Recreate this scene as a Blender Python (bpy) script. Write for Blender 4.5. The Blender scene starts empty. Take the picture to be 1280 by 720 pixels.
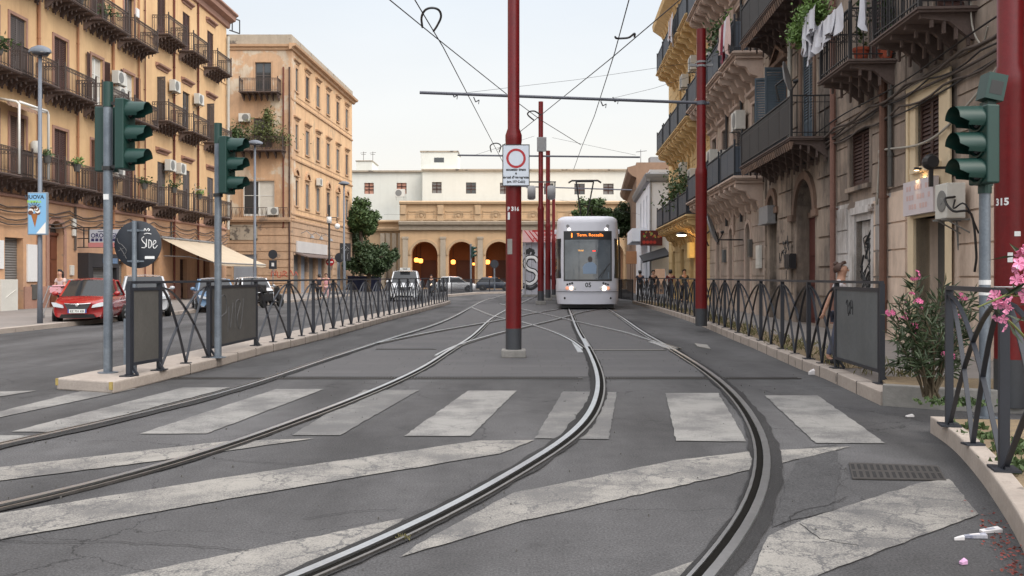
import bpy, bmesh, math, random
from mathutils import Vector, Matrix
RND = random.Random(11)
FL, CX, HY, H = 1150.0, 640.0, 346.0, 1.42
sc = bpy.context.scene
COL = sc.collection
rad = math.radians


def P(px, py, Y):
    return Vector(((px - CX) / FL * Y, Y, H - (py - HY) / FL * Y))


def G(px, py, z=0.0):
    return P(px, py, (H - z) * FL / (py - HY))


# ------------------------------------------------------------------ mesh builder
class MB:
    def __init__(s, M=None):
        s.v, s.f, s.m, s.M, s.mi = [], [], [], M, 0

    def add(s, vs, fs, mi=None):
        b = len(s.v)
        s.v += [Vector(p) for p in vs]
        for f in fs:
            s.f.append([b + i for i in f])
            s.m.append(s.mi if mi is None else mi)

    def box(s, x0, x1, y0, y1, z0, z1, mi=None):
        s.add([(x0, y0, z0), (x1, y0, z0), (x1, y1, z0), (x0, y1, z0), (x0, y0, z1), (x1, y0, z1), (x1, y1, z1), (x0, y1, z1)],
              [(3, 2, 1, 0), (4, 5, 6, 7), (0, 1, 5, 4), (1, 2, 6, 5), (2, 3, 7, 6), (3, 0, 4, 7)], mi)

    def obox(s, a, b, w, h, mi=None, up=(0, 0, 1)):
        """box bar from a to b, w wide, h high"""
        a, b = Vector(a), Vector(b)
        d = (b - a).normalized()
        up = Vector(up)
        if abs(d.dot(up)) > .98:
            up = Vector((1, 0, 0))
        x = d.cross(up).normalized() * (w / 2)
        y = x.cross(d).normalized() * (h / 2)
        vs = [a - x - y, a + x - y, a + x + y, a - x + y, b - x - y, b + x - y, b + x + y, b - x + y]
        s.add(vs, [(0, 1, 2, 3), (7, 6, 5, 4), (0, 4, 5, 1), (1, 5, 6, 2), (2, 6, 7, 3), (3, 7, 4, 0)], mi)

    def poly(s, pts, mi=None):
        s.add(pts, [list(range(len(pts)))], mi)

    def prism(s, pts, z0, z1, mi=None):
        """plan polygon pts (x,y) extruded z0..z1"""
        n = len(pts)
        s.add([(p[0], p[1], z0) for p in pts] + [(p[0], p[1], z1) for p in pts],
              [list(range(n))[::-1], list(range(n, 2 * n))] + [(i, (i + 1) % n, n + (i + 1) % n, n + i) for i in range(n)], mi)

    def prof(s, pts, x0, x1, mi=None):
        """polygon pts (y,z) extruded along x"""
        n = len(pts)
        s.add([(x0, p[0], p[1]) for p in pts] + [(x1, p[0], p[1]) for p in pts],
              [list(range(n)), list(range(n, 2 * n))[::-1]] + [(i, n + i, n + (i + 1) % n, (i + 1) % n) for i in range(n)], mi)

    def tube(s, pts, r, n=6, mi=None, cap=True):
        pts = [Vector(p) for p in pts]
        k = len(pts)
        rs = r if isinstance(r, (list, tuple)) else [r] * k
        vs, fs = [], []
        ref = None
        for i, p in enumerate(pts):
            d = (pts[min(i + 1, k - 1)] - pts[max(i - 1, 0)])
            d = d.normalized() if d.length > 1e-9 else Vector((0, 0, 1))
            if ref is None:
                ref = Vector((0, 0, 1)) if abs(d.z) < .9 else Vector((1, 0, 0))
            x = d.cross(ref)
            if x.length < 1e-4:
                x = d.cross(Vector((0, 1, .3)))
            x.normalize()
            y = d.cross(x).normalized()
            ref = -y if False else ref
            for j in range(n):
                a = 2 * math.pi * j / n
                vs.append(p + (x * math.cos(a) + y * math.sin(a)) * rs[i])
        for i in range(k - 1):
            for j in range(n):
                fs.append((i * n + j, i * n + (j + 1) % n, (i + 1) * n + (j + 1) % n, (i + 1) * n + j))
        if cap:
            fs.append(list(range(n))[::-1])
            fs.append([(k - 1) * n + j for j in range(n)])
        s.add(vs, fs, mi)

    def lathe(s, c, pr, n=20, mi=None, axis='z', cap=True):
        """profile [(r,h)] revolved round axis through c"""
        c = Vector(c)
        vs, fs = [], []
        for (r, h) in pr:
            for j in range(n):
                a = 2 * math.pi * j / n
                q = (r * math.cos(a), r * math.sin(a), h)
                if axis == 'x':
                    q = (q[2], q[0], q[1])
                elif axis == 'y':
                    q = (q[0], q[2], q[1])
                vs.append(c + Vector(q))
        k = len(pr)
        for i in range(k - 1):
            for j in range(n):
                fs.append((i * n + j, i * n + (j + 1) % n, (i + 1) * n + (j + 1) % n, (i + 1) * n + j))
        if cap:
            fs.append(list(range(n))[::-1])
            fs.append([(k - 1) * n + j for j in range(n)])
        s.add(vs, fs, mi)

    def grid(s, rows, mi=None, closed=False):
        m = len(rows[0])
        vs = [p for r in rows for p in r]
        fs = []
        for i in range(len(rows) - 1):
            for j in range(m if closed else m - 1):
                fs.append((i * m + j, i * m + (j + 1) % m, (i + 1) * m + (j + 1) % m, (i + 1) * m + j))
        s.add(vs, fs, mi)

    def ball(s, c, rx, ry=None, rz=None, n=10, mi=None):
        ry = rx if ry is None else ry
        rz = rx if rz is None else rz
        c = Vector(c)
        rows = []
        for i in range(n // 2 + 1):
            t = math.pi * i / (n // 2)
            r = max(math.sin(t), .001)
            rows.append([c + Vector((rx * r * math.cos(2 * math.pi * j / n), ry * r * math.sin(2 * math.pi * j / n), -rz * math.cos(t))) for j in range(n)])
        s.grid(rows, mi, True)


WL = {}
ORG = {}
HOUSES = set()


def tag(o, label, cat, group=None):
    o['label'] = label
    o['category'] = cat
    if group:
        o['group'] = group
    return o


def thing(name, label, cat, loc=(0, 0, 0), group=None):
    o = bpy.data.objects.new(name, None)
    o.empty_display_size = .2
    COL.objects.link(o)
    o.location = loc
    WL[o.name] = Vector(loc)
    if cat == 'building':
        HOUSES.add(o.name)
    return tag(o, label, cat, group)


def part(name, mb, mats, parent=None, loc=None, smooth=False, bevel=0, kind=None, label=None, auto=False):
    """link mb as ONE mesh object; mb coordinates are relative to loc (world), rotated by mb.M"""
    pl = WL[parent.name] if parent is not None else Vector((0, 0, 0))
    if loc is None and parent is not None and parent.name in HOUSES and id(mb.M) in ORG:
        loc = ORG[id(mb.M)]
    loc = Vector(loc) if loc is not None else pl.copy()
    me = bpy.data.meshes.new(name)
    vs = mb.v if mb.M is None else [mb.M @ p for p in mb.v]
    fs = mb.f
    if mb.M is not None and mb.M.determinant() < 0:
        fs = [f[::-1] for f in fs]
    me.from_pydata([tuple(p) for p in vs], [], fs)
    mats = mats if isinstance(mats, (list, tuple)) else [mats]
    for m in mats:
        me.materials.append(m)
    if len(mats) > 1:
        me.polygons.foreach_set('material_index', mb.m)
    if smooth or auto:
        me.polygons.foreach_set('use_smooth', [True] * len(me.polygons))
        if auto:
            me.set_sharp_from_angle(angle=rad(38))
    me.update()
    o = bpy.data.objects.new(name, me)
    COL.objects.link(o)
    if parent is not None:
        o.parent = parent
    o.location = loc - pl
    WL[o.name] = loc
    if bevel:
        b = o.modifiers.new('bevel', 'BEVEL')
        b.width = bevel
        b.segments = 2
        b.limit_method = 'ANGLE'
        b.angle_limit = rad(40)
    if kind:
        o['kind'] = kind
    if label:
        o['label'] = label
    return o


def single(name, mb, mats, label, cat, loc=(0, 0, 0), group=None, **k):
    o = part(name, mb, mats, None, loc, **k)
    return tag(o, label, cat, group)


def dup(o, loc=None, parent=None, label=None, group=None, rotz=None):
    """copy a thing or part with its children; loc in world"""
    c = o.copy()
    COL.objects.link(c)
    c.parent = parent
    if loc is not None:
        c.location = Vector(loc) - (WL[parent.name] if parent is not None else Vector((0, 0, 0)))
        WL[c.name] = Vector(loc)
    else:
        WL[c.name] = (WL[parent.name] if parent is not None else Vector((0, 0, 0))) + c.location
    if rotz is not None:
        c.rotation_euler = (0, 0, rotz)
    if label:
        c['label'] = label
    if group:
        c['group'] = group
    for ch in list(o.children):
        dup(ch, None, c)
    return c


# ------------------------------------------------------------------ facade frame
class Fac:
    """x = along the facade, y = outward, z = up"""

    def __init__(s, o, d, out):
        s.o = Vector((o[0], o[1]))
        s.d = Vector(d).normalized()
        n = Vector((-s.d.y, s.d.x))
        if n.dot(Vector(out)) < 0:
            n = -n
        s.n = n
        s.M = Matrix(((s.d.x, n.x, 0), (s.d.y, n.y, 0), (0, 0, 1)))
        ORG[id(s.M)] = Vector((s.o.x, s.o.y, 0))

    def pt(s, u, w, v):
        p = s.o + s.d * u + s.n * w
        return Vector((p.x, p.y, v))

    def uv(s, px, py, w=0.0):
        r = Vector(((px - CX) / FL, 1.0))
        q = s.o + s.n * w
        t = q.dot(s.n) / r.dot(s.n)
        p = r * t
        return (p - q).dot(s.d), H - (py - HY) / FL * t

    def u(s, px, w=0.0):
        return s.uv(px, HY, w)[0]


def arc_pts(a, b, d, n=10):
    r = (b - a) / 2
    c = (a + b) / 2
    return [(c - r * math.cos(math.pi * i / n), d - r + r * math.sin(math.pi * i / n)) for i in range(n + 1)]


def wall(mb, u0, u1, v0, v1, ops, depth=.25, w=0.0):
    """sheet with openings (a,b,c,d,arch) and their reveals"""
    us = sorted({u0, u1} | {x for o in ops for x in o[:2] if u0 < x < u1})
    vs = sorted({v0, v1} | {x for o in ops for x in o[2:4] if v0 < x < v1})
    for j in range(len(vs) - 1):
        run = None
        for i in range(len(us)):
            inside = False
            if i < len(us) - 1:
                cu, cv = (us[i] + us[i + 1]) / 2, (vs[j] + vs[j + 1]) / 2
                inside = any(o[0] < cu < o[1] and o[2] < cv < o[3] for o in ops)
            else:
                inside = True
            if inside:
                if run is not None:
                    mb.poly([(run, w, vs[j]), (us[i], w, vs[j]), (us[i], w, vs[j + 1]), (run, w, vs[j + 1])])
                run = None
            elif run is None:
                run = us[i]
    for o in ops:
        a, b, c, d = o[:4]
        arch = len(o) > 4 and o[4]
        y = w - depth
        if arch:
            ap = arc_pts(a, b, d)
            r = (b - a) / 2
            h = len(ap) // 2
            mb.poly([(a, w, d)] + [(p[0], w, p[1]) for p in ap[h::-1]])
            mb.poly([(b, w, d)] + [(p[0], w, p[1]) for p in ap[h:]])
            pts = [(a, c)] + ap + [(b, c)]
        else:
            pts = [(a, c), (a, d), (b, d), (b, c)]
        for k in range(len(pts) - 1):
            p, q = pts[k], pts[k + 1]
            mb.poly([(p[0], w, p[1]), (q[0], w, q[1]), (q[0], y, q[1]), (p[0], y, p[1])])
        if c > v0 + .01:
            mb.poly([(a, w, c), (b, w, c), (b, y, c), (a, y, c)])


def shell(mb, u0, u1, v0, v1, D, w=0.0):
    """back, sides and top of a building behind its front sheet"""
    mb.poly([(u0, w, v0), (u0, w, v1), (u0, w - D, v1), (u0, w - D, v0)])
    mb.poly([(u1, w, v0), (u1, w, v1), (u1, w - D, v1), (u1, w - D, v0)])
    mb.poly([(u0, w - D, v0), (u1, w - D, v0), (u1, w - D, v1), (u0, w - D, v1)])
    mb.poly([(u0, w, v1), (u1, w, v1), (u1, w - D, v1), (u0, w - D, v1)])


# ------------------------------------------------------------------ materials
MATS = {}


def mat(name, col, rough=.8, metal=0.0, var=.18, scale=1.5, col2=None, thr=None, bump=0.0, bscale=60, stretch=1.0, streak=0.0, streakcol=None,
        patch=None, emit=0.0, emitcol=None, spec=.5, alpha=1.0, trans=0.0, coat=0.0, detail=6, soot=None):
    if name in MATS:
        return MATS[name]
    m = bpy.data.materials.new(name)
    m.use_nodes = True
    nt = m.node_tree
    N, L = nt.nodes, nt.links
    bs = N['Principled BSDF']
    tc = N.new('ShaderNodeTexCoord')
    src = tc.outputs['Object']

    def noise(sc_, det=detail, mapping=None, rough_=.6):
        n = N.new('ShaderNodeTexNoise')
        n.inputs['Scale'].default_value = sc_
        n.inputs['Detail'].default_value = det
        n.inputs['Roughness'].default_value = rough_
        if mapping:
            mp = N.new('ShaderNodeMapping')
            mp.inputs['Scale'].default_value = mapping
            L.new(src, mp.inputs[0])
            L.new(mp.outputs[0], n.inputs[0])
        else:
            L.new(src, n.inputs[0])
        return n.outputs[0]

    def ramp(fac, lo, hi):
        r = N.new('ShaderNodeMapRange')
        r.inputs[1].default_value = lo
        r.inputs[2].default_value = hi
        L.new(fac, r.inputs[0])
        return r.outputs[0]

    def mix(fac, a, b):
        x = N.new('ShaderNodeMix')
        x.data_type = 'RGBA'
        for sock, val in ((x.inputs[0], fac), (x.inputs[6], a), (x.inputs[7], b)):
            if isinstance(val, (int, float)):
                sock.default_value = val
            elif isinstance(val, tuple):
                sock.default_value = (*val[:3], 1)
            else:
                L.new(val, sock)
        return x.outputs[2]

    c = tuple(col)
    out = None
    if var or col2:
        c2 = col2 or tuple(x * (1 - var) for x in c)
        lo, hi = thr or (.3, .7)
        out = mix(ramp(noise(scale), lo, hi), c, c2)
        if var:
            out = mix(ramp(noise(scale * 9, 3), .35, .75), out, mix(.5, out, tuple(x * (1 - var) for x in c2)))
    else:
        out = None
    if patch:
        pc, t, ps = patch[:3]
        out = mix(ramp(noise(ps, 8, None, .65), t, t + .04), out, tuple(pc))
    if streak:
        f = ramp(noise(1.0, 6, (2.2, 2.2, .12)), .5, .78)
        mu = N.new('ShaderNodeMath')
        mu.operation = 'MULTIPLY'
        mu.inputs[1].default_value = streak
        L.new(f, mu.inputs[0])
        out = mix(mu.outputs[0], out, streakcol or tuple(x * .45 for x in c))
    if soot:
        # grime: big dark weathered areas broken up by fine vertical runs and blotches
        f1 = ramp(noise(1.0, 7, (.55, .55, .3), .7), .44, .66)
        f2 = ramp(noise(1.0, 8, (4.5, 4.5, .9), .75), .36, .7)
        mm = N.new('ShaderNodeMath')
        mm.operation = 'MULTIPLY_ADD'
        mm.inputs[1].default_value = soot[1]
        L.new(f1, mm.inputs[0])
        m3 = N.new('ShaderNodeMath')
        m3.operation = 'MULTIPLY'
        m3.inputs[1].default_value = soot[1] * .55
        L.new(f2, m3.inputs[0])
        L.new(m3.outputs[0], mm.inputs[2])
        mm.use_clamp = True
        out = mix(mm.outputs[0], out, tuple(soot[0]))
    if out is not None:
        L.new(out, bs.inputs['Base Color'])
    else:
        bs.inputs['Base Color'].default_value = (*c, 1)
    bs.inputs['Roughness'].default_value = rough
    bs.inputs['Metallic'].default_value = metal
    bs.inputs['Specular IOR Level'].default_value = spec
    bs.inputs['Coat Weight'].default_value = coat
    if trans:
        bs.inputs['Transmission Weight'].default_value = trans
    if emit:
        bs.inputs['Emission Color'].default_value = (*(emitcol or c), 1)
        bs.inputs['Emission Strength'].default_value = emit
    if alpha < 1:
        bs.inputs['Alpha'].default_value = alpha
    if bump:
        b = N.new('ShaderNodeBump')
        b.inputs['Strength'].default_value = bump
        b.inputs['Distance'].default_value = .02
        L.new(noise(bscale, 4), b.inputs['Height'])
        L.new(b.outputs[0], bs.inputs['Normal'])
    MATS[name] = m
    return m


def srgb(r, g, b):
    f = lambda x: (x / 255 / 12.92) if x <= 10 else ((x / 255 + .055) / 1.055) ** 2.4
    return (f(r), f(g), f(b))


def text_faces(s, size, align='CENTER', bold=0.0):
    """letters as flat faces: verts (x,z), faces"""
    cu = bpy.data.curves.new('lettering', 'FONT')
    cu.body = s
    cu.size = size
    cu.align_x = align
    cu.resolution_u = 3
    cu.offset = bold
    o = bpy.data.objects.new('lettering', cu)
    COL.objects.link(o)
    dg = bpy.context.evaluated_depsgraph_get()
    me = bpy.data.meshes.new_from_object(o.evaluated_get(dg))
    vs = [(p.co.x, p.co.y) for p in me.vertices]
    fs = [list(p.vertices) for p in me.polygons]
    bpy.data.objects.remove(o)
    bpy.data.curves.remove(cu)
    bpy.data.meshes.remove(me)
    return vs, fs


def text_on(mb, s, size, fn, align='CENTER', bold=0.0, mi=None, flip=False):
    vs, fs = text_faces(s, size, align, bold)
    mb.add([fn(x, z) for x, z in vs], [f[::-1] for f in fs] if flip else fs, mi)


def spline(pts, per=6):
    """Catmull-Rom through 2D/3D points"""
    pts = [Vector(p) for p in pts]
    out = []
    for i in range(len(pts) - 1):
        p0 = pts[i - 1] if i else pts[0] * 2 - pts[1]
        p1, p2 = pts[i], pts[i + 1]
        p3 = pts[i + 2] if i + 2 < len(pts) else p2 * 2 - p1
        for k in range(per):
            t = k / per
            out.append(.5 * ((2 * p1) + (p2 - p0) * t + (2 * p0 - 5 * p1 + 4 * p2 - p3) * t * t + (3 * p1 - p0 - 3 * p2 + p3) * t ** 3))
    out.append(pts[-1])
    return out


def smooth_path(pts, it=6):
    pts = [Vector(p) for p in pts]
    for _ in range(it):
        pts = [pts[0]] + [(pts[i - 1] + pts[i] * 2 + pts[i + 1]) / 4 for i in range(1, len(pts) - 1)] + [pts[-1]]
    return pts


def resample(pts, step):
    out = [pts[0]]
    acc = 0.0
    for i in range(len(pts) - 1):
        a, b = pts[i], pts[i + 1]
        l = (b - a).length
        while acc + l >= step:
            t = (step - acc) / l
            a = a.lerp(b, t)
            out.append(a.copy())
            l = (b - a).length
            acc = 0.0
        acc += l
    out.append(pts[-1])
    return out


def ribbon(mb, pts, o0, o1, z, mi=None, z1=None):
    """flat (or boxed when z1) strip along plan points, from offset o0 to o1 to the right of travel"""
    n = len(pts)
    A, B = [], []
    for i, p in enumerate(pts):
        d = (pts[min(i + 1, n - 1)] - pts[max(i - 1, 0)])
        d = Vector((d.x, d.y)).normalized()
        r = Vector((d.y, -d.x))
        A.append((p.x + r.x * o0, p.y + r.y * o0))
        B.append((p.x + r.x * o1, p.y + r.y * o1))
    if z1 is None:
        mb.grid([[(a[0], a[1], z) for a in A], [(b[0], b[1], z) for b in B]][::-1], mi)
    else:
        mb.grid([[(a[0], a[1], z) for a in A], [(a[0], a[1], z1) for a in A], [(b[0], b[1], z1) for b in B], [(b[0], b[1], z) for b in B]], mi)
        for k in (0, -1):
            mb.poly([(A[k][0], A[k][1], z), (A[k][0], A[k][1], z1), (B[k][0], B[k][1], z1), (B[k][0], B[k][1], z)], mi)
    return A, B
# ------------------------------------------------------------------ camera, sky, sun
cam = bpy.data.cameras.new('camera')
cam.sensor_width = 36
cam.lens = FL / 1280 * 36
cam.shift_y = -(360 - HY) / 1280
cam.clip_end = 3000
cam.clip_start = .05
co = bpy.data.objects.new('camera', cam)
COL.objects.link(co)
co.location = (0, 0, H)
co.rotation_euler = (rad(90), 0, 0)
sc.camera = co

SUN_EL, SUN_AZ = 42.0, 130.0        # azimuth measured from +Y (view direction) clockwise: behind the camera, to the right
w = bpy.data.worlds.new('World')
sc.world = w
w.use_nodes = True
nt = w.node_tree
N, L = nt.nodes, nt.links
bg = N['Background']
sky = N.new('ShaderNodeTexSky')
sky.sky_type = 'NISHITA'
sky.sun_disc = False
sky.sun_elevation = rad(SUN_EL)
sky.sun_rotation = rad(SUN_AZ)
sky.dust_density = 2.0
sky.ozone_density = 1.2
# thin bright evening cloud veil over the sky: pale cream low, cooler and brighter overhead
tc = N.new('ShaderNodeTexCoord')
sep = N.new('ShaderNodeSeparateXYZ')
L.new(tc.outputs['Generated'], sep.inputs[0])
cr = N.new('ShaderNodeValToRGB')
e = cr.color_ramp.elements
e[0].position = 0.0
e[0].color = (10.0, 9.3, 8.2, 1)
e[1].position = .32
e[1].color = (8.0, 8.7, 9.5, 1)
for p_, c_ in ((.08, (9.8, 9.35, 8.5, 1)), (.17, (9.2, 9.3, 9.15, 1)), (.6, (13, 13, 13.2, 1)), (1.0, (15, 15, 15.2, 1))):
    k = e.new(p_)
    k.color = c_
L.new(sep.outputs[2], cr.inputs[0])
cn = N.new('ShaderNodeTexNoise')
cn.inputs['Scale'].default_value = 2.2
cn.inputs['Detail'].default_value = 5
mpn = N.new('ShaderNodeMapping')
mpn.inputs['Scale'].default_value = (1, 1, 3.5)
L.new(tc.outputs['Generated'], mpn.inputs[0])
L.new(mpn.outputs[0], cn.inputs[0])
mr = N.new('ShaderNodeMapRange')
mr.inputs[1].default_value = .3
mr.inputs[2].default_value = .7
mr.inputs[3].default_value = .88
mr.inputs[4].default_value = .98
L.new(cn.outputs[0], mr.inputs[0])
mx = N.new('ShaderNodeMix')
mx.data_type = 'RGBA'
L.new(mr.outputs[0], mx.inputs[0])
L.new(sky.outputs[0], mx.inputs[6])
L.new(cr.outputs[0], mx.inputs[7])
# the veil is brightest round the hidden sun
vd = N.new('ShaderNodeVectorMath')
vd.operation = 'DOT_PRODUCT'
vd.inputs[1].default_value = (math.sin(rad(SUN_AZ)) * math.cos(rad(SUN_EL)), math.cos(rad(SUN_AZ)) * math.cos(rad(SUN_EL)), math.sin(rad(SUN_EL)))
L.new(tc.outputs['Generated'], vd.inputs[0])
mg = N.new('ShaderNodeMapRange')
mg.interpolation_type = 'SMOOTHSTEP'
mg.inputs[1].default_value, mg.inputs[2].default_value, mg.inputs[3].default_value, mg.inputs[4].default_value = .1, 1, 1, 2.3
L.new(vd.outputs['Value'], mg.inputs[0])
vs = N.new('ShaderNodeVectorMath')
vs.operation = 'SCALE'
L.new(mx.outputs[2], vs.inputs[0])
L.new(mg.outputs[0], vs.inputs[3])
L.new(vs.outputs[0], bg.inputs[0])
bg.inputs[1].default_value = .1

sl = bpy.data.lights.new('sun', 'SUN')
sl.energy = 1.5
sl.angle = rad(32)
sl.color = (1, .90, .76)
so = bpy.data.objects.new('sun', sl)
COL.objects.link(so)
sd = Vector((math.sin(rad(SUN_AZ)) * math.cos(rad(SUN_EL)), math.cos(rad(SUN_AZ)) * math.cos(rad(SUN_EL)), math.sin(rad(SUN_EL))))
so.rotation_euler = sd.to_track_quat('Z', 'Y').to_euler()
so.location = (20, -20, 40)
sc.view_settings.view_transform = 'Standard'
sc.view_settings.look = 'None'
sc.view_settings.gamma = 1
sc.view_settings.exposure = .1
sc.cycles.max_bounces = 6
sc.cycles.use_denoising = True

# ------------------------------------------------------------------ shared materials
def asphalt(name, base, crack=.5, tint=None, patchy=.5):
    m = mat(name, base, rough=.9, var=.22, scale=.5, bump=.5, bscale=140, spec=.2)
    nt = m.node_tree
    N, L = nt.nodes, nt.links
    bs = N['Principled BSDF']
    tc = N.new('ShaderNodeTexCoord')
    src = bs.inputs['Base Color'].links[0].from_socket
    # aggregate speckle
    sp = N.new('ShaderNodeTexNoise')
    sp.inputs['Scale'].default_value = 75
    sp.inputs['Detail'].default_value = 5
    sp.inputs['Roughness'].default_value = .75
    L.new(tc.outputs['Object'], sp.inputs[0])
    r = N.new('ShaderNodeMapRange')
    r.inputs[1].default_value, r.inputs[2].default_value, r.inputs[3].default_value, r.inputs[4].default_value = .3, .7, .42, 1.6
    L.new(sp.outputs[0], r.inputs[0])
    # tyre polish and old patches, stretched along the street
    pn = N.new('ShaderNodeTexNoise')
    pn.inputs['Scale'].default_value = .55
    pn.inputs['Detail'].default_value = 7
    mp = N.new('ShaderNodeMapping')
    mp.inputs['Scale'].default_value = (1.5, .35, 1)
    L.new(tc.outputs['Object'], mp.inputs[0])
    L.new(mp.outputs[0], pn.inputs[0])
    r2 = N.new('ShaderNodeMapRange')
    r2.inputs[1].default_value, r2.inputs[2].default_value, r2.inputs[3].default_value, r2.inputs[4].default_value = .35, .65, 1 - patchy * .4, 1 + patchy * .35
    L.new(pn.outputs[0], r2.inputs[0])
    mu = N.new('ShaderNodeMath')
    mu.operation = 'MULTIPLY'
    L.new(r.outputs[0], mu.inputs[0])
    L.new(r2.outputs[0], mu.inputs[1])
    # oil drips and dark stains
    on = N.new('ShaderNodeTexNoise')
    on.inputs['Scale'].default_value = 1.6
    on.inputs['Detail'].default_value = 9
    on.inputs['Roughness'].default_value = .72
    L.new(tc.outputs['Object'], on.inputs[0])
    r3 = N.new('ShaderNodeMapRange')
    r3.inputs[1].default_value, r3.inputs[2].default_value, r3.inputs[3].default_value, r3.inputs[4].default_value = .58, .76, 1, .66
    L.new(on.outputs[0], r3.inputs[0])
    m4 = N.new('ShaderNodeMath')
    m4.operation = 'MULTIPLY'
    L.new(mu.outputs[0], m4.inputs[0])
    L.new(r3.outputs[0], m4.inputs[1])
    val = m4.outputs[0]
    if crack:
        val = cracks(N, L, tc.outputs['Object'], val, .3, .006, .5, crack)
    vm = N.new('ShaderNodeVectorMath')
    vm.operation = 'SCALE'
    L.new(src, vm.inputs[0])
    L.new(val, vm.inputs[3])
    L.new(vm.outputs[0], bs.inputs['Base Color'])
    return m


def cracks(N, L, co_, val, scale, width, warp, amount):
    """thin wandering crack lines multiplied into val"""
    wn = N.new('ShaderNodeTexNoise')
    wn.inputs['Scale'].default_value = 1.7
    wn.inputs['Detail'].default_value = 8
    wn.inputs['Roughness'].default_value = .7
    L.new(co_, wn.inputs[0])
    ad = N.new('ShaderNodeMix')
    ad.data_type = 'RGBA'
    ad.blend_type = 'ADD'
    ad.inputs[0].default_value = warp
    L.new(co_, ad.inputs[6])
    L.new(wn.outputs[1], ad.inputs[7])
    vo = N.new('ShaderNodeTexVoronoi')
    vo.feature = 'DISTANCE_TO_EDGE'
    vo.inputs['Scale'].default_value = scale
    L.new(ad.outputs[2], vo.inputs[0])
    # only some stretches of the network are open
    gn = N.new('ShaderNodeTexNoise')
    gn.inputs['Scale'].default_value = .8
    L.new(co_, gn.inputs[0])
    g = N.new('ShaderNodeMapRange')
    g.inputs[1].default_value, g.inputs[2].default_value, g.inputs[3].default_value, g.inputs[4].default_value = .36, .54, 0, width * scale
    L.new(gn.outputs[0], g.inputs[0])
    lt = N.new('ShaderNodeMath')
    lt.operation = 'LESS_THAN'
    L.new(vo.outputs['Distance'], lt.inputs[0])
    L.new(g.outputs[0], lt.inputs[1])
    k = N.new('ShaderNodeMath')
    k.operation = 'MULTIPLY_ADD'
    k.inputs[1].default_value = -amount
    k.inputs[2].default_value = 1
    L.new(lt.outputs[0], k.inputs[0])
    m2 = N.new('ShaderNodeMath')
    m2.operation = 'MULTIPLY'
    L.new(val, m2.inputs[0])
    L.new(k.outputs[0], m2.inputs[1])
    return m2.outputs[0]


def paint(name, base, wear, crack_scale, crack_amt):
    """road paint worn through to the asphalt, with cracks"""
    m = mat(name, base, rough=.75, var=.12, scale=1.2, bump=.3, bscale=120)
    nt = m.node_tree
    N, L = nt.nodes, nt.links
    bs = N['Principled BSDF']
    tc = N.new('ShaderNodeTexCoord')
    src = bs.inputs['Base Color'].links[0].from_socket
    a = N.new('ShaderNodeTexNoise')
    a.inputs['Scale'].default_value = 95
    a.inputs['Detail'].default_value = 6
    a.inputs['Roughness'].default_value = .7
    L.new(tc.outputs['Object'], a.inputs[0])
    b = N.new('ShaderNodeTexNoise')
    b.inputs['Scale'].default_value = 1.3
    b.inputs['Detail'].default_value = 7
    b.inputs['Roughness'].default_value = .65
    L.new(tc.outputs['Object'], b.inputs[0])
    s = N.new('ShaderNodeMath')
    s.operation = 'MULTIPLY_ADD'
    s.inputs[1].default_value = 1.0
    L.new(a.outputs[0], s.inputs[0])
    L.new(b.outputs[0], s.inputs[2])
    r = N.new('ShaderNodeMapRange')
    r.inputs[1].default_value, r.inputs[2].default_value, r.inputs[3].default_value, r.inputs[4].default_value = wear, wear + .2, 1, .15
    L.new(s.outputs[0], r.inputs[0])
    val = cracks(N, L, tc.outputs['Object'], r.outputs[0], crack_scale, .008, .6, crack_amt)
    x = N.new('ShaderNodeMix')
    x.data_type = 'RGBA'
    L.new(val, x.inputs[0])
    x.inputs[6].default_value = (.085, .083, .085, 1)
    L.new(src, x.inputs[7])
    L.new(x.outputs[2], bs.inputs['Base Color'])
    return m


M_ASPH = asphalt('asphalt', (.102, .100, .103), patchy=.8)
M_ASPH2 = asphalt('asphalt_newer', (.082, .081, .084), crack=0, patchy=.25)
M_BITU = asphalt('bitumen_edge', (.04, .039, .04), crack=.0, patchy=.6)
M_PAINT = paint('crosswalk_paint', (.27, .262, .25), .93, 2.2, .4)
M_PAINTF = paint('faded_paint', (.20, .195, .187), .84, 3.0, .5)
M_PAINTC = paint('cracked_paint', (.30, .283, .258), .91, 3.4, .9)
M_RAIL = mat('rail_steel', (.66, .67, .68), rough=.34, metal=1, var=.18, scale=2.5)
M_LIP = mat('rail_lip', (.34, .32, .30), rough=.4, metal=1, var=.3, scale=9)
M_RAILD = mat('rail_groove', (.012, .011, .010), rough=.9, spec=.05, var=.3, scale=8)
M_RUST = mat('rusty_steel', (.16, .10, .07), rough=.6, metal=.5, var=.4, scale=20)
M_KERB = mat('kerb_stone', (.42, .36, .315), rough=.85, var=.22, scale=2.5, bump=.25, bscale=40, patch=((.2, .17, .15), .62, 3))
M_CONC = mat('concrete', (.30, .285, .265), rough=.9, var=.25, scale=1.5, bump=.3, bscale=30, streak=.3)
M_PAVE = mat('pavement_slabs', (.245, .22, .205), rough=.9, var=.22, scale=.7, bump=.2, bscale=20)
M_SOIL = mat('soil', (.17, .125, .085), rough=1, var=.45, scale=6, col2=(.28, .21, .12), bump=.8, bscale=30)
M_IRON = mat('cast_iron', (.085, .078, .074), rough=.6, metal=.4, var=.3, scale=12)

# ------------------------------------------------------------------ ground
g = MB()
nx = 40
xs = [-400, -120, -60, -30, -20, -14, -10, -6, -3, 0, 3, 6, 10, 14, 20, 30, 60, 120, 400]
ys = [-60, -20, -8, 0, 4, 8, 12, 16, 20, 30, 40, 60, 80, 110, 160, 300, 900]
g.grid([[(x, y, 0) for x in xs] for y in ys])
part('ground', g, M_ASPH, kind='structure')

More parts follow.
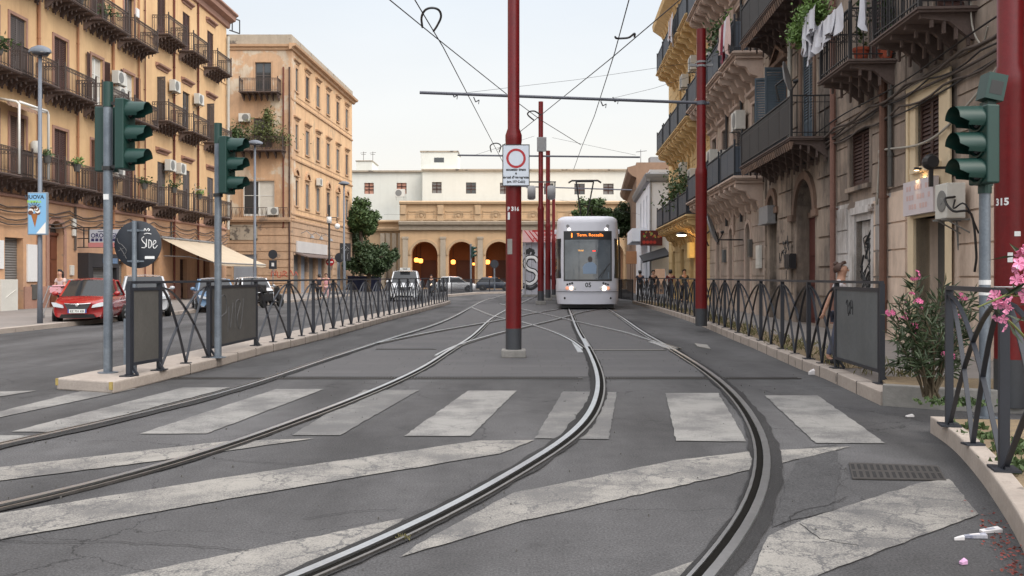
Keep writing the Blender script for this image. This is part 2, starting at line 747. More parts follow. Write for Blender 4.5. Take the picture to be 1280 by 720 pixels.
# tram bed paving: rows of dark setts laid between the tracks beyond the drain
m = mat('track_paving', (.10, .097, .10), rough=.85, var=.25, scale=.8, bump=.2, bscale=80)
nt = m.node_tree
bs = nt.nodes['Principled BSDF']
br = nt.nodes.new('ShaderNodeTexBrick')
br.inputs['Color1'].default_value = (.10, .096, .098, 1)
br.inputs['Color2'].default_value = (.075, .073, .077, 1)
br.inputs['Mortar'].default_value = (.055, .053, .053, 1)
br.inputs['Scale'].default_value = 1.0
br.inputs['Mortar Size'].default_value = .008
br.inputs['Brick Width'].default_value = .9
br.inputs['Row Height'].default_value = .45
tcn = nt.nodes.new('ShaderNodeTexCoord')
nt.links.new(tcn.outputs['Object'], br.inputs[0])
mxx = nt.nodes.new('ShaderNodeMix')
mxx.data_type = 'RGBA'
mxx.inputs[0].default_value = .55
src = bs.inputs['Base Color'].links[0].from_socket
nt.links.new(src, mxx.inputs[6])
nt.links.new(br.outputs[0], mxx.inputs[7])
nt.links.new(mxx.outputs[2], bs.inputs['Base Color'])
M_TPAVE = m

# ------------------------------------------------------------------ rails
def gpath(px, z=0.0, per=5, step=.35, ext0=0, ext1=0):
    pts = [G(x, y, z) for x, y in px]
    pts = smooth_path(resample(spline(pts, per), .3), 14)
    pts = resample(pts, step)
    if ext0:
        d = (pts[0] - pts[1]).normalized()
        pts = [pts[0] + d * ext0] + pts
    if ext1:
        d = (pts[-1] - pts[-2]).normalized()
        pts = pts + [pts[-1] + d * ext1]
    for p in pts:
        p.z = 0
    return pts


RR = [(765, 390), (778, 398), (805, 417), (840, 437), (880, 462), (915, 490), (940, 520), (956, 550), (962, 572), (960, 602), (950, 640), (935, 670), (912, 702), (893, 724), (858, 760)]
RL = [(711, 386), (720, 410), (732, 433), (742, 455), (748, 480), (742, 510), (725, 537), (695, 562), (640, 593), (570, 637), (500, 672), (395, 717), (330, 742)]
LR = [(668, 371.5), (625, 392), (590, 421), (560, 440), (530, 460), (485, 482), (430, 505), (375, 526), (320, 546), (283, 560), (189, 590), (94, 616), (0, 636), (-90, 655)]
LL = [(622, 371.5), (603, 377), (560, 400), (480, 427), (395, 455), (320, 481), (236, 505), (118, 533), (0, 560), (-120, 586)]
bed = MB()
paths = {}
for key, px, ext in (('RR', RR, 26), ('RL', RL, 26), ('LR', LR, 20), ('LL', LL, 20)):
    paths[key] = gpath(px, ext0=ext, ext1=1.5)
pb = MB()
A = [p for p in paths['LL'] if 13.0 < p.y < 60]
B = [p for p in paths['RR'] if 13.0 < p.y < 60]
A.sort(key=lambda p: p.y)
B.sort(key=lambda p: p.y)


def at_y(path, y):
    for i in range(len(path) - 1):
        a, b = path[i], path[i + 1]
        if a.y <= y <= b.y:
            return a.x + (b.x - a.x) * (y - a.y) / max(b.y - a.y, 1e-6)
    return path[0].x if y < path[0].y else path[-1].x


yy = [13.05 + .8 * k for k in range(44)]
pb.grid([[(at_y(A, y), y, .004), (at_y(B, y), y, .004)] for y in yy])
part('road_paving', pb, M_TPAVE, kind='structure')


def ragged(mb, pts, o0, o1, z, amp, seed):
    r = random.Random(seed)
    pts = resample(pts, .12)
    n = len(pts)
    A_, B_ = [], []
    ja = jb = 0
    for i, p in enumerate(pts):
        d = pts[min(i + 1, n - 1)] - pts[max(i - 1, 0)]
        d = Vector((d.x, d.y)).normalized()
        q = Vector((d.y, -d.x))
        ja = ja * .7 + r.uniform(-amp, amp) * .6
        jb = jb * .7 + r.uniform(-amp, amp) * .6
        A_.append((p.x + q.x * (o0 + ja), p.y + q.y * (o0 + ja), z))
        B_.append((p.x + q.x * (o1 + jb), p.y + q.y * (o1 + jb), z))
    mb.grid([B_, A_])


near = lambda ps, y: [p for p in ps if p.y < y]
bz = .012
for key, o0, o1, seed in (('RR', -.11, .12, 1), ('RL', -.115, .1, 2), ('LR', -.11, .06, 3), ('LL', -.1, .05, 4)):
    b = MB()
    ragged(b, near(paths[key], 40), o0, o1, bz, .02, seed)
    part('road_bitumen_strip', b, M_BITU, kind='structure')


def rail(name, pts, label, side, guard=True, w_=.052, mats=None, z=0.016):
    """grooved tram rail: running head, groove and guard lip; side +1 = groove to the right of travel"""
    t = thing('tram_rail', label, 'rail', (0, 0, 0))
    h = MB()
    ribbon(h, pts, -w_ / 2, w_ / 2, z - .012, z1=z + .014)
    part('running_head', h, M_RAIL, t, auto=True)
    if guard:
        gr = MB()
        a, b = (w_ / 2, w_ / 2 + .05) if side > 0 else (-w_ / 2 - .05, -w_ / 2)
        ribbon(gr, pts, a, b, z)
        part('groove', gr, M_RAILD, t)
        lp = MB()
        a, b = (w_ / 2 + .05, w_ / 2 + .07) if side > 0 else (-w_ / 2 - .07, -w_ / 2 - .05)
        ribbon(lp, pts, a, b, z - .01, z1=z + .008)
        part('guard_lip', lp, M_RAIL if pts is paths['RR'] else M_LIP, t, auto=True)
    return t


rail('r', paths['RR'], 'outermost shiny tram rail curving toward the right kerb', 1)
rail('r', paths['RL'], 'bright tram rail sweeping left from beneath the tram across the crosswalk', -1)
rail('r', paths['LR'], 'inner rail of the left tram track, passing just left of the near red mast', -1)
rail('r', paths['LL'], 'outermost rail of the left tram track, nearest the left railing', 1)
C1 = [(470, 430.5), (540, 416), (600, 405.5), (640, 398), (665, 392.5), (690, 388.5), (711, 384)]
C2 = [(545, 446), (566, 435), (600, 424), (633, 415), (667, 407), (690, 401.5), (709, 396.5), (724, 391.5), (752, 386)]
C3 = [(846, 437), (810, 426), (783, 417), (750, 409.5), (714, 401.5), (675, 392), (651, 387), (625, 380.5)]
C4 = [(727, 437), (716, 428), (702, 420.5), (685, 413.5), (667, 407.8), (648, 402.5), (620, 397), (600, 389.5), (590, 385)]
for px, lb in ((C1, 'crossover rail leaving the left track outer rail toward the tram'), (C2, 'crossover rail leaving the left track inner rail behind the near red mast'),
               (C3, 'long crossover rail leaving the right track outer rail toward the left'), (C4, 'crossover rail leaving the right track inner rail toward the left')):
    rail('r', gpath(px), lb, 1, True, .05, z=.02)
# switch plates at the points
sw = 0
for quad, lb in (([(712, 424), (718, 428), (729, 441), (722, 441)], 'triangular steel switch plate beside the rail in front of the tram'),
                 ([(810, 428), (822, 428), (846, 438), (834, 437)], 'pale steel switch plate by the right track outer rail'),
                 ([(728, 424), (732, 424), (738, 434), (731, 434)], 'small steel switch plate on the tram side of the points'),
                 ([(884, 432), (868, 430), (872, 434), (888, 437)], 'square pale access plate in the asphalt right of the tracks')):
    b = MB()
    pts = [G(x, y) for x, y in quad]
    b.prism([(p.x, p.y) for p in pts], .006, .02)
    single('switch_plate', b, M_RAIL if sw != 3 else M_CONC, lb, 'rail plate')
    sw += 1
# drain channels across the track
for n_, (xa, xb, y, hw, lb) in enumerate(((205, 728, 473.5, .07, 'long slotted drain channel across the left tracks'), (752, 1000, 473.5, .07, 'slotted drain channel right of the bright rail'),
                                          (735, 832, 438, .13, 'short pale drain grating between the right rails'), (470, 545, 437, .06, 'thin drain grating between the left rails'))):
    t = thing('drain_channel', lb, 'drain', G(xa, y))
    a, b_ = G(xa, y), G(xb, y)
    q = MB()
    q.box(0, b_.x - a.x, -hw, hw, .004, .014)
    part('frame', q, M_IRON, t)
    q = MB()
    k = 0
    x = .02
    while x < b_.x - a.x - .06:
        q.box(x, x + .018, -hw * .62, hw * .62, .0145, .017)
        x += .04
    part('slot_grating', q, M_RAILD if n_ != 2 else M_CONC, t)

# ------------------------------------------------------------------ painted stripes
def stripes(quads, m, z, name):
    b = MB()
    for q in quads:
        pts = [G(x, y) for x, y in q]
        out = []
        for i, p in enumerate(pts):
            d = pts[(i + 1) % len(pts)] - p
            n_ = max(1, int(d.length / .09))
            s_ = Vector((d.y, -d.x, 0)).normalized()
            for k in range(n_):
                out.append(p + d * (k / n_) + s_ * (RND.gauss(0, .005) if k else 0))
        b.poly([(p.x, p.y, z) for p in out])
    part(name, b, m, kind='structure')


stripes([[(-120, 545), (110, 487.5), (172, 486), (-120, 548)], [(0, 490), (46, 489), (-60, 506), (-60, 499)], [(14, 540.5), (229, 485), (288, 485), (71, 541)],
         [(-120, 556), (0, 545), (47, 545.5), (-60, 568)], [(175, 543), (345, 487), (405, 487), (258, 543)],
         [(505, 546), (585, 489), (646, 489), (588, 546)], [(845, 552), (832, 492), (898, 492), (933, 553)], [(1020, 555), (956, 495), (1022, 495), (1107, 555)]], M_PAINT, .008, 'road_crosswalk')
stripes([[(365, 545), (455, 488), (524, 488), (425, 545)], [(668, 549), (704, 490), (771, 491), (761, 550)]], M_PAINTF, .008, 'road_crosswalk')
stripes([[(-120, 601), (0, 585), (283, 552.5), (392, 549), (190, 578), (0, 602), (-120, 617)], [(-120, 662), (0, 643), (320, 592), (600, 551.5), (668, 551), (625, 568), (570, 577), (320, 619), (0, 676), (-120, 697)],
         [(60, 747), (160, 720), (320, 687), (505, 649), (480, 672), (420, 705), (340, 747)],
         [(500, 698), (520, 683), (640, 618), (840, 577), (940, 565), (1065, 559), (985, 578), (940, 588), (740, 633), (640, 656)],
         [(930, 740), (960, 672), (1000, 653), (1153, 604), (1186, 600), (1223, 644), (1024, 720), (990, 745)], [(770, 740), (880, 697), (868, 716), (846, 742)]], M_PAINTC, .008, 'road_diagonal_markings')
# asphalt repair trenches
stripes([[(985, 600), (1005, 560), (1045, 556), (1050, 598), (1040, 640), (985, 652), (965, 660)], [(300, 700), (420, 676), (440, 684), (320, 712)]], M_ASPH2, .005, 'road_repair_patch')
# thin white lane line on the left road, by the railing
stripes([[(400, 424), (560, 371), (563, 371), (408, 424)]], M_PAINTF, .006, 'road_lane_line')
rr0 = random.Random(77)
for px in ([(-20, 676), (60, 680), (140, 679), (198, 682), (255, 684), (312, 691)], [(262, 573), (300, 577), (360, 581), (410, 583)], [(1000, 656), (1020, 672), (1040, 679), (1072, 683)], [(975, 660), (1000, 640), (1030, 634), (1060, 622)], [(380, 650), (440, 641), (500, 637)]):
    q = resample(spline([G(x, y) for x, y in px], 6), .05)
    q = [p + Vector((rr0.gauss(0, .006), rr0.gauss(0, .009), 0)) for p in q]
    b = MB()
    ribbon(b, q, -.003, .0035, .0095)
    part('road_crack', b, M_BITU, kind='structure')
# iron grate near the right kerb
t = thing('drain_grate', 'rusty slotted iron drain grate set in the asphalt by the right kerb', 'drain grate', G(1120, 591))
q = [G(1061, 580), G(1172, 584), G(1183, 602), G(1066, 600)]
b = MB()
o_ = G(1120, 591)
b.prism([(p.x - o_.x, p.y - o_.y) for p in q], .004, .012)
part('grate_frame', b, M_IRON, t)
b = MB()
for i in range(14):
    for j in range(2):
        f0, f1 = (i + .2) / 14, (i + .75) / 14
        g0, g1 = (.08, .45) if j == 0 else (.55, .92)
        pts = []
        for f, gg in ((f0, g0), (f1, g0), (f1, g1), (f0, g1)):
            pts.append((q[0] * (1 - f) + q[1] * f) * (1 - gg) + (q[3] * (1 - f) + q[2] * f) * gg - o_)
        b.poly([(p.x, p.y, .0125) for p in pts])
part('slots', b, M_BITU, t)
# ------------------------------------------------------------------ kerbs and pavements
KZ = .15
M_DKMETAL = mat('railing_paint', srgb(42, 45, 53), rough=.5, var=.2, scale=3, metal=.0)
M_PANEL = mat('panel_grey', srgb(96, 100, 102), rough=.6, var=.25, scale=2.5, streak=.35)
M_PANELD = mat('panel_dark', srgb(90, 88, 85), rough=.6, var=.25, scale=2.5, streak=.35)
M_GRAF = mat('spray_black', (.02, .02, .022), rough=.6, var=.2, scale=5)
M_GRAFG = mat('spray_grey', (.10, .10, .105), rough=.6, var=.2, scale=5)
M_WHITE = mat('white_paint', (.72, .72, .72), rough=.5, var=.08)
M_YELLOW = mat('yellow_mark', (.40, .30, .10), rough=.8, var=.3, scale=20)

LPOST = [(-4.89, 11.75), (-4.79, 12.5), (-4.78, 14.5), (-4.72, 16.95), (-4.56, 18.8), (-4.46, 20.65), (-4.37, 22.5), (-4.30, 24.6), (-4.23, 26.6), (-4.17, 28.7), (-4.09, 30.7), (-4.0, 32.6),
         (-3.91, 34.5), (-3.82, 36.5), (-3.74, 38.4), (-3.66, 40.5), (-3.58, 42.4), (-3.5, 44.2), (-3.45, 46.2), (-3.43, 48.7)]
# left island with its kerb stones
r = [(-4.83, 11.15)] + [(x + .17, y) for x, y in LPOST[2:]] + [(-3.45, 49.8), (-3.9, 50.4)]
l = [(-4.6, 50.0)] + [(x - .75, y) for x, y in LPOST[:1:-1]] + [(-5.72, 11.55)]
b = MB()
b.prism(r + l, 0, KZ)
part('pavement_island', b, M_KERB, kind='structure', bevel=.02)
b = MB()
for y0 in range(13, 49, 1):
    x0 = at_y([Vector((p[0], p[1], 0)) for p in r[:-1]], y0 + .4)
    b.box(x0 - .2, x0 + .0025, y0 + .394, y0 + .406, 0, KZ + .002)
part('pavement_kerb_joints', b, M_IRON, kind='structure')
b = MB()
b.box(-4.88, -4.84, 11.135, 11.16, .05, .145)
b.box(-5.725, -5.69, 11.535, 11.56, .06, .146)
part('pavement_kerb_paint', b, M_YELLOW, kind='structure')
# far island in front of the station
b = MB()
pts = [G(562, 371), G(600, 367.5), G(640, 366.5), G(690, 366)]
ribbon(b, pts, 0, -.5, 0, z1=KZ)
part('pavement_far_kerb', b, M_KERB, kind='structure')

# left pavement in front of the houses
def vline(c, vpx, Y):
    return c + (vpx - CX) / FL * Y


b = MB()
ky = [14, 20, 26, 32, 40, 50, 60, 68]
b.prism([(vline(-13.4, 660, y), y) for y in ky] + [(vline(-20.6, 660, y), y) for y in ky[::-1]], 0, .12)
part('pavement_left', b, M_PAVE, kind='structure', bevel=.02)
b = MB()
ribbon(b, [Vector((vline(-13.4, 660, y), y, 0)) for y in ky], -.01, .28, 0, z1=.122)
part('pavement_left_kerb', b, M_KERB, kind='structure')
b = MB()
b.prism([(-15.9, 68.5), (-22.5, 69), (-24, 71.5), (-17.0, 71.2), (-16.1, 94), (-15.0, 94)], 0, .12)
part('pavement_corner', b, M_PAVE, kind='structure', bevel=.02)

# right pavement
RPOST = [(4.38, 10.9), (4.50, 12.75), (4.58, 14.2), (4.76, 16.2), (4.95, 18.3), (5.14, 20.9), (5.32, 23.0), (5.50, 25.1), (5.66, 27.2), (5.79, 29.2), (5.9, 31.3), (6.0, 33.3), (6.09, 35.3), (6.17, 37.3), (6.24, 39.3),
         (6.30, 41.4), (6.36, 43.4), (6.42, 45.4), (6.47, 47.5)]
FX = lambda y: .052 * y + 6.62
k_in = [(4.08, 10.15)] + [(x - .14, y) for x, y in RPOST[1:]] + [(6.36, 48.6)]
b = MB()
b.prism(k_in + [(7.0, 50), (FX(56), 56), (FX(50), 50), (FX(30), 30), (FX(10.2), 10.2)], 0, KZ)
part('pavement_right', b, M_PAVE, kind='structure', bevel=.02)
b = MB()
kv = [Vector((p[0], p[1], 0)) for p in k_in]
ribbon(b, kv, -.012, .2, 0, z1=KZ + .004)
part('pavement_right_kerb', b, M_KERB, kind='structure', bevel=.012)
b = MB()
for i in range(1, 40):
    y0 = 10.2 + i * .95
    x0 = at_y(kv, y0)
    b.box(x0 - .016, x0 + .19, y0 - .006, y0 + .006, 0, KZ + .006)
part('pavement_right_kerb_joints', b, M_IRON, kind='structure')
b = MB()
ribbon(b, kv[1:], .2, .85, KZ + .006)
part('soil_strip', b, M_SOIL, kind='structure')
b = MB()
b.prism([(FX(2), 2), (FX(10.2), 10.2), (5.4, 10.2), (5.6, 8.9), (5.3, 2)], 0, .06)
part('pavement_near', b, M_PAVE, kind='structure')
# concrete planter bed at the end of the railing
b = MB()
pl = [Vector((4.08, 10.13, 0)), Vector((4.6, 9.78, 0)), Vector((5.2, 9.55, 0)), Vector((6.1, 9.55, 0))]
ribbon(b, pl, -.12, 0, 0, z1=.235)
t = single('planter_bed', b, M_CONC, 'low grey concrete planter wall around the oleander bush', 'planter', (0, 0, 0), bevel=.012)
b = MB()
b.prism([(4.2, 10.25), (4.62, 9.9), (5.2, 9.67), (6.1, 9.67), (6.2, 10.9), (4.5, 11.3)], .1, .2)
part('soil_bed', b, M_SOIL, kind='structure')
# near kerb peninsula
nk = smooth_path(resample(spline([G(1163, 541), G(1190, 560), G(1225, 600), G(1255, 645), G(1280, 690), G(1320, 790)], 5), .2), 4)
for p in nk:
    p.z = 0
b = MB()
ribbon(b, nk, -.13, 0.0, 0, z1=.15)
part('pavement_near_kerb', b, M_KERB, kind='structure', bevel=.012)
b = MB()
b.prism([(p.x + .1, p.y) for p in nk] + [(6.2, 3.2), (6.0, 8.5), (4.6, 8.35)], 0, .125)
part('soil_near', b, M_SOIL, kind='structure')

# ------------------------------------------------------------------ railings of crossing arcs
def railing(name, posts, label, top, z0=KZ, panels=(), group=None, bars=True, base=True):
    t = thing(name, label, 'railing', (posts[0][0], posts[0][1], z0), group)
    hgt = top - z0
    for x, y in posts:
        i = posts.index((x, y))
        a = Vector(posts[max(i - 1, 0)])
        c = Vector(posts[min(i + 1, len(posts) - 1)])
        d = (c - a).normalized()
        q = MB(Matrix(((d.x, -d.y, 0), (d.y, d.x, 0), (0, 0, 1))))
        q.box(-.028, .028, -.03, .03, 0, hgt)
        q.box(-.1, .1, -.08, .08, .001, .016)
        for sx in (-.075, .075):
            q.box(sx - .012, sx + .012, -.012, .012, .016, .035)
        part('post', q, M_DKMETAL, t, (x, y, z0))
    q = MB()
    pr = [Vector((x - posts[0][0], y - posts[0][1], 0)) for x, y in posts]
    ribbon(q, pr, -.028, .028, hgt, z1=hgt + .035)
    part('top_rail', q, M_DKMETAL, t)
    for i in range(len(posts) - 1):
        a, c = Vector((*posts[i], z0)), Vector((*posts[i + 1], z0))
        d = c - a
        q = MB()
        if i in panels:
            n = Vector((d.y, -d.x, 0)).normalized()
            m1 = d.length
            e = d.normalized()
            fr = Matrix(((e.x, n.x, 0), (e.y, n.y, 0), (0, 0, 1)))
            q = MB(fr)
            q.box(.04, m1 - .04, -.02, .02, .17, hgt - .09)
            p_ = part('panel', q, M_PANELD if a.x < 0 else M_PANEL, t, a)
            f = MB(fr)
            f.box(.03, m1 - .03, -.032, .032, .13, .17)
            f.box(.03, m1 - .03, -.032, .032, hgt - .09, hgt - .05)
            for u in (.03, m1 - .06):
                f.box(u, u + .03, -.032, .032, .17, hgt - .09)
            f.obox((.05, 0, .14), (.05, .09, .01), .03, .03)
            f.obox((m1 - .05, 0, .14), (m1 - .05, .09, .01), .03, .03)
            part('panel_frame', f, M_DKMETAL, t, a)
            continue
        if not bars:
            f = MB()
            k = 1
            while k * .12 < d.length:
                f.obox(d * (k * .12 / d.length), d * (k * .12 / d.length) + Vector((0, 0, hgt)), .015, .015)
                k += 1
            part('bars', f, M_DKMETAL, t, a)
            continue
        n = 9
        for (s0, s1, pw) in ((0, 1, 1.75), (1, 0, 1.75), (0, .5, 1.55), (1, .5, 1.55)):
            pts = []
            for k in range(n + 1):
                f = k / n
                # leaves the post top almost level, ends steep at the foot
                uu = s0 + (s1 - s0) * math.sin(f * math.pi / 2) ** 1.0 if False else s0 + (s1 - s0) * f
                zz = (hgt - .05) * (1 - f ** pw) if pw else 0
                pts.append(d * (.015 + .97 * uu) + Vector((0, 0, max(zz, .01))))
            for k in range(n):
                q.obox(pts[k], pts[k + 1], .014, .034, up=(d.y, -d.x, 0))
        mid = d * .5
        q.box(mid.x - .07, mid.x + .07, mid.y - .05, mid.y + .05, .001, .014)
        part('arched_bars', q, M_DKMETAL, t, a)
    return t


railing('railing', LPOST, 'long dark railing of crossing arcs on the left island beside the road', 1.33, panels=(0, 2))
railing('railing', RPOST, 'long dark railing of crossing arcs along the right pavement', 1.335, panels=(0,))
railing('railing', [(3.73, 7.85), (3.235, 6.05), (2.86, 4.35)], 'short railing of crossing arcs on the near right kerb, under pink blossom', 1.31)
fp = [G(564, 370), G(590, 367.5), G(612, 366.6), G(636, 366)]
railing('railing', [(p.x, p.y) for p in fp], 'distant straight-barred railing before the station, left of the near red mast', 1.2, bars=False)
fp = [(6.47, 49.3), (6.3, 53), (6.15, 57), (6.1, 62)]
railing('railing', fp, 'distant straight-barred railing right of the tram', 1.25, bars=False)


def scribble(mb, fn, strokes, wdt, mi=None):
    for s_ in strokes:
        pts = [fn(*p) for p in spline([Vector((x, y)) for x, y in s_], 5)]
        mb.tube(pts, wdt, 4, mi)


def scrib2(fn):
    return lambda v: fn(v[0], v[1])


# graffiti on the left panel boards and right panel
def panel_graf(i, posts, strokes, u0, v0, s, m, label):
    a, c = Vector((*posts[i], KZ)), Vector((*posts[i + 1], KZ))
    e = (c - a).normalized()
    n = Vector((e.y, -e.x, 0))
    if n.dot(a) > 0:
        n = -n
    b = MB()
    for st in strokes:
        b.tube([e * (u0 + p.x * s) + n * .0215 + Vector((0, 0, v0 + p.y * s)) for p in spline([Vector(q) for q in st], 5)], .008, 4)
    par = [o for o in bpy.data.objects if o.type == 'EMPTY' and o.name.startswith('railing') and (WL[o.name] - Vector((posts[0][0], posts[0][1], KZ))).length < .01][0]
    part('graffiti', b, m, par, a)


panel_graf(2, LPOST, [[(0, 0), (.2, .9), (.6, 1.0), (.7, .6), (.3, .45)], [(.8, 0), (.9, .7), (1.0, .1), (1.25, .8)], [(1.4, .1), (1.5, .8), (1.9, .8), (1.6, .3), (1.9, .05), (2.2, .9)]], .35, .35, .75 * .8, M_GRAFG, '')
panel_graf(0, RPOST, [[(0, 0), (.05, .8), (.4, .9), (.3, .4), (.1, .5)], [(.5, 0), (.55, .8), (.8, .5), (.6, .3), (.9, -.1)], [(1.0, 0), (1.1, .9), (1.4, .7), (1.05, .45)]], 1.05, .78, .2, M_GRAF, '')

# ------------------------------------------------------------------ traffic lights
M_GALV = mat('galvanised', srgb(128, 136, 144), rough=.5, metal=.35, var=.2, scale=5, col2=srgb(98, 106, 116))
M_TLG = mat('signal_green', srgb(24, 60, 54), rough=.45, var=.15, scale=4)
M_LENS = mat('dark_lens', (.02, .022, .022), rough=.15, var=0)
M_BAND = mat('black_band', (.02, .02, .02), rough=.5, var=0)


def signal_head(par, loc, ang, h=.86, n=3):
    """head looking along ang (plan angle from +X), centre back at loc"""
    c, s_ = math.cos(ang), math.sin(ang)
    M = Matrix(((c, -s_, 0), (s_, c, 0), (0, 0, 1)))
    b = MB(M)
    wd = .145
    b.box(0, .13, -wd, wd, 0, h)
    b.box(-.03, 0, -.05, .05, .1, h - .1)
    hd = part('signal_head', b, M_TLG, par, loc, bevel=.025)
    for k in range(n):
        zc = h / n * (k + .5)
        v = MB(M)
        # visor: open half tube
        rows = []
        for i in range(15):
            a = rad(-35 + 250 * i / 14)
            ln = .26 if 0 <= math.degrees(a) <= 180 else .16
            rows.append([Vector((.12, .13 * math.cos(a), zc + .13 * math.sin(a))), Vector((.13 + ln, .118 * math.cos(a), zc + .118 * math.sin(a)))])
        v.grid(rows)
        rows2 = [[p * 1.0 for p in r_] for r_ in rows]
        v.grid([[Vector((p.x, p.y * .95, zc + (p.z - zc) * .95)) for p in r_] for r_ in rows])
        v.lathe((.12, 0, zc), [(.122, 0), (.122, .03), (.105, .03)], 16, axis='x', cap=False)
        part('visor', v, M_TLG, hd, loc, auto=True)
        q = MB(M)
        q.lathe((.128, 0, zc), [(.1, 0), (.07, .018), (.001, .026)], 16, axis='x')
        part('lens', q, M_LENS, hd, loc, smooth=True)
    return hd


def signal_pole(px, py, z0, top_px, label, r=.055):
    base = G(px, py, z0)
    t = thing('traffic_light', label, 'traffic light', base)
    top = P(px, top_px, base.y).z - z0
    b = MB()
    b.tube([(0, 0, 0), (0, 0, top)], r, 14)
    b.lathe((0, 0, 0), [(r + .07, 0), (r + .07, .012), (r + .01, .015)], 14)
    part('pole', b, M_GALV, t, auto=True)
    return t, base, top


# left, near
t, base, top = signal_pole(135, 466, KZ, 132, 'galvanised traffic light pole with two dark green heads at the tip of the left island', .058)
b = MB()
b.tube([(0, 0, top - .02), (0, 0, top + .31)], .065, 14)
part('pole_cap', b, M_TLG, t, auto=True)
S = FL / base.y
z = lambda y: H - (y - HY) / S
signal_head(t, (base.x + .19, base.y - .06, z(213)), rad(-8), z(126) - z(213))
signal_head(t, (base.x - .08, base.y + .12, z(213)), rad(100), z(131) - z(213))
b = MB()
b.obox((0, 0, z(129) - KZ), (.2, -.05, z(131) - KZ), .05, .04)
b.obox((0, 0, z(209) - KZ), (.2, -.05, z(209) - KZ), .05, .04)
b.lathe((0, 0, z(213) - KZ), [(.062, 0), (.075, .0), (.075, .05), (.062, .05)], 14)
part('bracket', b, M_BAND, t)
b = MB()
b.box(-.035, .035, -.062, -.058, z(250) - KZ, z(243) - KZ)
part('sticker', b, M_WHITE, t)
# left, second
t, base, top = signal_pole(272.5, 447, KZ, 178, 'traffic light on the left island beside the wider grey board panel', .055)
S = FL / base.y
b = MB()
b.tube([(0, 0, top - .02), (0, 0, top + .3)], .062, 14)
part('pole_cap', b, M_TLG, t, auto=True)
signal_head(t, (base.x + .1, base.y - .05, z(243)), rad(-12), z(172) - z(243))
b = MB()
for yy_ in (176, 240):
    b.obox((0, 0, z(yy_) - KZ), (.12, -.03, z(yy_) - KZ), .05, .05)
b.lathe((0, 0, z(246) - KZ), [(.06, 0), (.075, 0), (.075, .05), (.06, .05)], 14)
part('bracket', b, M_BAND, t)
# right
t, base, top = signal_pole(1231, 522, .06, 238, 'traffic light on the right with a detector box on top', .052)
S = FL / base.y
hd = signal_head(t, (base.x - .0, base.y - .1, z(232)), rad(188), z(136) - z(232))
b = MB()
b.tube([(0, 0, top - .03), (0, 0, top + .05)], .062, 14)
b.box(-.03, .05, -.06, .04, top + .04, top + .85)
part('bracket', b, M_TLG, t)
b = MB(Matrix.Rotation(rad(12), 3, 'Y'))
b.box(-.1, .08, -.09, .09, 0, .25)
b.box(-.07, .05, -.092, -.09, .05, .18, 1)
b.box(-.04, .04, -.04, .04, -.12, .02)
dz = z(129)
part('detector_box', b, [M_TLG, M_BAND], t, (base.x + .0, base.y - .1, dz), bevel=.012)
b = MB()
for (ya, yb) in ((356, 350), (369, 364)):
    b = MB()
    b.lathe((0, 0, z(ya) - .06), [(.0535, 0), (.0535, z(yb) - z(ya))], 14, cap=False)
    part('sticker', b, M_WHITE, t)
b = MB()
b.ball((-.035, -.098, .0), .012, n=6)
part('indicator_lamp', b, mat('green_led', (.1, .8, .2), emit=4, var=0), t, (base.x, base.y - .1, z(230)))

# ------------------------------------------------------------------ red masts
M_RED = mat('mast_red', srgb(116, 17, 21), rough=.4, var=.2, scale=2.5, col2=srgb(96, 14, 18), spec=.4, streak=.35, streakcol=srgb(60, 16, 18), bump=.1, bscale=25)
M_MASTG = mat('mast_base_grey', srgb(62, 64, 68), rough=.55, var=.15, scale=4)
M_SIGNB = mat('sign_face', srgb(205, 212, 222), rough=.45, var=.05)
M_SRED = mat('sign_red', srgb(170, 30, 36), rough=.45, var=.05)
M_SBLK = mat('sign_black', (.02, .02, .022), rough=.5, var=0)
M_GREYBOX = mat('grey_box', srgb(140, 140, 142), rough=.6, var=.15)
M_WIRE = mat('wire_dark', (.05, .05, .055), rough=.5, metal=.3, var=0)


def mast(px, py, label, r0, r1, zj, ztop, block=.0, zb=.55, zbase=0):
    base = G(px, py, zbase)
    t = thing('catenary_mast', label, 'tram mast', base)
    b = MB()
    b.lathe((0, 0, 0), [(r0, block + zb), (r0, zj - .15), (r0 * 1.06, zj - .1), (r0 * 1.06, zj), (r1, zj + .12), (r1, ztop)], 24)
    part('shaft', b, M_RED, t, auto=True)
    b = MB()
    b.lathe((0, 0, 0), [(r0 * 1.02, block), (r0 * 1.02, block + zb)], 24)
    part('painted_foot', b, M_MASTG, t, auto=True)
    if block:
        b = MB()
        k = r0 * 1.55
        b.box(-k, k, -k, k, 0, block)
        part('footing', b, M_CONC, t, bevel=.02)
    return t, base


def wrap(mb, s, size, r, z0, a0, bold=0, mi=None):
    """lettering bent round a vertical shaft, centred at plan angle a0"""
    text_on(mb, s, size, lambda x, zz: (r * math.cos(a0 + x / r), r * math.sin(a0 + x / r), z0 + zz), bold=bold, mi=mi)


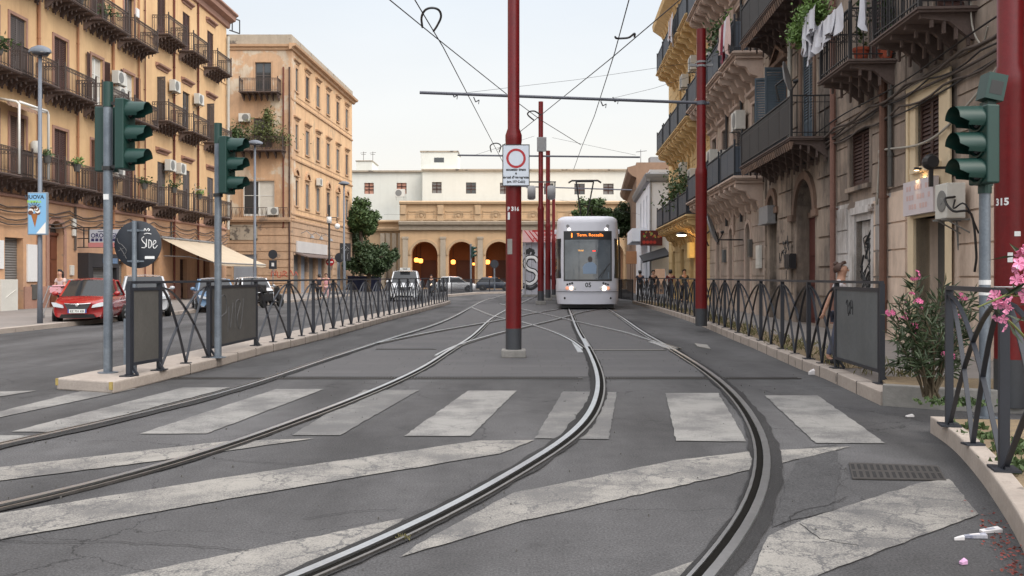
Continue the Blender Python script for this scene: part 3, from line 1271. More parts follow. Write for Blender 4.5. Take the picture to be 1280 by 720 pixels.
# near centre mast with the tram-only sign
mA, bA = mast(642, 446.5, 'near red catenary mast with a tram sign, standing between the tracks', .143, .106, 0, 0, 0) if False else mast(642, 446.5, 'near red catenary mast with a tram sign, standing between the tracks', .138, .105, 3.92, 9.5, .14, .37)
S = FL / bA.y
b = MB()
wrap(b, 'P 316', .098, .1395, z(264), rad(-94), .004)
part('number', b, M_WHITE, mA)
b = MB()
for (a0, a1, y0, y1) in ((-138, -118, 266, 275), (-142, -100, 299, 318)):
    b = MB()
    rows = [[(.14 * math.cos(rad(a0 + (a1 - a0) * q / 4)), .14 * math.sin(rad(a0 + (a1 - a0) * q / 4)), z(yy_)) for q in range(5)] for yy_ in (y1, y0)]
    b.grid(rows)
    part('sticker', b, M_WHITE if y0 < 280 else M_CONC, mA)
sx0, sx1, sy0, sy1 = 628, 662, 180.5, 232.5
p0, p1 = P(sx0, sy1, bA.y - .2), P(sx1, sy0, bA.y - .2)
sg = thing('road_sign', 'blue-white rectangular sign with a red ring on the near red mast', 'road sign', ((p0.x + p1.x) / 2, bA.y - .2, p0.z))
W_, H_ = p1.x - p0.x, p1.z - p0.z
b = MB()
b.box(-W_ / 2, W_ / 2, 0, .02, 0, H_)
part('plate', b, M_SIGNB, sg, bevel=.008)
b = MB()
e_ = .014
for (x0, x1, z0_, z1_) in ((-W_ / 2, W_ / 2, 0, e_), (-W_ / 2, W_ / 2, H_ - e_, H_), (-W_ / 2, -W_ / 2 + e_, e_, H_ - e_), (W_ / 2 - e_, W_ / 2, e_, H_ - e_)):
    b.box(x0, x1, -.004, -.001, z0_, z1_)
part('border', b, M_SBLK, sg)
b = MB()
rr = W_ * .36
cz = H_ * .665
rows = []
for i in range(41):
    a = 2 * math.pi * i / 40
    rows.append([(rr * math.cos(a), -.003, cz + rr * math.sin(a)), (rr * .76 * math.cos(a), -.003, cz + rr * .76 * math.sin(a))])
b.grid(rows)
part('red_ring', b, M_SRED, sg)
b = MB()
for s_, zz, szz in (('eccetto tram', .27, .066), ('e', .205, .066), ("mezzi d'emergenza", .135, .058), ('(art. 177 C.d.S.)', .06, .05)):
    text_on(b, s_, szz, lambda x, q_, zz=zz: (x, -.003, zz * H_ / .735 * 1.0 + q_), bold=.003)
part('lettering', b, M_SBLK, sg)
b = MB()
for zz in (.12, .6):
    b.box(-.16, .16, .02, .045, zz, zz + .04)
part('clamp', b, M_GREYBOX, sg)

# right mast carrying the cantilever tube across the tracks
mB, bB = mast(876.5, 407.3, 'slim red mast on the right pavement edge carrying the long cross arm', .148, .118, 2.5 * 1.6, 7.68, 0, .45, KZ)
mB_top = H + (346 - 36) * bB.y / FL
S = FL / bB.y
za = z(129) - KZ
b = MB()
b.tube([(.2, 0, za), ((527 - 876.5) / S, -.5, z(120.5) - KZ + .0)], .04, 8)
b.lathe((0, 0, za - .05), [(.13, 0), (.13, .1)], 16)
part('cross_arm', b, mat('arm_grey', srgb(92, 94, 104), rough=.5, var=.1), mB, auto=True)
b = MB()
for yy_ in (79, 84):
    b.lathe((0, 0, z(yy_) - KZ), [(.135, 0), (.135, .05)], 16)
b.box(-.3, .3, -.03, .03, z(83) - KZ, z(80) - KZ)
part('wire_clamp', b, M_GREYBOX, mB)
# big mast at the right edge
mC, bC = mast(1263, 508, 'thick red mast at the right edge behind the pink blossom', .155, .128, 3.45, 8.5, 0, .5, .06)
S = FL / bC.y
b = MB()
wrap(b, '315', .1, .157, z(257) - .06, rad(-150), .004)
part('number', b, M_WHITE, mC)
b = MB()
for (a0, a1, y0, y1) in ((-128, -110, 316, 328), (-105, -82, 290, 296), (-100, -75, 332, 337)):
    b = MB()
    b.grid([[(.1565 * math.cos(rad(a)), .1565 * math.sin(rad(a)), z(yy_) - .06) for a in (a0, (a0 + a1) / 2, a1)] for yy_ in (y1, y0)])
    part('sticker', b, M_WHITE, mC)
b = MB()
b.lathe((0, 0, z(359) - .06), [(.1565, 0), (.1565, .01)], 24, cap=False)
part('sticker', b, M_WHITE, mC)
# two further masts behind one another near the tram
mD, bD = mast(676, 381, 'red mast with grey box and insulator drums, left of the tram', .16, .12, 4.9, 10.3, .2, .5)
S = FL / bD.y
b = MB()
b.box(-.2, .28, -.2, -.12, z(190), z(172))
part('grey_box', b, M_GREYBOX, mD, bevel=.02)
mE, bE = mast(685, 375.5, 'darker red mast standing just behind the one with drums', .16, .13, 4.5, 9.0, .15, .5)
b = MB()
for sx in (-.48, .52):
    b = MB()
    b.lathe((sx - .2, -.3, z(241.5)), [(.30, 0), (.36, .08), (.36, .3), (.30, .4)], 18, axis='x')
    part('insulator_drum', b, M_GREYBOX, mD, auto=True)
b = MB()
b.box(-.75, .75, -.34, -.28, z(229), z(227.5))
for sx in (-.7, .7):
    b.box(sx - .03, sx + .03, -.34, -.28, z(236), z(229))
part('drum_frame', b, M_MASTG, mD)
mF, bF = mast(692, 371.5, 'short red mast behind the pair left of the tram', .14, .11, 4.0, 7.7, .15, .4)
# further cross arms
for m_, bs_, pts in ((mD, bD, ((572, 194), (800, 196.5))), (mF, bF, ((650, 233), (790, 237.5)))):
    S = FL / bs_.y
    b = MB()
    b.tube([((pts[0][0] - (676 if m_ is mD else 692)) / S, 0, z(pts[0][1])), ((pts[1][0] - (676 if m_ is mD else 692)) / S, 0, z(pts[1][1]))], .045, 8)
    part('cross_arm', b, MATS['arm_grey'], m_, auto=True)

# ------------------------------------------------------------------ overhead wires
def wire(pts, label, r=.009, name='overhead_wire', group=None, m=None):
    b = MB()
    o_ = pts[0]
    b.tube([p - o_ for p in pts], r, 5)
    return single(name, b, m or M_WIRE, label, 'wire', o_, group, smooth=True)


def at_z(px, py, zz):
    Y = (zz - H) * FL / (HY - py)
    return P(px, py, Y)


def ext(a, c, e0, e1):
    d = (c - a)
    return [a - d * e0, a, c, c + d * e1]


WZ = 6.15
def contact(p, label):
    pts = [at_z(x, y, WZ) for x, y in p]
    d0 = (pts[0] - pts[1]).normalized()
    wire([pts[0] + d0 * 14] + pts, label, .011)


contact([(519, 0.5), (554, 59), (597, 142), (622, 190), (636, 217)], 'contact wire over the left track, steeper of the left pair')
contact([(488, 0.5), (545, 47), (640, 123), (676, 150), (726, 181)], 'crossing contact wire from upper left toward the tram')
contact([(786, 0.5), (768, 67), (743, 145), (727, 184), (717, 212)], 'contact wire over the tram track, right of the near mast')
contact([(846, 3), (765, 72), (676, 144), (622, 187)], 'crossing contact wire from the right balconies toward the left')
# jumper loops
for pts, lb in (([(528, 34), (527, 22), (531, 13), (540, 10), (549, 13), (551, 22), (546, 33), (542, 39)], 'looped jumper cable joining the two left wires'),
                ([(769, 46), (771, 48), (778, 48), (786, 47), (793, 42), (793, 46)], 'hooked jumper cable joining the two right wires'),
                ([(667, 150), (660, 144), (661, 140), (668, 139), (675, 143)], 'small jumper loop beside the distant mast top'),
                ([(614, 190), (613, 182), (620, 179), (626, 182), (624, 190)], 'small jumper loop left of the tram sign')):
    wire(spline([at_z(x, min(y, 330), WZ) for x, y in pts], 5), lb, .022)
# fine span wires
for a, c, lb in (((565, 118), (868, 78), 'thin span wire from the arm to the right mast'), ((765, 123), (868, 94), 'thin short span wire at the right end of the arm')):
    A_, C_ = P(*a, 26.6), P(*c, 27.3)
    wire([A_, A_.lerp(C_, .5) - Vector((0, 0, .05)), C_], lb, .005)
for a, c, ya, yc, lb in (((868, 80), (1010, 20), 27.3, 26, 'thin wire tying the right mast to the balcony wall'), ((590, 195), (668, 170), 46, 47, 'thin stay left of the mast with drums'), ((690, 172), (795, 194), 47, 46, 'thin stay right of the mast with drums'),
                         ((700, 250), (800, 268), 62, 60, 'faint span wire above the tram roof'), ((480, 268), (668, 268), 70, 62, 'faint span wire across the station front')):
    A_, C_ = P(*a, ya), P(*c, yc)
    wire([A_, C_], lb, .007)
# wire fittings on the arms
fit = 0
for x, y, Y, lb in ((592, 124, 26.2, 'wire clamp under the long arm, left'), (751, 129, 26.8, 'wire clamp under the long arm, right'), (565, 118, 26.3, 'stay bracket on the left end of the long arm'), (766, 124, 26.8, 'stay bracket on the long arm, right of the wires')):
    q = MB()
    q.obox((0, 0, .06), (.06, 0, -.08), .03, .03)
    q.obox((.06, 0, -.08), (.16, 0, -.02), .025, .025)
    q.obox((.16, 0, -.02), (.14, 0, -.14), .02, .02)
    single('wire_clamp', q, M_WIRE, lb, 'wire fitting', P(x, y, Y))

# ------------------------------------------------------------------ street lamps and signs on the left
M_LAMPG = mat('lamp_grey', srgb(110, 116, 126), rough=.5, metal=.2, var=.15)
def street_lamp(px, py, z0, top, label, hw=.55, tilt=0, hx=.0, r=.06):
    base = G(px, py, z0)
    t = thing('street_lamp', label, 'street lamp', base)
    S = FL / base.y
    zt = H - (top - HY) / S - z0
    b = MB()
    b.tube([(0, 0, 0), (0, 0, 1.0), (0, 0, zt)], [r * 1.3, r * 1.1, r * .8], 10)
    part('pole', b, M_LAMPG, t, smooth=True)
    b = MB()
    rows = []
    for i in range(7):
        f = i / 6
        ww = hw * .42 * (1 - .55 * f ** 2)
        rows.append([Vector((hx + hw * math.cos(2 * math.pi * j / 16) * (1 - .75 * f ** 2.2), ww * math.sin(2 * math.pi * j / 16), .2 * f ** .8)) for j in range(16)])
    b.grid(rows, closed=True)
    b.poly(rows[-1])
    part('lamp_head', b, M_LAMPG, t, base + Vector((0, 0, zt)), smooth=True)
    b = MB()
    b.lathe((hx, 0, 0), [(hw * .78, 0), (hw * .6, -.08), (.01, -.1)], 16)
    part('lamp_glass', b, mat('lamp_glass', srgb(60, 60, 64), rough=.2, var=0), t, base + Vector((0, 0, zt)), smooth=True)
    return t, base, S


t, base, S = street_lamp(50, 404, .12, 66, 'grey street lamp on the left pavement carrying the ice cream poster', .33)
ad = thing('advert_panel', 'blue advertising panel with an ice cream cone on the lamp pole', 'advert', base)
x0, x1 = (38 - 50) / S, (62.5 - 50) / S
za, zb = H - (294 - HY) / S - .12, H - (241 - HY) / S - .12
b = MB()
b.box(x0, x1, -.16, -.06, za, zb)
part('frame', b, mat('ad_frame', srgb(130, 140, 150), rough=.4, var=.1), ad, bevel=.015)
m = mat('ad_blue', srgb(120, 168, 205), rough=.4, var=.0)
nt = m.node_tree
bs = nt.nodes['Principled BSDF']
b = MB()
b.poly([(x0 + .03, -.163, za + .03), (x1 - .03, -.163, za + .03), (x1 - .03, -.163, zb - .03), (x0 + .03, -.163, zb - .03)])
part('poster', b, m, ad)
W_ = x1 - x0
cx = (x0 + x1) / 2 - .08
b = MB()
b.mi = 0
hz = zb - za
b.poly([(cx - .1, -.166, za + .5 * hz), (cx + .1, -.166, za + .5 * hz), (cx + .02, -.166, za + .17 * hz)])
b.mi = 1
rr = random.Random(3)
for k in range(9):
    a = math.pi * k / 8
    b.poly([(cx + .13 * math.cos(a + i * 1.05) * .6 + .1 * math.cos(a), -.1665 - k * .0004, za + .52 * hz + .14 * math.sin(a) + .07 * math.sin(a + i * 1.05)) for i in range(6)], 1 if k % 2 else 2)
b.mi = 3
for k in range(7):
    a = math.pi * (.1 + .8 * k / 6)
    b.obox((cx, -.171, za + .62 * hz), (cx + .2 * math.cos(a), -.171, za + .62 * hz + .2 * math.sin(a)), .03, .004, 3)
b.poly([(x0 + .45 * W_, -.165, za + .04), (x1 - .04, -.165, za + .04), (x1 - .04, -.165, za + .3 * hz)], 1)
part('cone_picture', b, [mat('wafer', srgb(160, 100, 50), var=.2), mat('cream', srgb(228, 222, 216), var=.05), mat('ice_brown', srgb(110, 70, 50), var=.2), mat('ice_dark', srgb(80, 52, 40), var=.2)], ad)
b = MB()
text_on(b, 'NUOVA', .15, lambda x, q_: (cx + x, -.1665, zb - .18 + q_), bold=.004)
part('poster_title', b, mat('poster_ink', srgb(50, 60, 70), var=0), ad)
b = MB()
text_on(b, 'FORMULA', .085, lambda x, q_: (cx + x, -.1665, zb - .29 + q_), bold=.004)
part('poster_subtitle', b, mat('poster_lime', srgb(150, 200, 60), var=0), ad)

street_lamp(318.5, 378, .12, 180, 'tall thin street lamp in front of the corner house balcony', .42, r=.07)
street_lamp(430, 371, 0, 230, 'distant thin street lamp at the far corner of the orange house', .4, r=.07)
# round dark sign seen from behind, on the island tip
base = G(168, 466, KZ)
t = thing('road_sign', 'large round road sign seen from behind, dark with white scribbles', 'road sign', base)
S = FL / base.y
z = lambda y: H - (y - HY) / S
b = MB()
b.tube([(0, 0, 0), (0, 0, z(276) - KZ)], .032, 10)
part('pole', b, M_GALV, t, auto=True)
b = MB()
R_ = 29 / S
cz = z(305.5) - KZ
cxx = (170.5 - 168) / S
b.lathe((cxx, .045, cz), [(R_, 0), (R_ + .008, .006), (R_, .02)], 40, axis='y')
part('disc', b, mat('sign_back', srgb(42, 46, 54), rough=.55, var=.2, scale=3), t, auto=True)
b = MB()
for zz in (z(288) - KZ, z(326.5) - KZ):
    b.box(-.05, .05, .0, .044, zz - .015, zz + .015)
    b.box(-.11, .11, .036, .044, zz - .01, zz + .01)
part('clamp', b, M_GALV, t)
b = MB()
for st in ([(8, 10), (5, 7), (7, 3), (10, 0), (9, -4), (5, -4)], [(11, 7), (11, -3)], [(14, 6), (14, -4), (17, -2), (17, 4), (14, 6)], [(19, -1), (23, 3), (21, 5), (19, 0), (21, -5), (25, -1)], [(8, 17), (9, 20), (11, 17)], [(12, 18), (13, 20), (15, 18), (13, 17)],
           [(8, 13), (12, 14), (17, 13)]):
    b.tube([Vector((cxx + p.x / S, .04, cz + p.y / S)) for p in spline([Vector(q) for q in st], 4)], .006, 4)
b.box(cxx + 9 / S, cxx + 21 / S, .041, .0445, cz - 18 / S, cz - 14.5 / S)
part('graffiti', b, M_WHITE, t)
b = MB()
for st in ([(-26, 8), (-24, 2), (-20, 0)], [(-22, -4), (-17, -12), (-14, -18)], [(-20, 0), (-14, -8), (-18, -14)], [(-24, -8), (-16, -4)]):
    b.tube([Vector((cxx + p.x / S, .04, cz + p.y / S)) for p in spline([Vector(q) for q in st], 4)], .006, 4)
part('scratches', b, M_GRAFG, t)
# grey delineator stub by the island tip
b = MB()
b.box(-.035, .035, -.02, .02, 0, .78)
single('marker_post', b, M_GALV, 'short grey marker post behind the first railing panel', 'post', G(158, 462, .0) + Vector((0, 0, 0)))


def disc_sign(px, py, Y, r, front, ring, label, pole_to=None, extra=None):
    c = P(px, py, Y)
    t = thing('road_sign', label, 'road sign', (c.x, c.y, 0))
    b = MB()
    b.tube([(0, .05, 0), (0, .05, c.z + r * .8)], .035, 8)
    part('pole', b, M_GALV, t, auto=True)
    b = MB()
    b.lathe((0, 0, c.z), [(r, 0), (r, .02)], 24, axis='y')
    part('disc', b, front, t, auto=True)
    return t, c


t, c = disc_sign(341, 318, 66, .33, MATS['sign_back'], None, 'round sign seen from behind above a square sign, by the roller shutter')
b = MB()
b.box(-.28, .28, 0, .02, c.z - 1.05, c.z - .42)
part('plate', b, MATS['sign_back'], t)
b = MB()
b.box(-.09, .09, -.005, 0, c.z - .85, c.z - .6)
part('white_mark', b, M_WHITE, t)
t, c = disc_sign(412.5, 327.5, 80, .36, M_SRED, None, 'red no-entry sign with a white bar by the far shops')
b = MB()
b.box(-.25, .25, -.022, -.018 + .017, c.z - .06, c.z + .06)
part('white_bar', b, M_WHITE, t)
t, c = disc_sign(395, 326, 82, .3, M_SRED, None, 'smaller partly hidden red sign left of the no-entry sign')
b = MB()
b.box(-.18, .18, -.022, -.018 + .017, c.z - .05, c.z + .05)
part('white_bar', b, M_WHITE, t)
# black arrow board
c = P(431.5, 315, 78)
t = thing('direction_sign', 'black square direction board with white arrow strokes before the trees', 'road sign', (c.x, c.y, 0))
k = 78 / FL
b = MB()
b.tube([(0, .06, 0), (0, .06, c.z + .6)], .04, 8)
part('pole', b, M_GALV, t)
b = MB()
b.box(-6.8 * k, 6.8 * k, 0, .03, c.z - 11 * k, c.z + 11 * k)
part('plate', b, M_SBLK, t)
b = MB()
for a_, c_ in (((-5, 4), (0, 9)), ((5, 4), (0, 9)), ((-5, 4), (5, 2)), ((-4, -9), (-4, -2)), ((-1, -9), (-1, 0)), ((3, -9), (3, -3)), ((3, -3), (5, 0)), ((-1, 0), (2, 5))):
    b.obox((a_[0] * k, -.004, c.z + a_[1] * k), (c_[0] * k, -.004, c.z + c_[1] * k), .07, .006)
part('arrows', b, M_WHITE, t)
t, c = disc_sign(424.5, 322, 79, .42, MATS['sign_back'], None, 'round sign seen from behind, left of the black direction board')
# camera post
base = Vector(G(411.5, 372))
t = thing('camera_post', 'slim dark post with a white dome camera in front of the orange house', 'camera post', base)
S = FL / base.y
z = lambda y: H - (y - HY) / S
b = MB()
b.tube([(0, 0, 0), (0, 0, z(256))], .07, 8)
b.tube([(0, 0, z(272)), (.5, 0, z(272)), (.55, 0, z(279))], .035, 6)
part('pole', b, M_SBLK, t)
b = MB()
b.ball((.55, 0, z(283)), .2, n=10)
b.box(-.15, .15, -.1, .1, z(279), z(271))
part('camera_dome', b, M_WHITE, t, smooth=True)
# distant signals near the station
for px, py, top, Y, lb in ((588.5, 370, 305, 78, 'distant traffic light pole in front of the station arches'), (618, 366, 326, 92, 'distant sign pole in front of the third arch')):
    c = P(px, py, Y)
    t = thing('traffic_light' if top == 305 else 'road_sign', lb, 'traffic light' if top == 305 else 'road sign', (c.x, c.y, 0))
    S = FL / Y
    b = MB()
    b.tube([(0, 0, 0), (0, 0, H - (top - HY) / S)], .08, 8)
    part('pole', b, M_GALV, t)
    if top == 305:
        signal_head(t, (c.x + .1, c.y, H - (322 - HY) / S), rad(-20), .95)
    else:
        b = MB()
        b.lathe((0, -.1, H - (330 - HY) / S), [(.42, 0), (.42, .02)], 20, axis='y')
        part('disc', b, MATS['sign_back'], t)
# ------------------------------------------------------------------ materials for houses
M_ORANGE = mat('orange_plaster', srgb(219, 185, 140), rough=.92, var=.1, scale=.35, col2=srgb(210, 174, 130), streak=.4, streakcol=srgb(166, 124, 94), soot=(srgb(176, 132, 98), .3), bump=.15, bscale=8)
M_ORTRIM = mat('pink_stone_trim', srgb(166, 128, 112), rough=.9, var=.2, scale=2, bump=.15, bscale=15)
M_ORBASE = mat('orange_plaster_lower', srgb(202, 158, 118), rough=.92, var=.14, scale=.5, col2=srgb(178, 142, 118), streak=.4, bump=.15, bscale=8, patch=(srgb(150, 128, 110), .63, .9))
M_SLAB = mat('balcony_stone', srgb(112, 96, 90), rough=.9, var=.3, scale=3, streak=.4, bump=.2, bscale=20)
M_IRONR = mat('balcony_iron', srgb(74, 62, 58), rough=.6, var=.2, scale=8)
M_SHUT = mat('shutter_brown', srgb(76, 48, 42), rough=.7, var=.2, scale=4)
M_SHUT2 = mat('shutter_faded', srgb(104, 78, 66), rough=.75, var=.25, scale=4, streak=.3)
M_SHUTG = mat('shutter_grey', srgb(96, 88, 86), rough=.7, var=.2, scale=4)
M_SHUTL = mat('shutter_palegrey', srgb(126, 124, 122), rough=.7, var=.2, scale=4)
M_FRAMEW = mat('window_white', srgb(214, 214, 210), rough=.5, var=.06)
M_GLASS = mat('window_glass', (.035, .04, .045), rough=.06, var=0, spec=.8)
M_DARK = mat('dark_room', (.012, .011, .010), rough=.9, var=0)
M_CURT = mat('curtain', srgb(205, 200, 190), rough=.9, var=.15, scale=4, stretch=4)
M_WOOD = mat('door_wood', srgb(112, 64, 44), rough=.55, var=.25, scale=4)
M_WOODD = mat('door_wood_dark', srgb(70, 44, 38), rough=.6, var=.25, scale=4)
M_ROLL = mat('roller_grey', srgb(118, 116, 114), rough=.6, var=.15, scale=2, streak=.3)
M_ROLLB = mat('roller_bluegrey', srgb(150, 156, 166), rough=.6, var=.12, scale=2, streak=.3)
M_PIPER = mat('pipe_rust', srgb(112, 56, 42), rough=.7, var=.25, scale=3)
M_PIPEO = mat('pipe_orange', srgb(176, 126, 92), rough=.8, var=.2, scale=2)
M_PIPEW = mat('pipe_white', srgb(190, 188, 180), rough=.7, var=.2, scale=2)
M_AC = mat('ac_white', srgb(205, 203, 196), rough=.5, var=.1)
M_ACF = mat('ac_grille', srgb(120, 120, 118), rough=.6, var=.1)
M_TERRA = mat('terracotta', srgb(140, 78, 58), rough=.9, var=.2, scale=6)
M_CABLE = mat('cable_grey', srgb(92, 82, 76), rough=.8, var=.2)
M_CABLEW = mat('cable_pale', srgb(170, 165, 155), rough=.8, var=.1)


def shutter_leaf(b, x0, x1, z0, z1, y, mi, pitch=.075, solid=.0, hinge=None):
    """louvred leaf in the plane y (thickness outward); hinge=(x, angle) swings it"""
    vs0 = len(b.v)
    fw = .055
    b.box(x0, x0 + fw, y, y + .04, z0, z1, mi)
    b.box(x1 - fw, x1, y, y + .04, z0, z1, mi)
    b.box(x0 + fw, x1 - fw, y, y + .04, z0, z0 + .1, mi)
    b.box(x0 + fw, x1 - fw, y, y + .04, z1 - .07, z1, mi)
    zs = z0 + .1
    if solid:
        zs = z0 + (z1 - z0) * solid
        b.box(x0 + fw, x1 - fw, y + .008, y + .03, z0 + .1, zs, mi)
        b.box(x0 + fw, x1 - fw, y, y + .04, zs, zs + .06, mi)
        zs += .06
    n = max(2, int((z1 - .07 - zs) / pitch))
    for k in range(n):
        zc = zs + (z1 - .07 - zs) * (k + .5) / n
        hh = (z1 - .07 - zs) / n
        b.add([(x0 + fw, y + .036, zc - hh * .45), (x1 - fw, y + .036, zc - hh * .45), (x1 - fw, y + .004, zc + hh * .5), (x0 + fw, y + .004, zc + hh * .5)], [(0, 1, 2, 3)], mi)
    if hinge:
        hx, ang = hinge
        for i in range(vs0, len(b.v)):
            p = b.v[i]
            dx, dy = p.x - hx, p.y - y
            b.v[i] = Vector((hx + dx * math.cos(ang) - dy * math.sin(ang), y + dx * math.sin(ang) + dy * math.cos(ang), p.z))


def door_leaf_glass(b, x0, x1, z0, z1, y, mf, mg, solid=.28):
    fw = .06
    b.box(x0, x0 + fw, y, y + .05, z0, z1, mf)
    b.box(x1 - fw, x1, y, y + .05, z0, z1, mf)
    b.box(x0 + fw, x1 - fw, y, y + .05, z1 - fw, z1, mf)
    zs = z0 + (z1 - z0) * solid
    b.box(x0 + fw, x1 - fw, y, y + .04, z0, zs, mf)
    zm = zs + (z1 - zs) * .55
    b.box(x0 + fw, x1 - fw, y, y + .045, zm, zm + .04, mf)
    b.poly([(x0 + fw, y + .015, zs), (x1 - fw, y + .015, zs), (x1 - fw, y + .015, z1 - fw), (x0 + fw, y + .015, z1 - fw)], mg)


def window(F, par, u, v, w, h, style='shut', dep=.22, mshut=None, surround=.0, msur=None, name='window', label=None, hood=None, sill=True):
    """a window or balcony door whose opening is u±w/2, v..v+h in facade F"""
    ms = mshut or M_SHUTG
    mats = [ms, M_FRAMEW, M_GLASS, M_DARK, msur or M_ORTRIM, M_CURT]
    b = MB(F.M)
    x0, x1 = -w / 2, w / 2
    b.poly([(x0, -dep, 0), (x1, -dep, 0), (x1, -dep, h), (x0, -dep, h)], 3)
    if style == 'shut':
        shutter_leaf(b, x0, 0, 0, h, -.08, 0, solid=.26 if name == 'balcony_door' else 0)
        shutter_leaf(b, 0, x1, 0, h, -.08, 0, solid=.26 if name == 'balcony_door' else 0)
    elif style == 'half':
        shutter_leaf(b, x0, 0, 0, h, -.08, 0, hinge=(x0, rad(100)))
        shutter_leaf(b, 0, x1, 0, h, -.08, 0)
        door_leaf_glass(b, x0, 0, 0, h, -.16, 0, 2)
    elif style == 'open':
        shutter_leaf(b, x0, 0, 0, h, .005, 0, hinge=(x0, rad(168)))
        shutter_leaf(b, 0, x1, 0, h, .005, 0, hinge=(x1, -rad(168)))
        door_leaf_glass(b, x0, 0, 0, h, -.16, 1, 5)
        door_leaf_glass(b, 0, x1, 0, h, -.16, 1, 5)
    elif style == 'glass':
        door_leaf_glass(b, x0, 0, 0, h, -.14, 0, 2, .06)
        door_leaf_glass(b, 0, x1, 0, h, -.14, 0, 2, .06)
    elif style == 'white':
        door_leaf_glass(b, x0, 0, 0, h, -.14, 1, 5, .06)
        door_leaf_glass(b, 0, x1, 0, h, -.14, 1, 2, .06)
    elif style == 'dark':
        door_leaf_glass(b, x0, 0, 0, h, -.17, 0, 2, .0)
    if surround:
        s = surround
        b.box(x0 - s, x0 - .003, -.02, .045, 0, h + s, 4)
        b.box(x1 + .003, x1 + s, -.02, .045, 0, h + s, 4)
        b.box(x0 - .003, x1 + .003, -.02, .045, h + .003, h + s, 4)
    if hood:
        b.prof([(0, h + hood), (.22, h + hood + .1), (.24, h + hood + .18), (0, h + hood + .24)], x0 - .28, x1 + .28, 4)
        b.prof([(0, h + hood - .1), (.06, h + hood - .08), (.1, h + hood - .002), (0, h + hood - .002)], x0 - .2, x1 + .2, 4)
    if sill and name == 'window':
        b.box(x0 - .12, x1 + .12, -.02, .12, -.1, -.003, 4)
    return part(name, b, mats, par, F.pt(u, 0, v), label=label)


BALC = {}


def balcony(F, par, u, v, Lh, D, kind='iron', sheet=None, rail_h=1.0, nb=None, key=None, label=None, mslab=None, mrail=None):
    """balcony slab with brackets, its railing a sub-part"""
    loc = F.pt(u, 0, v)
    ms, mr = mslab or M_SLAB, mrail or M_IRONR
    if key and key in BALC:
        return dup(BALC[key], loc, par, label)
    b = MB(F.M)
    if kind == 'iron':
        b.box(-Lh, Lh, .002, D, -.09, 0)
        b.box(-Lh - .03, Lh + .03, .002, D + .03, -.05, -.02)
        n = nb or 5
        for k in range(n):
            x = -Lh + .14 + (2 * Lh - .28) * k / (n - 1)
            b.prof([(.002, -.09), (D * .92, -.09), (D * .92, -.16), (D * .45, -.22), (.1, -.5), (.002, -.52)], x - .05, x + .05)
            for j in range(4):
                b.box(x - .035, x + .035, .1 + D * .2 * j, .14 + D * .2 * j, -.3 - .1 * (3 - j), -.1)
    else:
        b.box(-Lh, Lh, .002, D, -.14, 0)
        b.box(-Lh - .05, Lh + .05, .002, D + .05, -.1, -.03)
        b.box(-Lh + .08, Lh - .08, .002, D - .08, -.24, -.14)
        n = nb or 4
        for k in range(n):
            x = -Lh + .3 + (2 * Lh - .6) * k / (n - 1)
            pr = [(.002, -.24), (D * .9, -.24), (D * .92, -.36), (D * .8, -.46), (D * .55, -.5), (D * .5, -.6), (D * .42, -.74), (D * .2, -.8), (D * .16, -.95), (.08, -1.08), (.002, -1.1)]
            b.prof(pr, x - .13, x + .13)
    o = part('balcony', b, ms, par, loc, label=label, bevel=0 if kind == 'iron' else .015)
    r = MB(F.M)
    e = .04
    pts = [(-Lh + e, .02), (-Lh + e, D - e), (Lh - e, D - e), (Lh - e, .02)]
    for i in range(3):
        a, c = Vector((*pts[i], 0)), Vector((*pts[i + 1], 0))
        d = c - a
        up = Vector((0, 0, 1))
        r.obox(a + up * rail_h, c + up * rail_h, .045, .03)
        r.obox(a + up * .1, c + up * .1, .03, .02)
        r.obox(a + up * (rail_h - .16), c + up * (rail_h - .16), .02, .015)
        m_ = max(2, int(d.length / .125))
        for k in range(m_ + 1):
            p = a + d * (k / m_)
            r.obox(p, p + up * rail_h, .018, .018)
        if kind == 'iron' and not sheet:
            for k in range(m_):
                p = a + d * ((k + .5) / m_)
                dd = d.normalized()
                q = [p + up * (rail_h - .09) + dd * (.045 * math.cos(t_)) + up * (.055 * math.sin(t_)) for t_ in [i_ * math.pi / 3 for i_ in range(7)]]
                for s_ in range(6):
                    r.obox(q[s_], q[s_ + 1], .012, .012)
    for p in pts[1:3]:
        r.box(p[0] - .03, p[0] + .03, p[1] - .03, p[1] + .03, 0, rail_h + .1)
        r.ball((p[0], p[1], rail_h + .13), .045, n=6)
    if sheet:
        r.mi = 1
        for i in range(3) if sheet is not M_SHEETF else (1,):
            a, c = Vector((*pts[i], 0)), Vector((*pts[i + 1], 0))
            d = c - a
            nn = max(1, round(d.length / 1.3))
            for k in range(nn):
                p, q = a + d * ((k + .015) / nn), a + d * ((k + .985) / nn)
                r.obox(p + Vector((0, 0, .53)), q + Vector((0, 0, .53)), .012, .84)
        r.mi = 0
    part('railing', r, [mr, sheet] if sheet else mr, o, loc)
    if key:
        BALC[key] = o
    return o


M_SHEET = mat('balcony_sheet', srgb(76, 84, 96), rough=.6, var=.15, scale=1.5, streak=.3)
M_SHEETF = mat('balcony_sheet_dark', srgb(50, 47, 48), rough=.7, var=.2, scale=1.5, streak=.3)


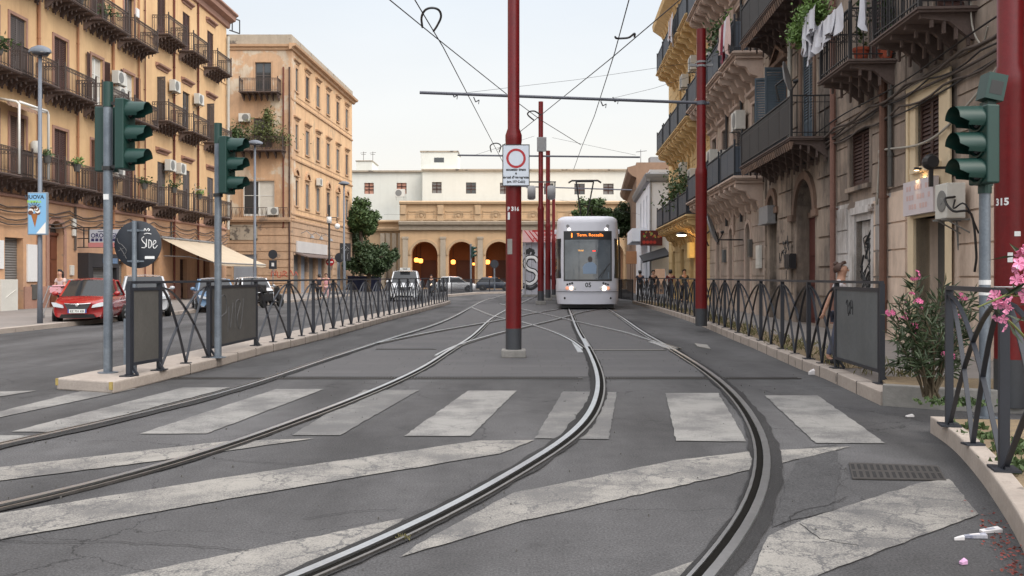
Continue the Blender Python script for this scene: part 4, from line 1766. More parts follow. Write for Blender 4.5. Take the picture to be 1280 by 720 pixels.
def ac_unit(F, u, v, label, w=.0, side='x', sz=1.0, lx=1.0):
    """outdoor unit: fan faces outward ('y') """
    loc = F.pt(u, 0, v)
    t = thing('air_conditioner', label, 'air conditioner', loc)
    b = MB(F.M)
    b.box(-.4 * sz * lx, .4 * sz * lx, .12, .12 + .32 * sz, 0, .6 * sz)
    part('case', b, M_AC, t, loc, bevel=.015)
    b = MB(F.M)
    y = .12 + .32 * sz
    c = (-.1 * sz * lx, y + .001, .3 * sz)
    b.lathe(c, [(.25 * sz * lx ** .6, 0), (.25 * sz * lx ** .6, .012), (.22 * sz * lx ** .6, .014)], 18, axis='y')
    b.lathe(c, [(.06 * sz, .014), (.05 * sz, .02)], 10, axis='y')
    for k in range(6):
        b.box(.405 * sz * lx - .004, .405 * sz * lx, .16, .12 + .28 * sz, .08 * sz + k * .08 * sz, .12 * sz + k * .08 * sz)
    part('fan_grille', b, M_ACF, t, loc)
    b = MB(F.M)
    for x in (-.3 * sz * lx, .3 * sz * lx):
        b.prof([(.002, -.03), (.5 * sz, -.03), (.5 * sz, 0), (.002, 0)], x - .02, x + .02)
        b.obox((x, .02, -.25 * sz), (x, .4 * sz, -.03), .02, .02)
    b.tube([(.35 * sz * lx, .1, .1 * sz), (.45 * sz * lx, .06, -.05), (.44 * sz * lx, .03, -.5)], .018, 5)
    part('bracket', b, M_ACF, t, loc)
    return t


def pot_plant(loc, label, r=.14, h=.2, fol=.25, leaves=60, m=None, cat='potted plant', tall=1.0, name='potted_plant', pot=True):
    t = thing(name, label, cat, loc)
    if pot:
        b = MB()
        b.lathe((0, 0, 0), [(r * .7, 0), (r, h), (r * 1.1, h), (r * 1.1, h + .03), (r * .9, h + .03)], 12)
        part('pot', b, M_PANELD, t, smooth=False)
    b = MB()
    rr = random.Random(int(abs(loc[0] * 71 + loc[2] * 37)))
    for k in range(leaves):
        d = Vector((rr.gauss(0, .6), rr.gauss(0, .6), abs(rr.gauss(.45, .5)) * tall))
        p = Vector((0, 0, h)) + d * fol
        a = Vector((rr.uniform(-1, 1), rr.uniform(-1, 1), rr.uniform(-.4, 1))).normalized() * fol * .35
        c = a.cross(Vector((rr.uniform(-1, 1), rr.uniform(-1, 1), rr.uniform(-1, 1)))).normalized() * fol * .14
        b.poly([p - a, p + c, p + a, p - c])
    part('foliage', b, m or M_LEAF, t)
    return t


M_LEAF = mat('leaf_green', (.075, .125, .035), rough=.6, var=.45, scale=14, col2=(.03, .06, .018))
M_LEAFB = mat('leaf_bright', (.17, .28, .06), rough=.6, var=.4, scale=14, col2=(.10, .18, .04))


def pipe(F, par, u, v0, v1, m, r=.05, w=.08, name='drainpipe', n=8):
    b = MB(F.M)
    b.tube([(0, w, 0), (0, w, v1 - v0)], r, n)
    k = .6
    while k < v1 - v0:
        b.lathe((0, w, k), [(r + .012, 0), (r + .012, .06)], n)
        b.box(-.02, .02, 0, w, k + .01, k + .05)
        k += 2.1
    return part(name, b, m, par, F.pt(u, 0, v0), auto=True)


# ------------------------------------------------------------------ 1. long orange palazzo on the left
A0 = Vector((-19.74, 35.5))
dl = Vector((20 / FL, 1)).normalized()
F1 = Fac(A0, dl, (1, 0))
U0, U1 = -7.0, F1.u(283)
US = F1.u(179)                       # seam between the two blocks
hs = thing('apartment_house', 'long orange apartment house on the left with iron balconies and brown shutters', 'building', F1.pt(0, 0, 0))
cols_l = [F1.u(x) for x in (-14, 22, 75.5, 121, 161)]
cols_r = [F1.u(x) for x in (202, 233, 263)]
row_l = [5.3, 9.27, 13.25, 17.2]
row_r = [5.27, 9.9, 14.6]
styles_l = [['shut', 'shut', 'shut', 'half', 'shut'], ['shut', 'shut', 'shut', 'open', 'open'], ['shut', 'open', 'open', 'shut', 'glass'], ['shut'] * 5]
styles_r = [['shut', 'shut', 'shut'], ['half', 'glass', 'half'], ['shut', 'shut', 'shut']]
DW, DH = 1.15, 2.5
ops = []
for v in row_l:
    ops += [(u - DW / 2, u + DW / 2, v, v + DH) for u in cols_l]
for v in row_r:
    ops += [(u - DW / 2, u + DW / 2, v, v + DH) for u in cols_r]
VB = 5.0
up = MB(F1.M)
wall(up, U0, US, VB, 20.6, [o for o in ops if o[0] < US], .24)
wall(up, US, U1, VB, 19.2, [o for o in ops if o[0] > US], .24)
shell(up, U0, US, 0, 20.6, 14)
shell(up, US, U1, 0, 19.2, 14)
part('wall', up, M_ORANGE, hs)
# ground floor
g_ops = []


def gop(xa, xb, ytop, arch=False, ybot=None):
    ua, va = F1.uv(xa, ytop)
    ub, vb = F1.uv(xb, ytop)
    h = F1.uv((xa + xb) / 2, ytop)[1]
    g_ops.append((ua, ub, .12, h, arch))
    return (ua + ub) / 2, ub - ua, h


u_roll = gop(6, 29, 297)
u_arch = gop(60.5, 79, 276, True)
u_shop = gop(101, 124, 322)
u_s2 = gop(140, 158, 326)
u_s3 = gop(190, 199, 322)
u_s4 = gop(225, 234, 324)
u_s5 = gop(254, 262, 326)
lo = MB(F1.M)
wall(lo, U0, U1, 0, VB, g_ops, .35)
part('lower_wall', lo, M_ORBASE, hs)
for (u, w_, h), nm, m_, lb in ((u_roll, 'roller_shutter', M_ROLL, None), (u_shop, 'roller_shutter', M_ROLL, None), (u_s2, 'roller_shutter', M_ROLL, None), (u_s3, 'shop_door', M_WOODD, None), (u_s4, 'roller_shutter', M_WOODD, None), (u_s5, 'shop_door', M_WOOD, None)):
    b = MB(F1.M)
    n = int((h - .12) / .1)
    if nm == 'roller_shutter':
        for k in range(n):
            z0_ = (h - .12) * k / n
            z1_ = (h - .12) * (k + 1) / n
            b.add([(-w_ / 2, -.27, z0_), (w_ / 2, -.27, z0_), (w_ / 2, -.245, (z0_ + z1_) / 2), (-w_ / 2, -.245, (z0_ + z1_) / 2), (w_ / 2, -.27, z1_), (-w_ / 2, -.27, z1_)], [(0, 1, 2, 3), (3, 2, 4, 5)])
    else:
        b.box(-w_ / 2, w_ / 2, -.34, -.29, 0, h - .12)
        for x in (-w_ / 4, w_ / 4):
            for zz in (.1, .5):
                b.box(x - w_ * .17, x + w_ * .17, -.29, -.27, (h - .12) * zz, (h - .12) * (zz + .34))
    part(nm, b, m_, hs, F1.pt(u, 0, .12))
u, w_, h = u_arch
b = MB(F1.M)
hd = h - w_ / 2 - .12
b.box(-w_ / 2, w_ / 2, -.34, -.28, 0, hd)
for x in (-w_ / 4, w_ / 4):
    for a_, c_ in ((.03, .3), (.35, .62), (.67, .95)):
        b.box(x - w_ * .18, x + w_ * .18, -.28, -.255, hd * a_, hd * c_)
b.box(-w_ / 2, w_ / 2, -.28, -.2, hd, hd + .12)
part('street_door', b, M_WOOD, hs, F1.pt(u, 0, .12))
b = MB(F1.M)
b.poly([(x - u, -.3, zz - .12) for x, zz in [(u - w_ / 2, h - w_ / 2)] + arc_pts(u - w_ / 2, u + w_ / 2, h) + [(u + w_ / 2, h - w_ / 2)]])
part('fanlight', b, M_GLASS, hs, F1.pt(u, 0, .12))
b = MB(F1.M)
ap = arc_pts(u - w_ / 2, u + w_ / 2, h, 14)
aq = arc_pts(u - w_ / 2 - .22, u + w_ / 2 + .22, h + .22, 14)
b.grid([[(p[0] - u, .05, p[1] - .12) for p in ap], [(p[0] - u, .05, p[1] - .12) for p in aq], [(p[0] - u, .0, p[1] - .12) for p in aq]])
for sx in (-1, 1):
    xa = sx * (w_ / 2 + .11)
    b.box(xa - .11, xa + .11, .0, .05, 0, h - w_ / 2 - .12)
part('door_arch', b, M_ORTRIM, hs, F1.pt(u, 0, .12))
# string courses, cornice and plinth
b = MB(F1.M)
b.prof([(0, 0), (.1, .02), (.12, .1), (.05, .16), (0, .18)], U0, U1)
part('string_course', b, M_ORTRIM, hs, F1.pt(0, 0, 4.55))
b = MB(F1.M)
for v in (14.35, 9.65):
    b.box(US + .1, U1, 0, .05, v - 5, v - 4.88)
part('string_course', b, M_ORANGE, hs, F1.pt(0, 0, 5.0))
b = MB(F1.M)
b.prof([(0, 0), (.15, .05), (.2, .35), (.55, .5), (.6, .75), (.75, .85), (.75, .95), (0, 1.1)], US, U1 + .25)
part('cornice', b, M_ORTRIM, hs, F1.pt(0, 0, 18.2), label='moulded cornice with rust-brown eave')
b = MB(F1.M)
last = U0
for o in sorted(g_ops) + [(U1, U1, 0, 0)]:
    if o[0] - last > .1:
        b.box(last, o[0] - .02, 0, .06, 0, .9)
    last = o[1] + .02
part('plinth', b, M_ORTRIM, hs, F1.pt(0, 0, .12))
for r_, v in enumerate(row_l):
    for c_, u in enumerate(cols_l):
        st = styles_l[r_][c_]
        ms = [M_SHUT, M_SHUTG, M_SHUT2, M_SHUT][(r_ * 3 + c_ * 2) % 4] if st != 'open' else M_SHUT
        window(F1, hs, u, v, DW, DH, st, mshut=ms, surround=.13, name='balcony_door')
        if r_ < 3:
            balcony(F1, hs, u, v, 1.42, .95, key='l1')
for r_, v in enumerate(row_r):
    for c_, u in enumerate(cols_r):
        window(F1, hs, u, v, DW, DH, styles_r[r_][c_], mshut=M_SHUT if r_ == 2 else M_SHUTG, name='balcony_door', hood=.55, surround=0)
        balcony(F1, hs, u, v, 1.35, .95, key='l1r', nb=6)
for px, m_, r in ((49, M_PIPEO, .07), (98, M_PIPEO, .05), (142, M_PIPEO, .07), (174, M_PIPEO, .05), (181.5, M_PIPER, .035), (218, M_PIPER, .06), (248, M_PIPER, .06)):
    u = F1.u(px, .08)
    pipe(F1, hs, u, 5.0 if r < .06 and m_ is M_PIPEO else .2, 19.1, m_, r)
pipe(F1, hs, U1 - .1, 4.6, 17.6, M_PIPEW, .1, .15)
# cable bundles along the lower wall
for v0, sag, sd in ((4.35, .22, 1), (3.95, .3, 2), (3.7, .2, 3), (4.1, .15, 4)):
    rr = random.Random(sd)
    b = MB(F1.M)
    xs_ = [U0 + i * (U1 - U0) / 11 for i in range(12)]
    pts = []
    for i in range(11):
        for k in range(5):
            f = k / 5
            pts.append((xs_[i] + (xs_[i + 1] - xs_[i]) * f, .06 + .015 * sd, v0 - sag * 4 * f * (1 - f) * rr.uniform(.8, 1.1) + .03 * math.sin(i + sd)))
    pts.append((xs_[-1], .07, v0))
    b.tube(pts, .028, 5)
    part('facade_cable', b, M_CABLE, hs, F1.pt(0, 0, 0), smooth=True)
for px in (93, 181, 213):
    b = MB(F1.M)
    for dx in (-.07, 0, .06):
        b.tube([(dx, .05, 0), (dx + .02, .05, 1.2), (dx, .05, 2.4)], .022, 5)
    part('facade_cable', b, M_CABLE, hs, F1.pt(F1.u(px), 0, 2.6))
# junction boxes, meters
for px, py, ww, hh, nm in ((91, 279, .3, .42, 'junction_box'), (91, 291, .26, .3, 'junction_box'), (88.5, 338, .28, .45, 'door_plate'), (41, 365, .35, .62, 'meter_box')):
    u, v = F1.uv(px, py)
    b = MB(F1.M)
    b.box(-ww / 2, ww / 2, 0, .1, -hh / 2, hh / 2)
    part(nm, b, M_AC if px > 50 and nm != 'meter_box' else M_PANELD, hs, F1.pt(u, .002, v), bevel=.02)
# white notice panel and low white box at the edge of frame
u, v = F1.uv(39, 352)
b = MB(F1.M)
b.box(-.36, .36, 0, .06, 0, 1.52)
single('notice_board', b, M_WHITE, 'tall blank white panel on the wall beside the grey roller shutter', 'notice board', F1.pt(u, .002, v))
u, v = F1.uv(1, 336)
b = MB(F1.M)
b.box(-.3, .12, 0, .06, 0, 1.1)
single('notice_board', b, M_WHITE, 'blank white panel cut off by the left edge of the view', 'notice board', F1.pt(u, .002, v))
u, v = F1.uv(2, 394)
b = MB(F1.M)
b.box(-.9, .25, .02, .5, 0, 1.1)
b.box(-.9, .25, .02, .5, 1.1, 1.2)
b.obox((-.6, .505, .5), (.1, .505, .8), .03, .01, 0)
single('utility_cabinet', b, M_AC, 'low pale cabinet against the wall left of the roller shutter', 'cabinet', F1.pt(u, 0, .12), bevel=.02)
u, v = F1.uv(58, 372)
b = MB(F1.M)
b.box(-.3, .3, .8, 1.2, .05, 1.12)
b.prof([(.78, 1.12), (1.22, 1.12), (1.1, 1.2), (.9, 1.2)], -.32, .32)
b.box(-.22, .22, 1.2, 1.21, .5, .9)
single('utility_cabinet', b, M_GREYBOX, 'grey utility cabinet on the pavement behind the poster pole', 'cabinet', F1.pt(u, 0, .12), bevel=.015)
# black kiosk front with shop signs
u, v = F1.uv(97, 316)
u2 = F1.u(136)
kt = thing('shop_kiosk', 'dark box-shaped shop kiosk under the watchmaker sign', 'kiosk', F1.pt(u, 0, .12))
b = MB(F1.M)
hK = v - .12
b.box(0, .45, .002, .5, 0, hK)
b.box(.45, u2 - u, .002, .5, hK - .65, hK)
b.box(u2 - u - .25, u2 - u, .002, .5, 0, hK - .65)
part('casing', b, mat('kiosk_black', srgb(44, 42, 46), rough=.5, var=.2), kt)
b = MB(F1.M)
n = 24
for k in range(n):
    z0_ = (hK - .65) * k / n
    z1_ = (hK - .65) * (k + 1) / n
    b.add([(.46, .2, z0_), (u2 - u - .26, .2, z0_), (u2 - u - .26, .225, (z0_ + z1_) / 2), (.46, .225, (z0_ + z1_) / 2), (u2 - u - .26, .2, z1_), (.46, .2, z1_)], [(0, 1, 2, 3), (3, 2, 4, 5)])
part('roller_shutter', b, M_ROLL, kt)
b = MB(F1.M)
b.box(1.4, 2.9, .5, .52, hK - .45, hK - .2)
part('sign_strip', b, mat('shop_strip', srgb(96, 120, 150), rough=.5, var=.1), kt)
# OROLO sign projecting on an iron frame
uA, vA = F1.uv(112, 287, .6)
uB, vB = F1.uv(140, 311, .6)
st = thing('shop_sign', 'white watchmaker shop sign with dark blue lettering on an iron frame', 'shop sign', F1.pt(uA, .6, vB))
b = MB()
dcam = Vector((1, -.12, 0)).normalized()
sw_, sh_ = 1.75, (vA - vB)
Ms = Matrix(((dcam.x, -dcam.y, 0), (dcam.y, dcam.x, 0), (0, 0, 1)))
b = MB(Ms)
b.box(0, sw_, 0, .08, .22, sh_)
part('board', b, mat('sign_pale', srgb(186, 190, 200), rough=.5, var=.08), st)
b = MB(Ms)
b.box(-.05, sw_, -.01, .07, 0, .2)
part('lower_board', b, mat('sign_redwhite', srgb(196, 130, 130), rough=.5, var=.1), st)
b = MB(Ms)
text_on(b, 'OROLOGI', .27, lambda x, q_: (x + .06, -.004, sh_ * .55 + q_), align='LEFT', bold=.008)
b.box(.4, .85, -.006, -.002, sh_ * .86, sh_ * .9)
for zz in (.42, .34):
    for k in range(7):
        b.box(.08 + k * .2, .22 + k * .2, -.006, -.002, sh_ * zz, sh_ * zz + .06)
part('lettering', b, mat('ink_blue', srgb(40, 40, 84), rough=.6, var=0), st)
b = MB(Ms)
for x in (-.75, -.3, -.06):
    b.obox((x, .04, 0), (x, .04, sh_ + .1), .04, .04)
for zz in (0, sh_ * .5, sh_ + .1):
    b.obox((-.75, .04, zz), (sw_, .04, zz), .04, .04)
part('iron_frame', b, M_SBLK, st)
# cream canvas awning
ua, va = F1.uv(200, 297, .02)
ub, vb_ = F1.uv(276, 318, .02)
aw = thing('awning', 'cream canvas shop awning on the orange house, sloping over the pavement', 'awning', F1.pt(ua, .02, va))
b = MB(F1.M)
wO, drop = 3.0, 1.35
rows = []
for i in range(8):
    f = i / 7
    rows.append([((ub - ua) * (k / 10), wO * f, -drop * f - .06 * math.sin(math.pi * f) + .015 * math.sin(k * 1.9) * f) for k in range(11)])
b.grid(rows)
b.grid([rows[-1], [(p[0], p[1] + .01, p[2] - .18 - .02 * math.sin(p[0] * 5)) for p in rows[-1]]])
part('canvas', b, mat('awning_cream', srgb(196, 180, 158), rough=.9, var=.12, scale=1.2, streak=.25), aw, smooth=True)
b = MB(F1.M)
b.tube([(0, wO, -drop - .03), (ub - ua, wO, -drop - .03)], .035, 6)
b.tube([(0, .05, .03), (ub - ua, .05, .03)], .07, 8)
for x in (.4, ub - ua - .4):
    b.tube([(x, .05, -1.0), (x, wO * .5, -1.05), (x, wO, -drop - .05)], .03, 6)
part('awning_arms', b, M_GREYBOX, aw)
# frame of a sun awning on the first floor balcony (white tubes)
u, v = F1.uv(0, 127, .05)
b = MB(F1.M)
ut = F1.u(60, .95) - F1.u(2, .05)
ua_, va_ = F1.uv(24, 127, .95)
ub_, vb2 = F1.uv(60.5, 142, .95)
u0_, v0_ = F1.uv(2, 125, .05)
t = thing('awning', 'rolled balcony awning on a white tube frame, first floor of the orange house', 'awning', F1.pt(ua_, .95, 5.35))
b = MB(F1.M)
zt = va_ - 5.35
b.tube([(0, 0, 0), (0, 0, zt - .1), (0, -.1, zt), (0, -.9, zt + .15)], .05, 7)
b.tube([(ub_ - ua_, 0, 0), (ub_ - ua_, 0, zt - .12), (ub_ - ua_ - .1, 0, zt), (0, 0, zt)], .05, 7)
b.tube([(ub_ - ua_, 0, zt - .05), (ub_ - ua_, -.9, zt + .15)], .05, 7)
part('tube_frame', b, M_FRAMEW, t, smooth=True)
b = MB(F1.M)
rows = []
for i in range(25):
    x = -.1 + (ub_ - ua_ + .1) * i / 24
    rows.append([(x, -.86, zt + .16), (x, -.45, zt + .03), (x, -.4, zt - .1 - .05 * abs(math.sin(i * 1.1)))])
b.grid(rows)
part('valance', b, mat('awning_strip', srgb(150, 120, 100), rough=.9, var=.2), t)
# air conditioners on the orange palazzo
for px, py, lb in ((149, 100, 'white air conditioner beside the open white balcony door, upper of a stacked pair'), (151, 120, 'air conditioner just behind the green signal head, lower of a stacked pair'),
                   (219, 109, 'air conditioner left of the second-floor balcony doors, nearer of two on rust pipes'), (249, 125, 'air conditioner on the second floor nearest the corner end of the orange house'),
                   (213.5, 208, 'air conditioner on the first floor, left one of two side by side'), (226.5, 212, 'air conditioner on the first floor, right one of two side by side'), (148, 216, 'air conditioner half hidden behind the near signal pole on the first floor')):
    u, v = F1.uv(px, py + 6, .3)
    ac_unit(F1, u, v, lb, sz=1.05)
# pots on the first floor railings
for px, py, lb, f in ((58.5, 197, 'dark planter hooked on the balcony railing by the poster pole', .22), (95.5, 208, 'pot with bright green plant on the balcony railing left of the near signals', .28), (180, 231, 'round bushy pot plant on the first-floor railing behind the round sign pole', .3),
                      (217, 236, 'dark trailing plant on the railing below the paired air conditioners', .3), (249, 244, 'small green pot plant on the railing left of the second signal pole', .26)):
    u, v = F1.uv(px, py, 1.0)
    pot_plant(F1.pt(u, 1.02, v - .22), lb, .16, .28, f, 70, M_LEAFB if px in (95.5, 249) else M_LEAF)
u, v = F1.uv(2, 55, .9)
pot_plant(F1.pt(u, .8, v - .4), 'hanging plant on the upper left balcony at the left edge of the view', .15, .2, .35, 110)
u, v = F1.uv(103, 10, .9)
pot_plant(F1.pt(u, .8, 13.3), 'leafy plant behind the top-floor railing at the upper left', .15, .25, .4, 90)
u, v = F1.uv(135, 22, .9)
pot_plant(F1.pt(u, .75, 13.3), 'dark plant behind the open brown shutters on the top floor', .15, .25, .35, 80)
u, v = F1.uv(41.5, 184, .1)
b = MB(F1.M)
b.lathe((0, .2, -.25), [(.17, 0), (.2, .05), (.2, .4), (.12, .5)], 12)
b.box(-.03, .03, 0, .2, .1, .16)
single('wall_boiler', b, M_AC, 'small white boiler on the wall between first-floor balcony doors', 'boiler', F1.pt(u, .002, v), auto=True)
# sign bracket on the eave and tv aerial
u, v = F1.uv(283, 26, .2)
b = MB(F1.M)
for zz in (-.45, .45):
    b.obox((.1, .1, zz), (1.0, .5, zz), .08, .06)
for x, y in ((.35, .2), (1.0, .5)):
    b.obox((x, y, -.45), (x, y, .45), .06, .06)
single('sign_frame', b, M_SBLK, 'empty iron frame sticking out below the eave of the orange house', 'sign frame', F1.pt(U1 - .05, .1, v))
b = MB(F1.M)
b.tube([(0, .3, 0), (0, .3, 1.6)], .02, 5)
b.tube([(0, .3, 1.2), (.9, .6, 1.3)], .015, 4)
for k in range(5):
    b.tube([(.15 * k, .15 + .05 * k, 1.25), (.15 * k, .6, 1.25)], .01, 4)
u, v = F1.uv(244, 236, .9)
single('tv_aerial', b, M_CABLEW, 'thin tv aerial on a first-floor balcony of the orange house', 'aerial', F1.pt(u, .6, 5.3))
u, v = F1.uv(172.5, 17, .1)
b = MB(F1.M)
b.box(-.16, .16, 0, .12, -.2, .25)
single('alarm_box', b, M_WHITE, 'white alarm box on the wall near the top-floor balconies', 'alarm box', F1.pt(u, .002, v), bevel=.02)

# ------------------------------------------------------------------ 2. weathered corner house
CY = 71.0
kx = CY / FL
cX = (363.5 - CX) * kx
F2f = Fac((cX, CY), (-1, 0), (0, -1))          # end wall facing the camera, u to the left
d2 = Vector(((688 - CX) / FL, 1)).normalized()
F2 = Fac((cX, CY), d2, (1, 0))
L2 = F2.u(440)
W2 = 7.6
TOP2 = 20.2
M_OCH = mat('ochre_plaster', srgb(220, 184, 142), rough=.92, var=.12, scale=.35, col2=srgb(204, 166, 128), streak=.5, streakcol=srgb(130, 100, 76), patch=(srgb(188, 160, 128), .58, .5), soot=(srgb(150, 118, 90), .3))
M_OCHE = mat('ochre_plaster_peeled', srgb(206, 166, 130), rough=.95, var=.16, scale=.4, col2=srgb(194, 162, 132), streak=.45, streakcol=srgb(128, 108, 90), patch=(srgb(200, 186, 166), .52, .38), soot=(srgb(140, 112, 90), .4))
M_OCHS = mat('ochre_stone', srgb(190, 158, 130), rough=.95, var=.25, scale=.6, streak=.5, patch=(srgb(130, 112, 98), .58, .7), bump=.3, bscale=10)
M_PARA = mat('parapet_concrete', srgb(170, 158, 142), rough=.95, var=.2, scale=.8, patch=(srgb(92, 84, 78), .55, .5), streak=.4)
M_OCHT = mat('ochre_trim', srgb(192, 156, 124), rough=.9, var=.2, scale=1.5, streak=.3)
h2 = thing('corner_house', 'weathered ochre corner house with peeling end wall and overgrown balcony', 'building', (cX, CY, 0))
z2 = lambda y: H - (y - HY) * kx
e_ops = []
for xa, xb, ya, yb in ((319, 339, 78, 117), (317, 340, 148, 184), (304, 343, 226, 270)):
    e_ops.append(((363.5 - xb) * kx, (363.5 - xa) * kx, z2(yb), z2(ya)))
g2 = (((363.5 - 321) * kx, (363.5 - 291) * kx, 0.12, z2(318)))
b = MB(F2f.M)
wall(b, 0, W2, z2(272), z2(60), e_ops, .3)
part('end_wall', b, M_OCHE, h2)
b = MB(F2f.M)
wall(b, 0, W2, 0, z2(272), [g2], .3)
for k in range(9):
    v = .3 + k * .62
    if v + .55 > z2(272):
        break
    for ua_, ub_ in (((0), g2[0] - .1), (g2[1] + .1, W2)) if v < g2[3] else ((0, W2),):
        b.box(ua_ + .0, ub_, 0, .05, v, v + .54)
part('rusticated_base', b, M_OCHS, h2)
wins = []
for px in (369.8, 384, 397.3, 410, 422, 433.3):
    u = F2.u(px)
    wins.append(u)
rows2 = [(F2.uv(370, 260)[1] - 1.4, 2.0), (11.4, 2.0), (16.0, 1.85)]
rows2[0] = (7.0, 2.0)
ops2 = [(u - .55, u + .55, v, v + h) for u in wins for v, h in rows2]
b = MB(F2.M)
wall(b, 0, L2, z2(272), z2(60), ops2, .22)
part('wall', b, M_OCH, h2)
b = MB(F2.M)
shops = []
for xa, xb, yt in ((352 + 0, 0, 0),):
    pass
for px, w_ in ((371, 1.9), (380, 1.7), (390, 2.0), (401, 2.0), (412, 1.8), (424, 1.8)):
    u = F2.u(px)
    shops.append((u - w_ / 2, u + w_ / 2, .12, 3.15))
wall(b, 0, L2, 0, z2(272), shops, .25)
for k in range(9):
    v = .3 + k * .62
    if v + .55 > z2(272):
        break
    last = 0
    for o in ([*shops] if v < 3.2 else []) + [(L2, L2)]:
        if o[0] - .1 - last > .15:
            b.box(last + .0, o[0] - .1, 0, .045, v, v + .54)
        last = o[1] + .1
part('rusticated_base', b, M_OCHS, h2)
for i, o in enumerate(shops):
    b = MB(F2.M)
    b.box(o[0] + .01, o[1] - .01, -.24, -.2, .12, 3.14)
    for k in range(20):
        b.box(o[0] + .02, o[1] - .02, -.2, -.185, .14 + k * .15, .22 + k * .15)
    part('roller_shutter', b, M_ROLLB if i % 2 else M_ROLL, h2)
b = MB(F2f.M)
b.box(g2[0] + .01, g2[1] - .01, -.28, -.24, .12, g2[3])
for k in range(int(g2[3] / .15) - 1):
    b.box(g2[0] + .02, g2[1] - .02, -.24, -.22, .14 + k * .15, .22 + k * .15)
part('roller_shutter', b, M_ROLLB, h2)
# body behind, parapet, cornices
b = MB()
bx = [(cX - W2, CY + .01), (cX - .01, CY + .01), F2.pt(L2, -.01, 0).xy, (cX - W2, F2.pt(L2, 0, 0).y)]
pp = [Vector((p[0], p[1])) for p in bx]
b.add([(p.x, p.y, zz) for zz in (0, z2(50)) for p in pp], [(4, 5, 6, 7), (2, 3, 7, 6), (3, 0, 4, 7)])
part('rear_walls', b, M_OCHE, h2, (0, 0, 0))
b = MB(F2.M)
b.box(-.02, L2 + .05, -.4, .06, z2(60) + .25, z2(43))
part('parapet', b, M_PARA, h2)
b = MB(F2f.M)
b.box(.38, W2, -.4, .055, z2(60) + .25, z2(43) - .02)
part('parapet', b, M_PARA, h2)
prc = [(0, 0), (.2, .05), (.25, .2), (.5, .28), (.55, .45), (0, .5)]
b = MB(F2.M)
b.prof([(y, z_ + z2(60) - .2) for y, z_ in prc], -.5, L2 + .5)
part('cornice', b, M_OCHT, h2)
b = MB(F2f.M)
b.prof([(y * .5, z_ + z2(60) - .2) for y, z_ in prc], .0, W2)
part('cornice', b, M_OCHT, h2)
b = MB(F2.M)
for v in (15.1, 10.5, 6.2, 5.7):
    b.prof([(0, v), (.1, v + .02), (.12, v + .14), (0, v + .2)], 0, L2)
    b.box(0, L2, 0, .03, v + .5, v + .56)
part('string_course', b, M_OCHT, h2)
b = MB(F2.M)
b.box(0, 1.15, 0, .06, z2(272), z2(60) - .2)
part('corner_pilaster', b, M_OCHE, h2)
for r_, (v, h) in enumerate(rows2):
    for i, u in enumerate(wins):
        window(F2, h2, u, v, 1.1, h, 'shut', mshut=M_SHUTL if (i + r_) % 3 else M_SHUTG, surround=.16, msur=M_OCHT, hood=.4 if r_ > 0 else None)
        if r_ == 0:
            b = MB(F2.M)
            b.prof([(0, 0), (.2, 0), (.2, .08), (0, .08)], -.75, .75)
            for i_ in range(8):
                a0_, a1_ = math.pi * i_ / 8, math.pi * (i_ + 1) / 8
                b.add([(.72 * math.cos(a0_), .15, .08 + .62 * math.sin(a0_)), (.72 * math.cos(a1_), .15, .08 + .62 * math.sin(a1_)), (.52 * math.cos(a1_), .15, .08 + .45 * math.sin(a1_)), (.52 * math.cos(a0_), .15, .08 + .45 * math.sin(a0_)),
                       (.72 * math.cos(a0_), 0, .08 + .62 * math.sin(a0_)), (.72 * math.cos(a1_), 0, .08 + .62 * math.sin(a1_))], [(0, 1, 2, 3), (0, 4, 5, 1)])
            part('window_pediment', b, M_OCHT, h2, F2.pt(u, 0, v + h + .3))
for (a, c, d, e_), st in zip(e_ops, ('glass', 'shut', 'white')):
    window(F2f, h2, (a + c) / 2, d, c - a, e_ - d, st, mshut=M_SHUTG, name='balcony_door', surround=.1, msur=M_OCHT)
a, c, d, e_ = e_ops[0]
balcony(F2f, h2, (a + c) / 2 + .1, d, 1.5, 1.0, nb=7)
balcony(F2f, h2, (e_ops[1][0] + e_ops[1][1]) / 2 + .2, z2(189), 2.0, 1.0, nb=7)
# terrace railing at the first floor
b = MB(F2f.M)
vt = z2(272)
b.box(0, W2, 0, .35, vt - .2, vt)
b.box(0, W2, .0, .3, vt - .32, vt - .2)
part('terrace_slab', b, M_OCHS, h2)
b = MB(F2f.M)
b.obox((.2, .3, vt + .75), (W2 - .1, .3, vt + .75), .05, .04)
for k in range(44):
    x = .2 + k * .168
    b.obox((x, .3, vt), (x + (.06 if k % 2 else -.06), .3, vt + .38), .022, .022)
    b.obox((x + (.06 if k % 2 else -.06), .3, vt + .38), (x, .3, vt + .75), .022, .022)
part('terrace_railing', b, M_IRONR, h2)
b = MB(F2f.M)
xa, xb = (363.5 - 322) * kx, (363.5 - 288) * kx
for (p, q, r_, s_) in ((xa, xb, z2(300), z2(300) + .12), (xa, xb, z2(281) - .12, z2(281)), (xa, xa + .12, z2(300), z2(281)), (xb - .12, xb, z2(300), z2(281))):
    b.box(p, q, .05, .1, r_, s_)
b.box(xa, xb, .05, .07, z2(300), z2(281))
part('wall_plaque', b, M_PARA, h2)
for px in (354.5, 362):
    pipe(F2f, h2, (363.5 - px) * kx, 5.2 if px < 360 else .1, 17.6, M_PIPER if px < 360 else M_WOODD, .06)
ac_unit(F2f, (363.5 - 307) * kx, z2(153), 'lone air conditioner on the peeling end wall of the corner house', sz=1.05)
ac_unit(F2f, (363.5 - 342.5) * kx, z2(269), 'air conditioner on the terrace of the corner house beside the glass doors', sz=1.0)
ac_unit(F2, F2.u(399.5, .3), 9.2, 'air conditioner under a shuttered window on the long side of the corner house', sz=1.05)
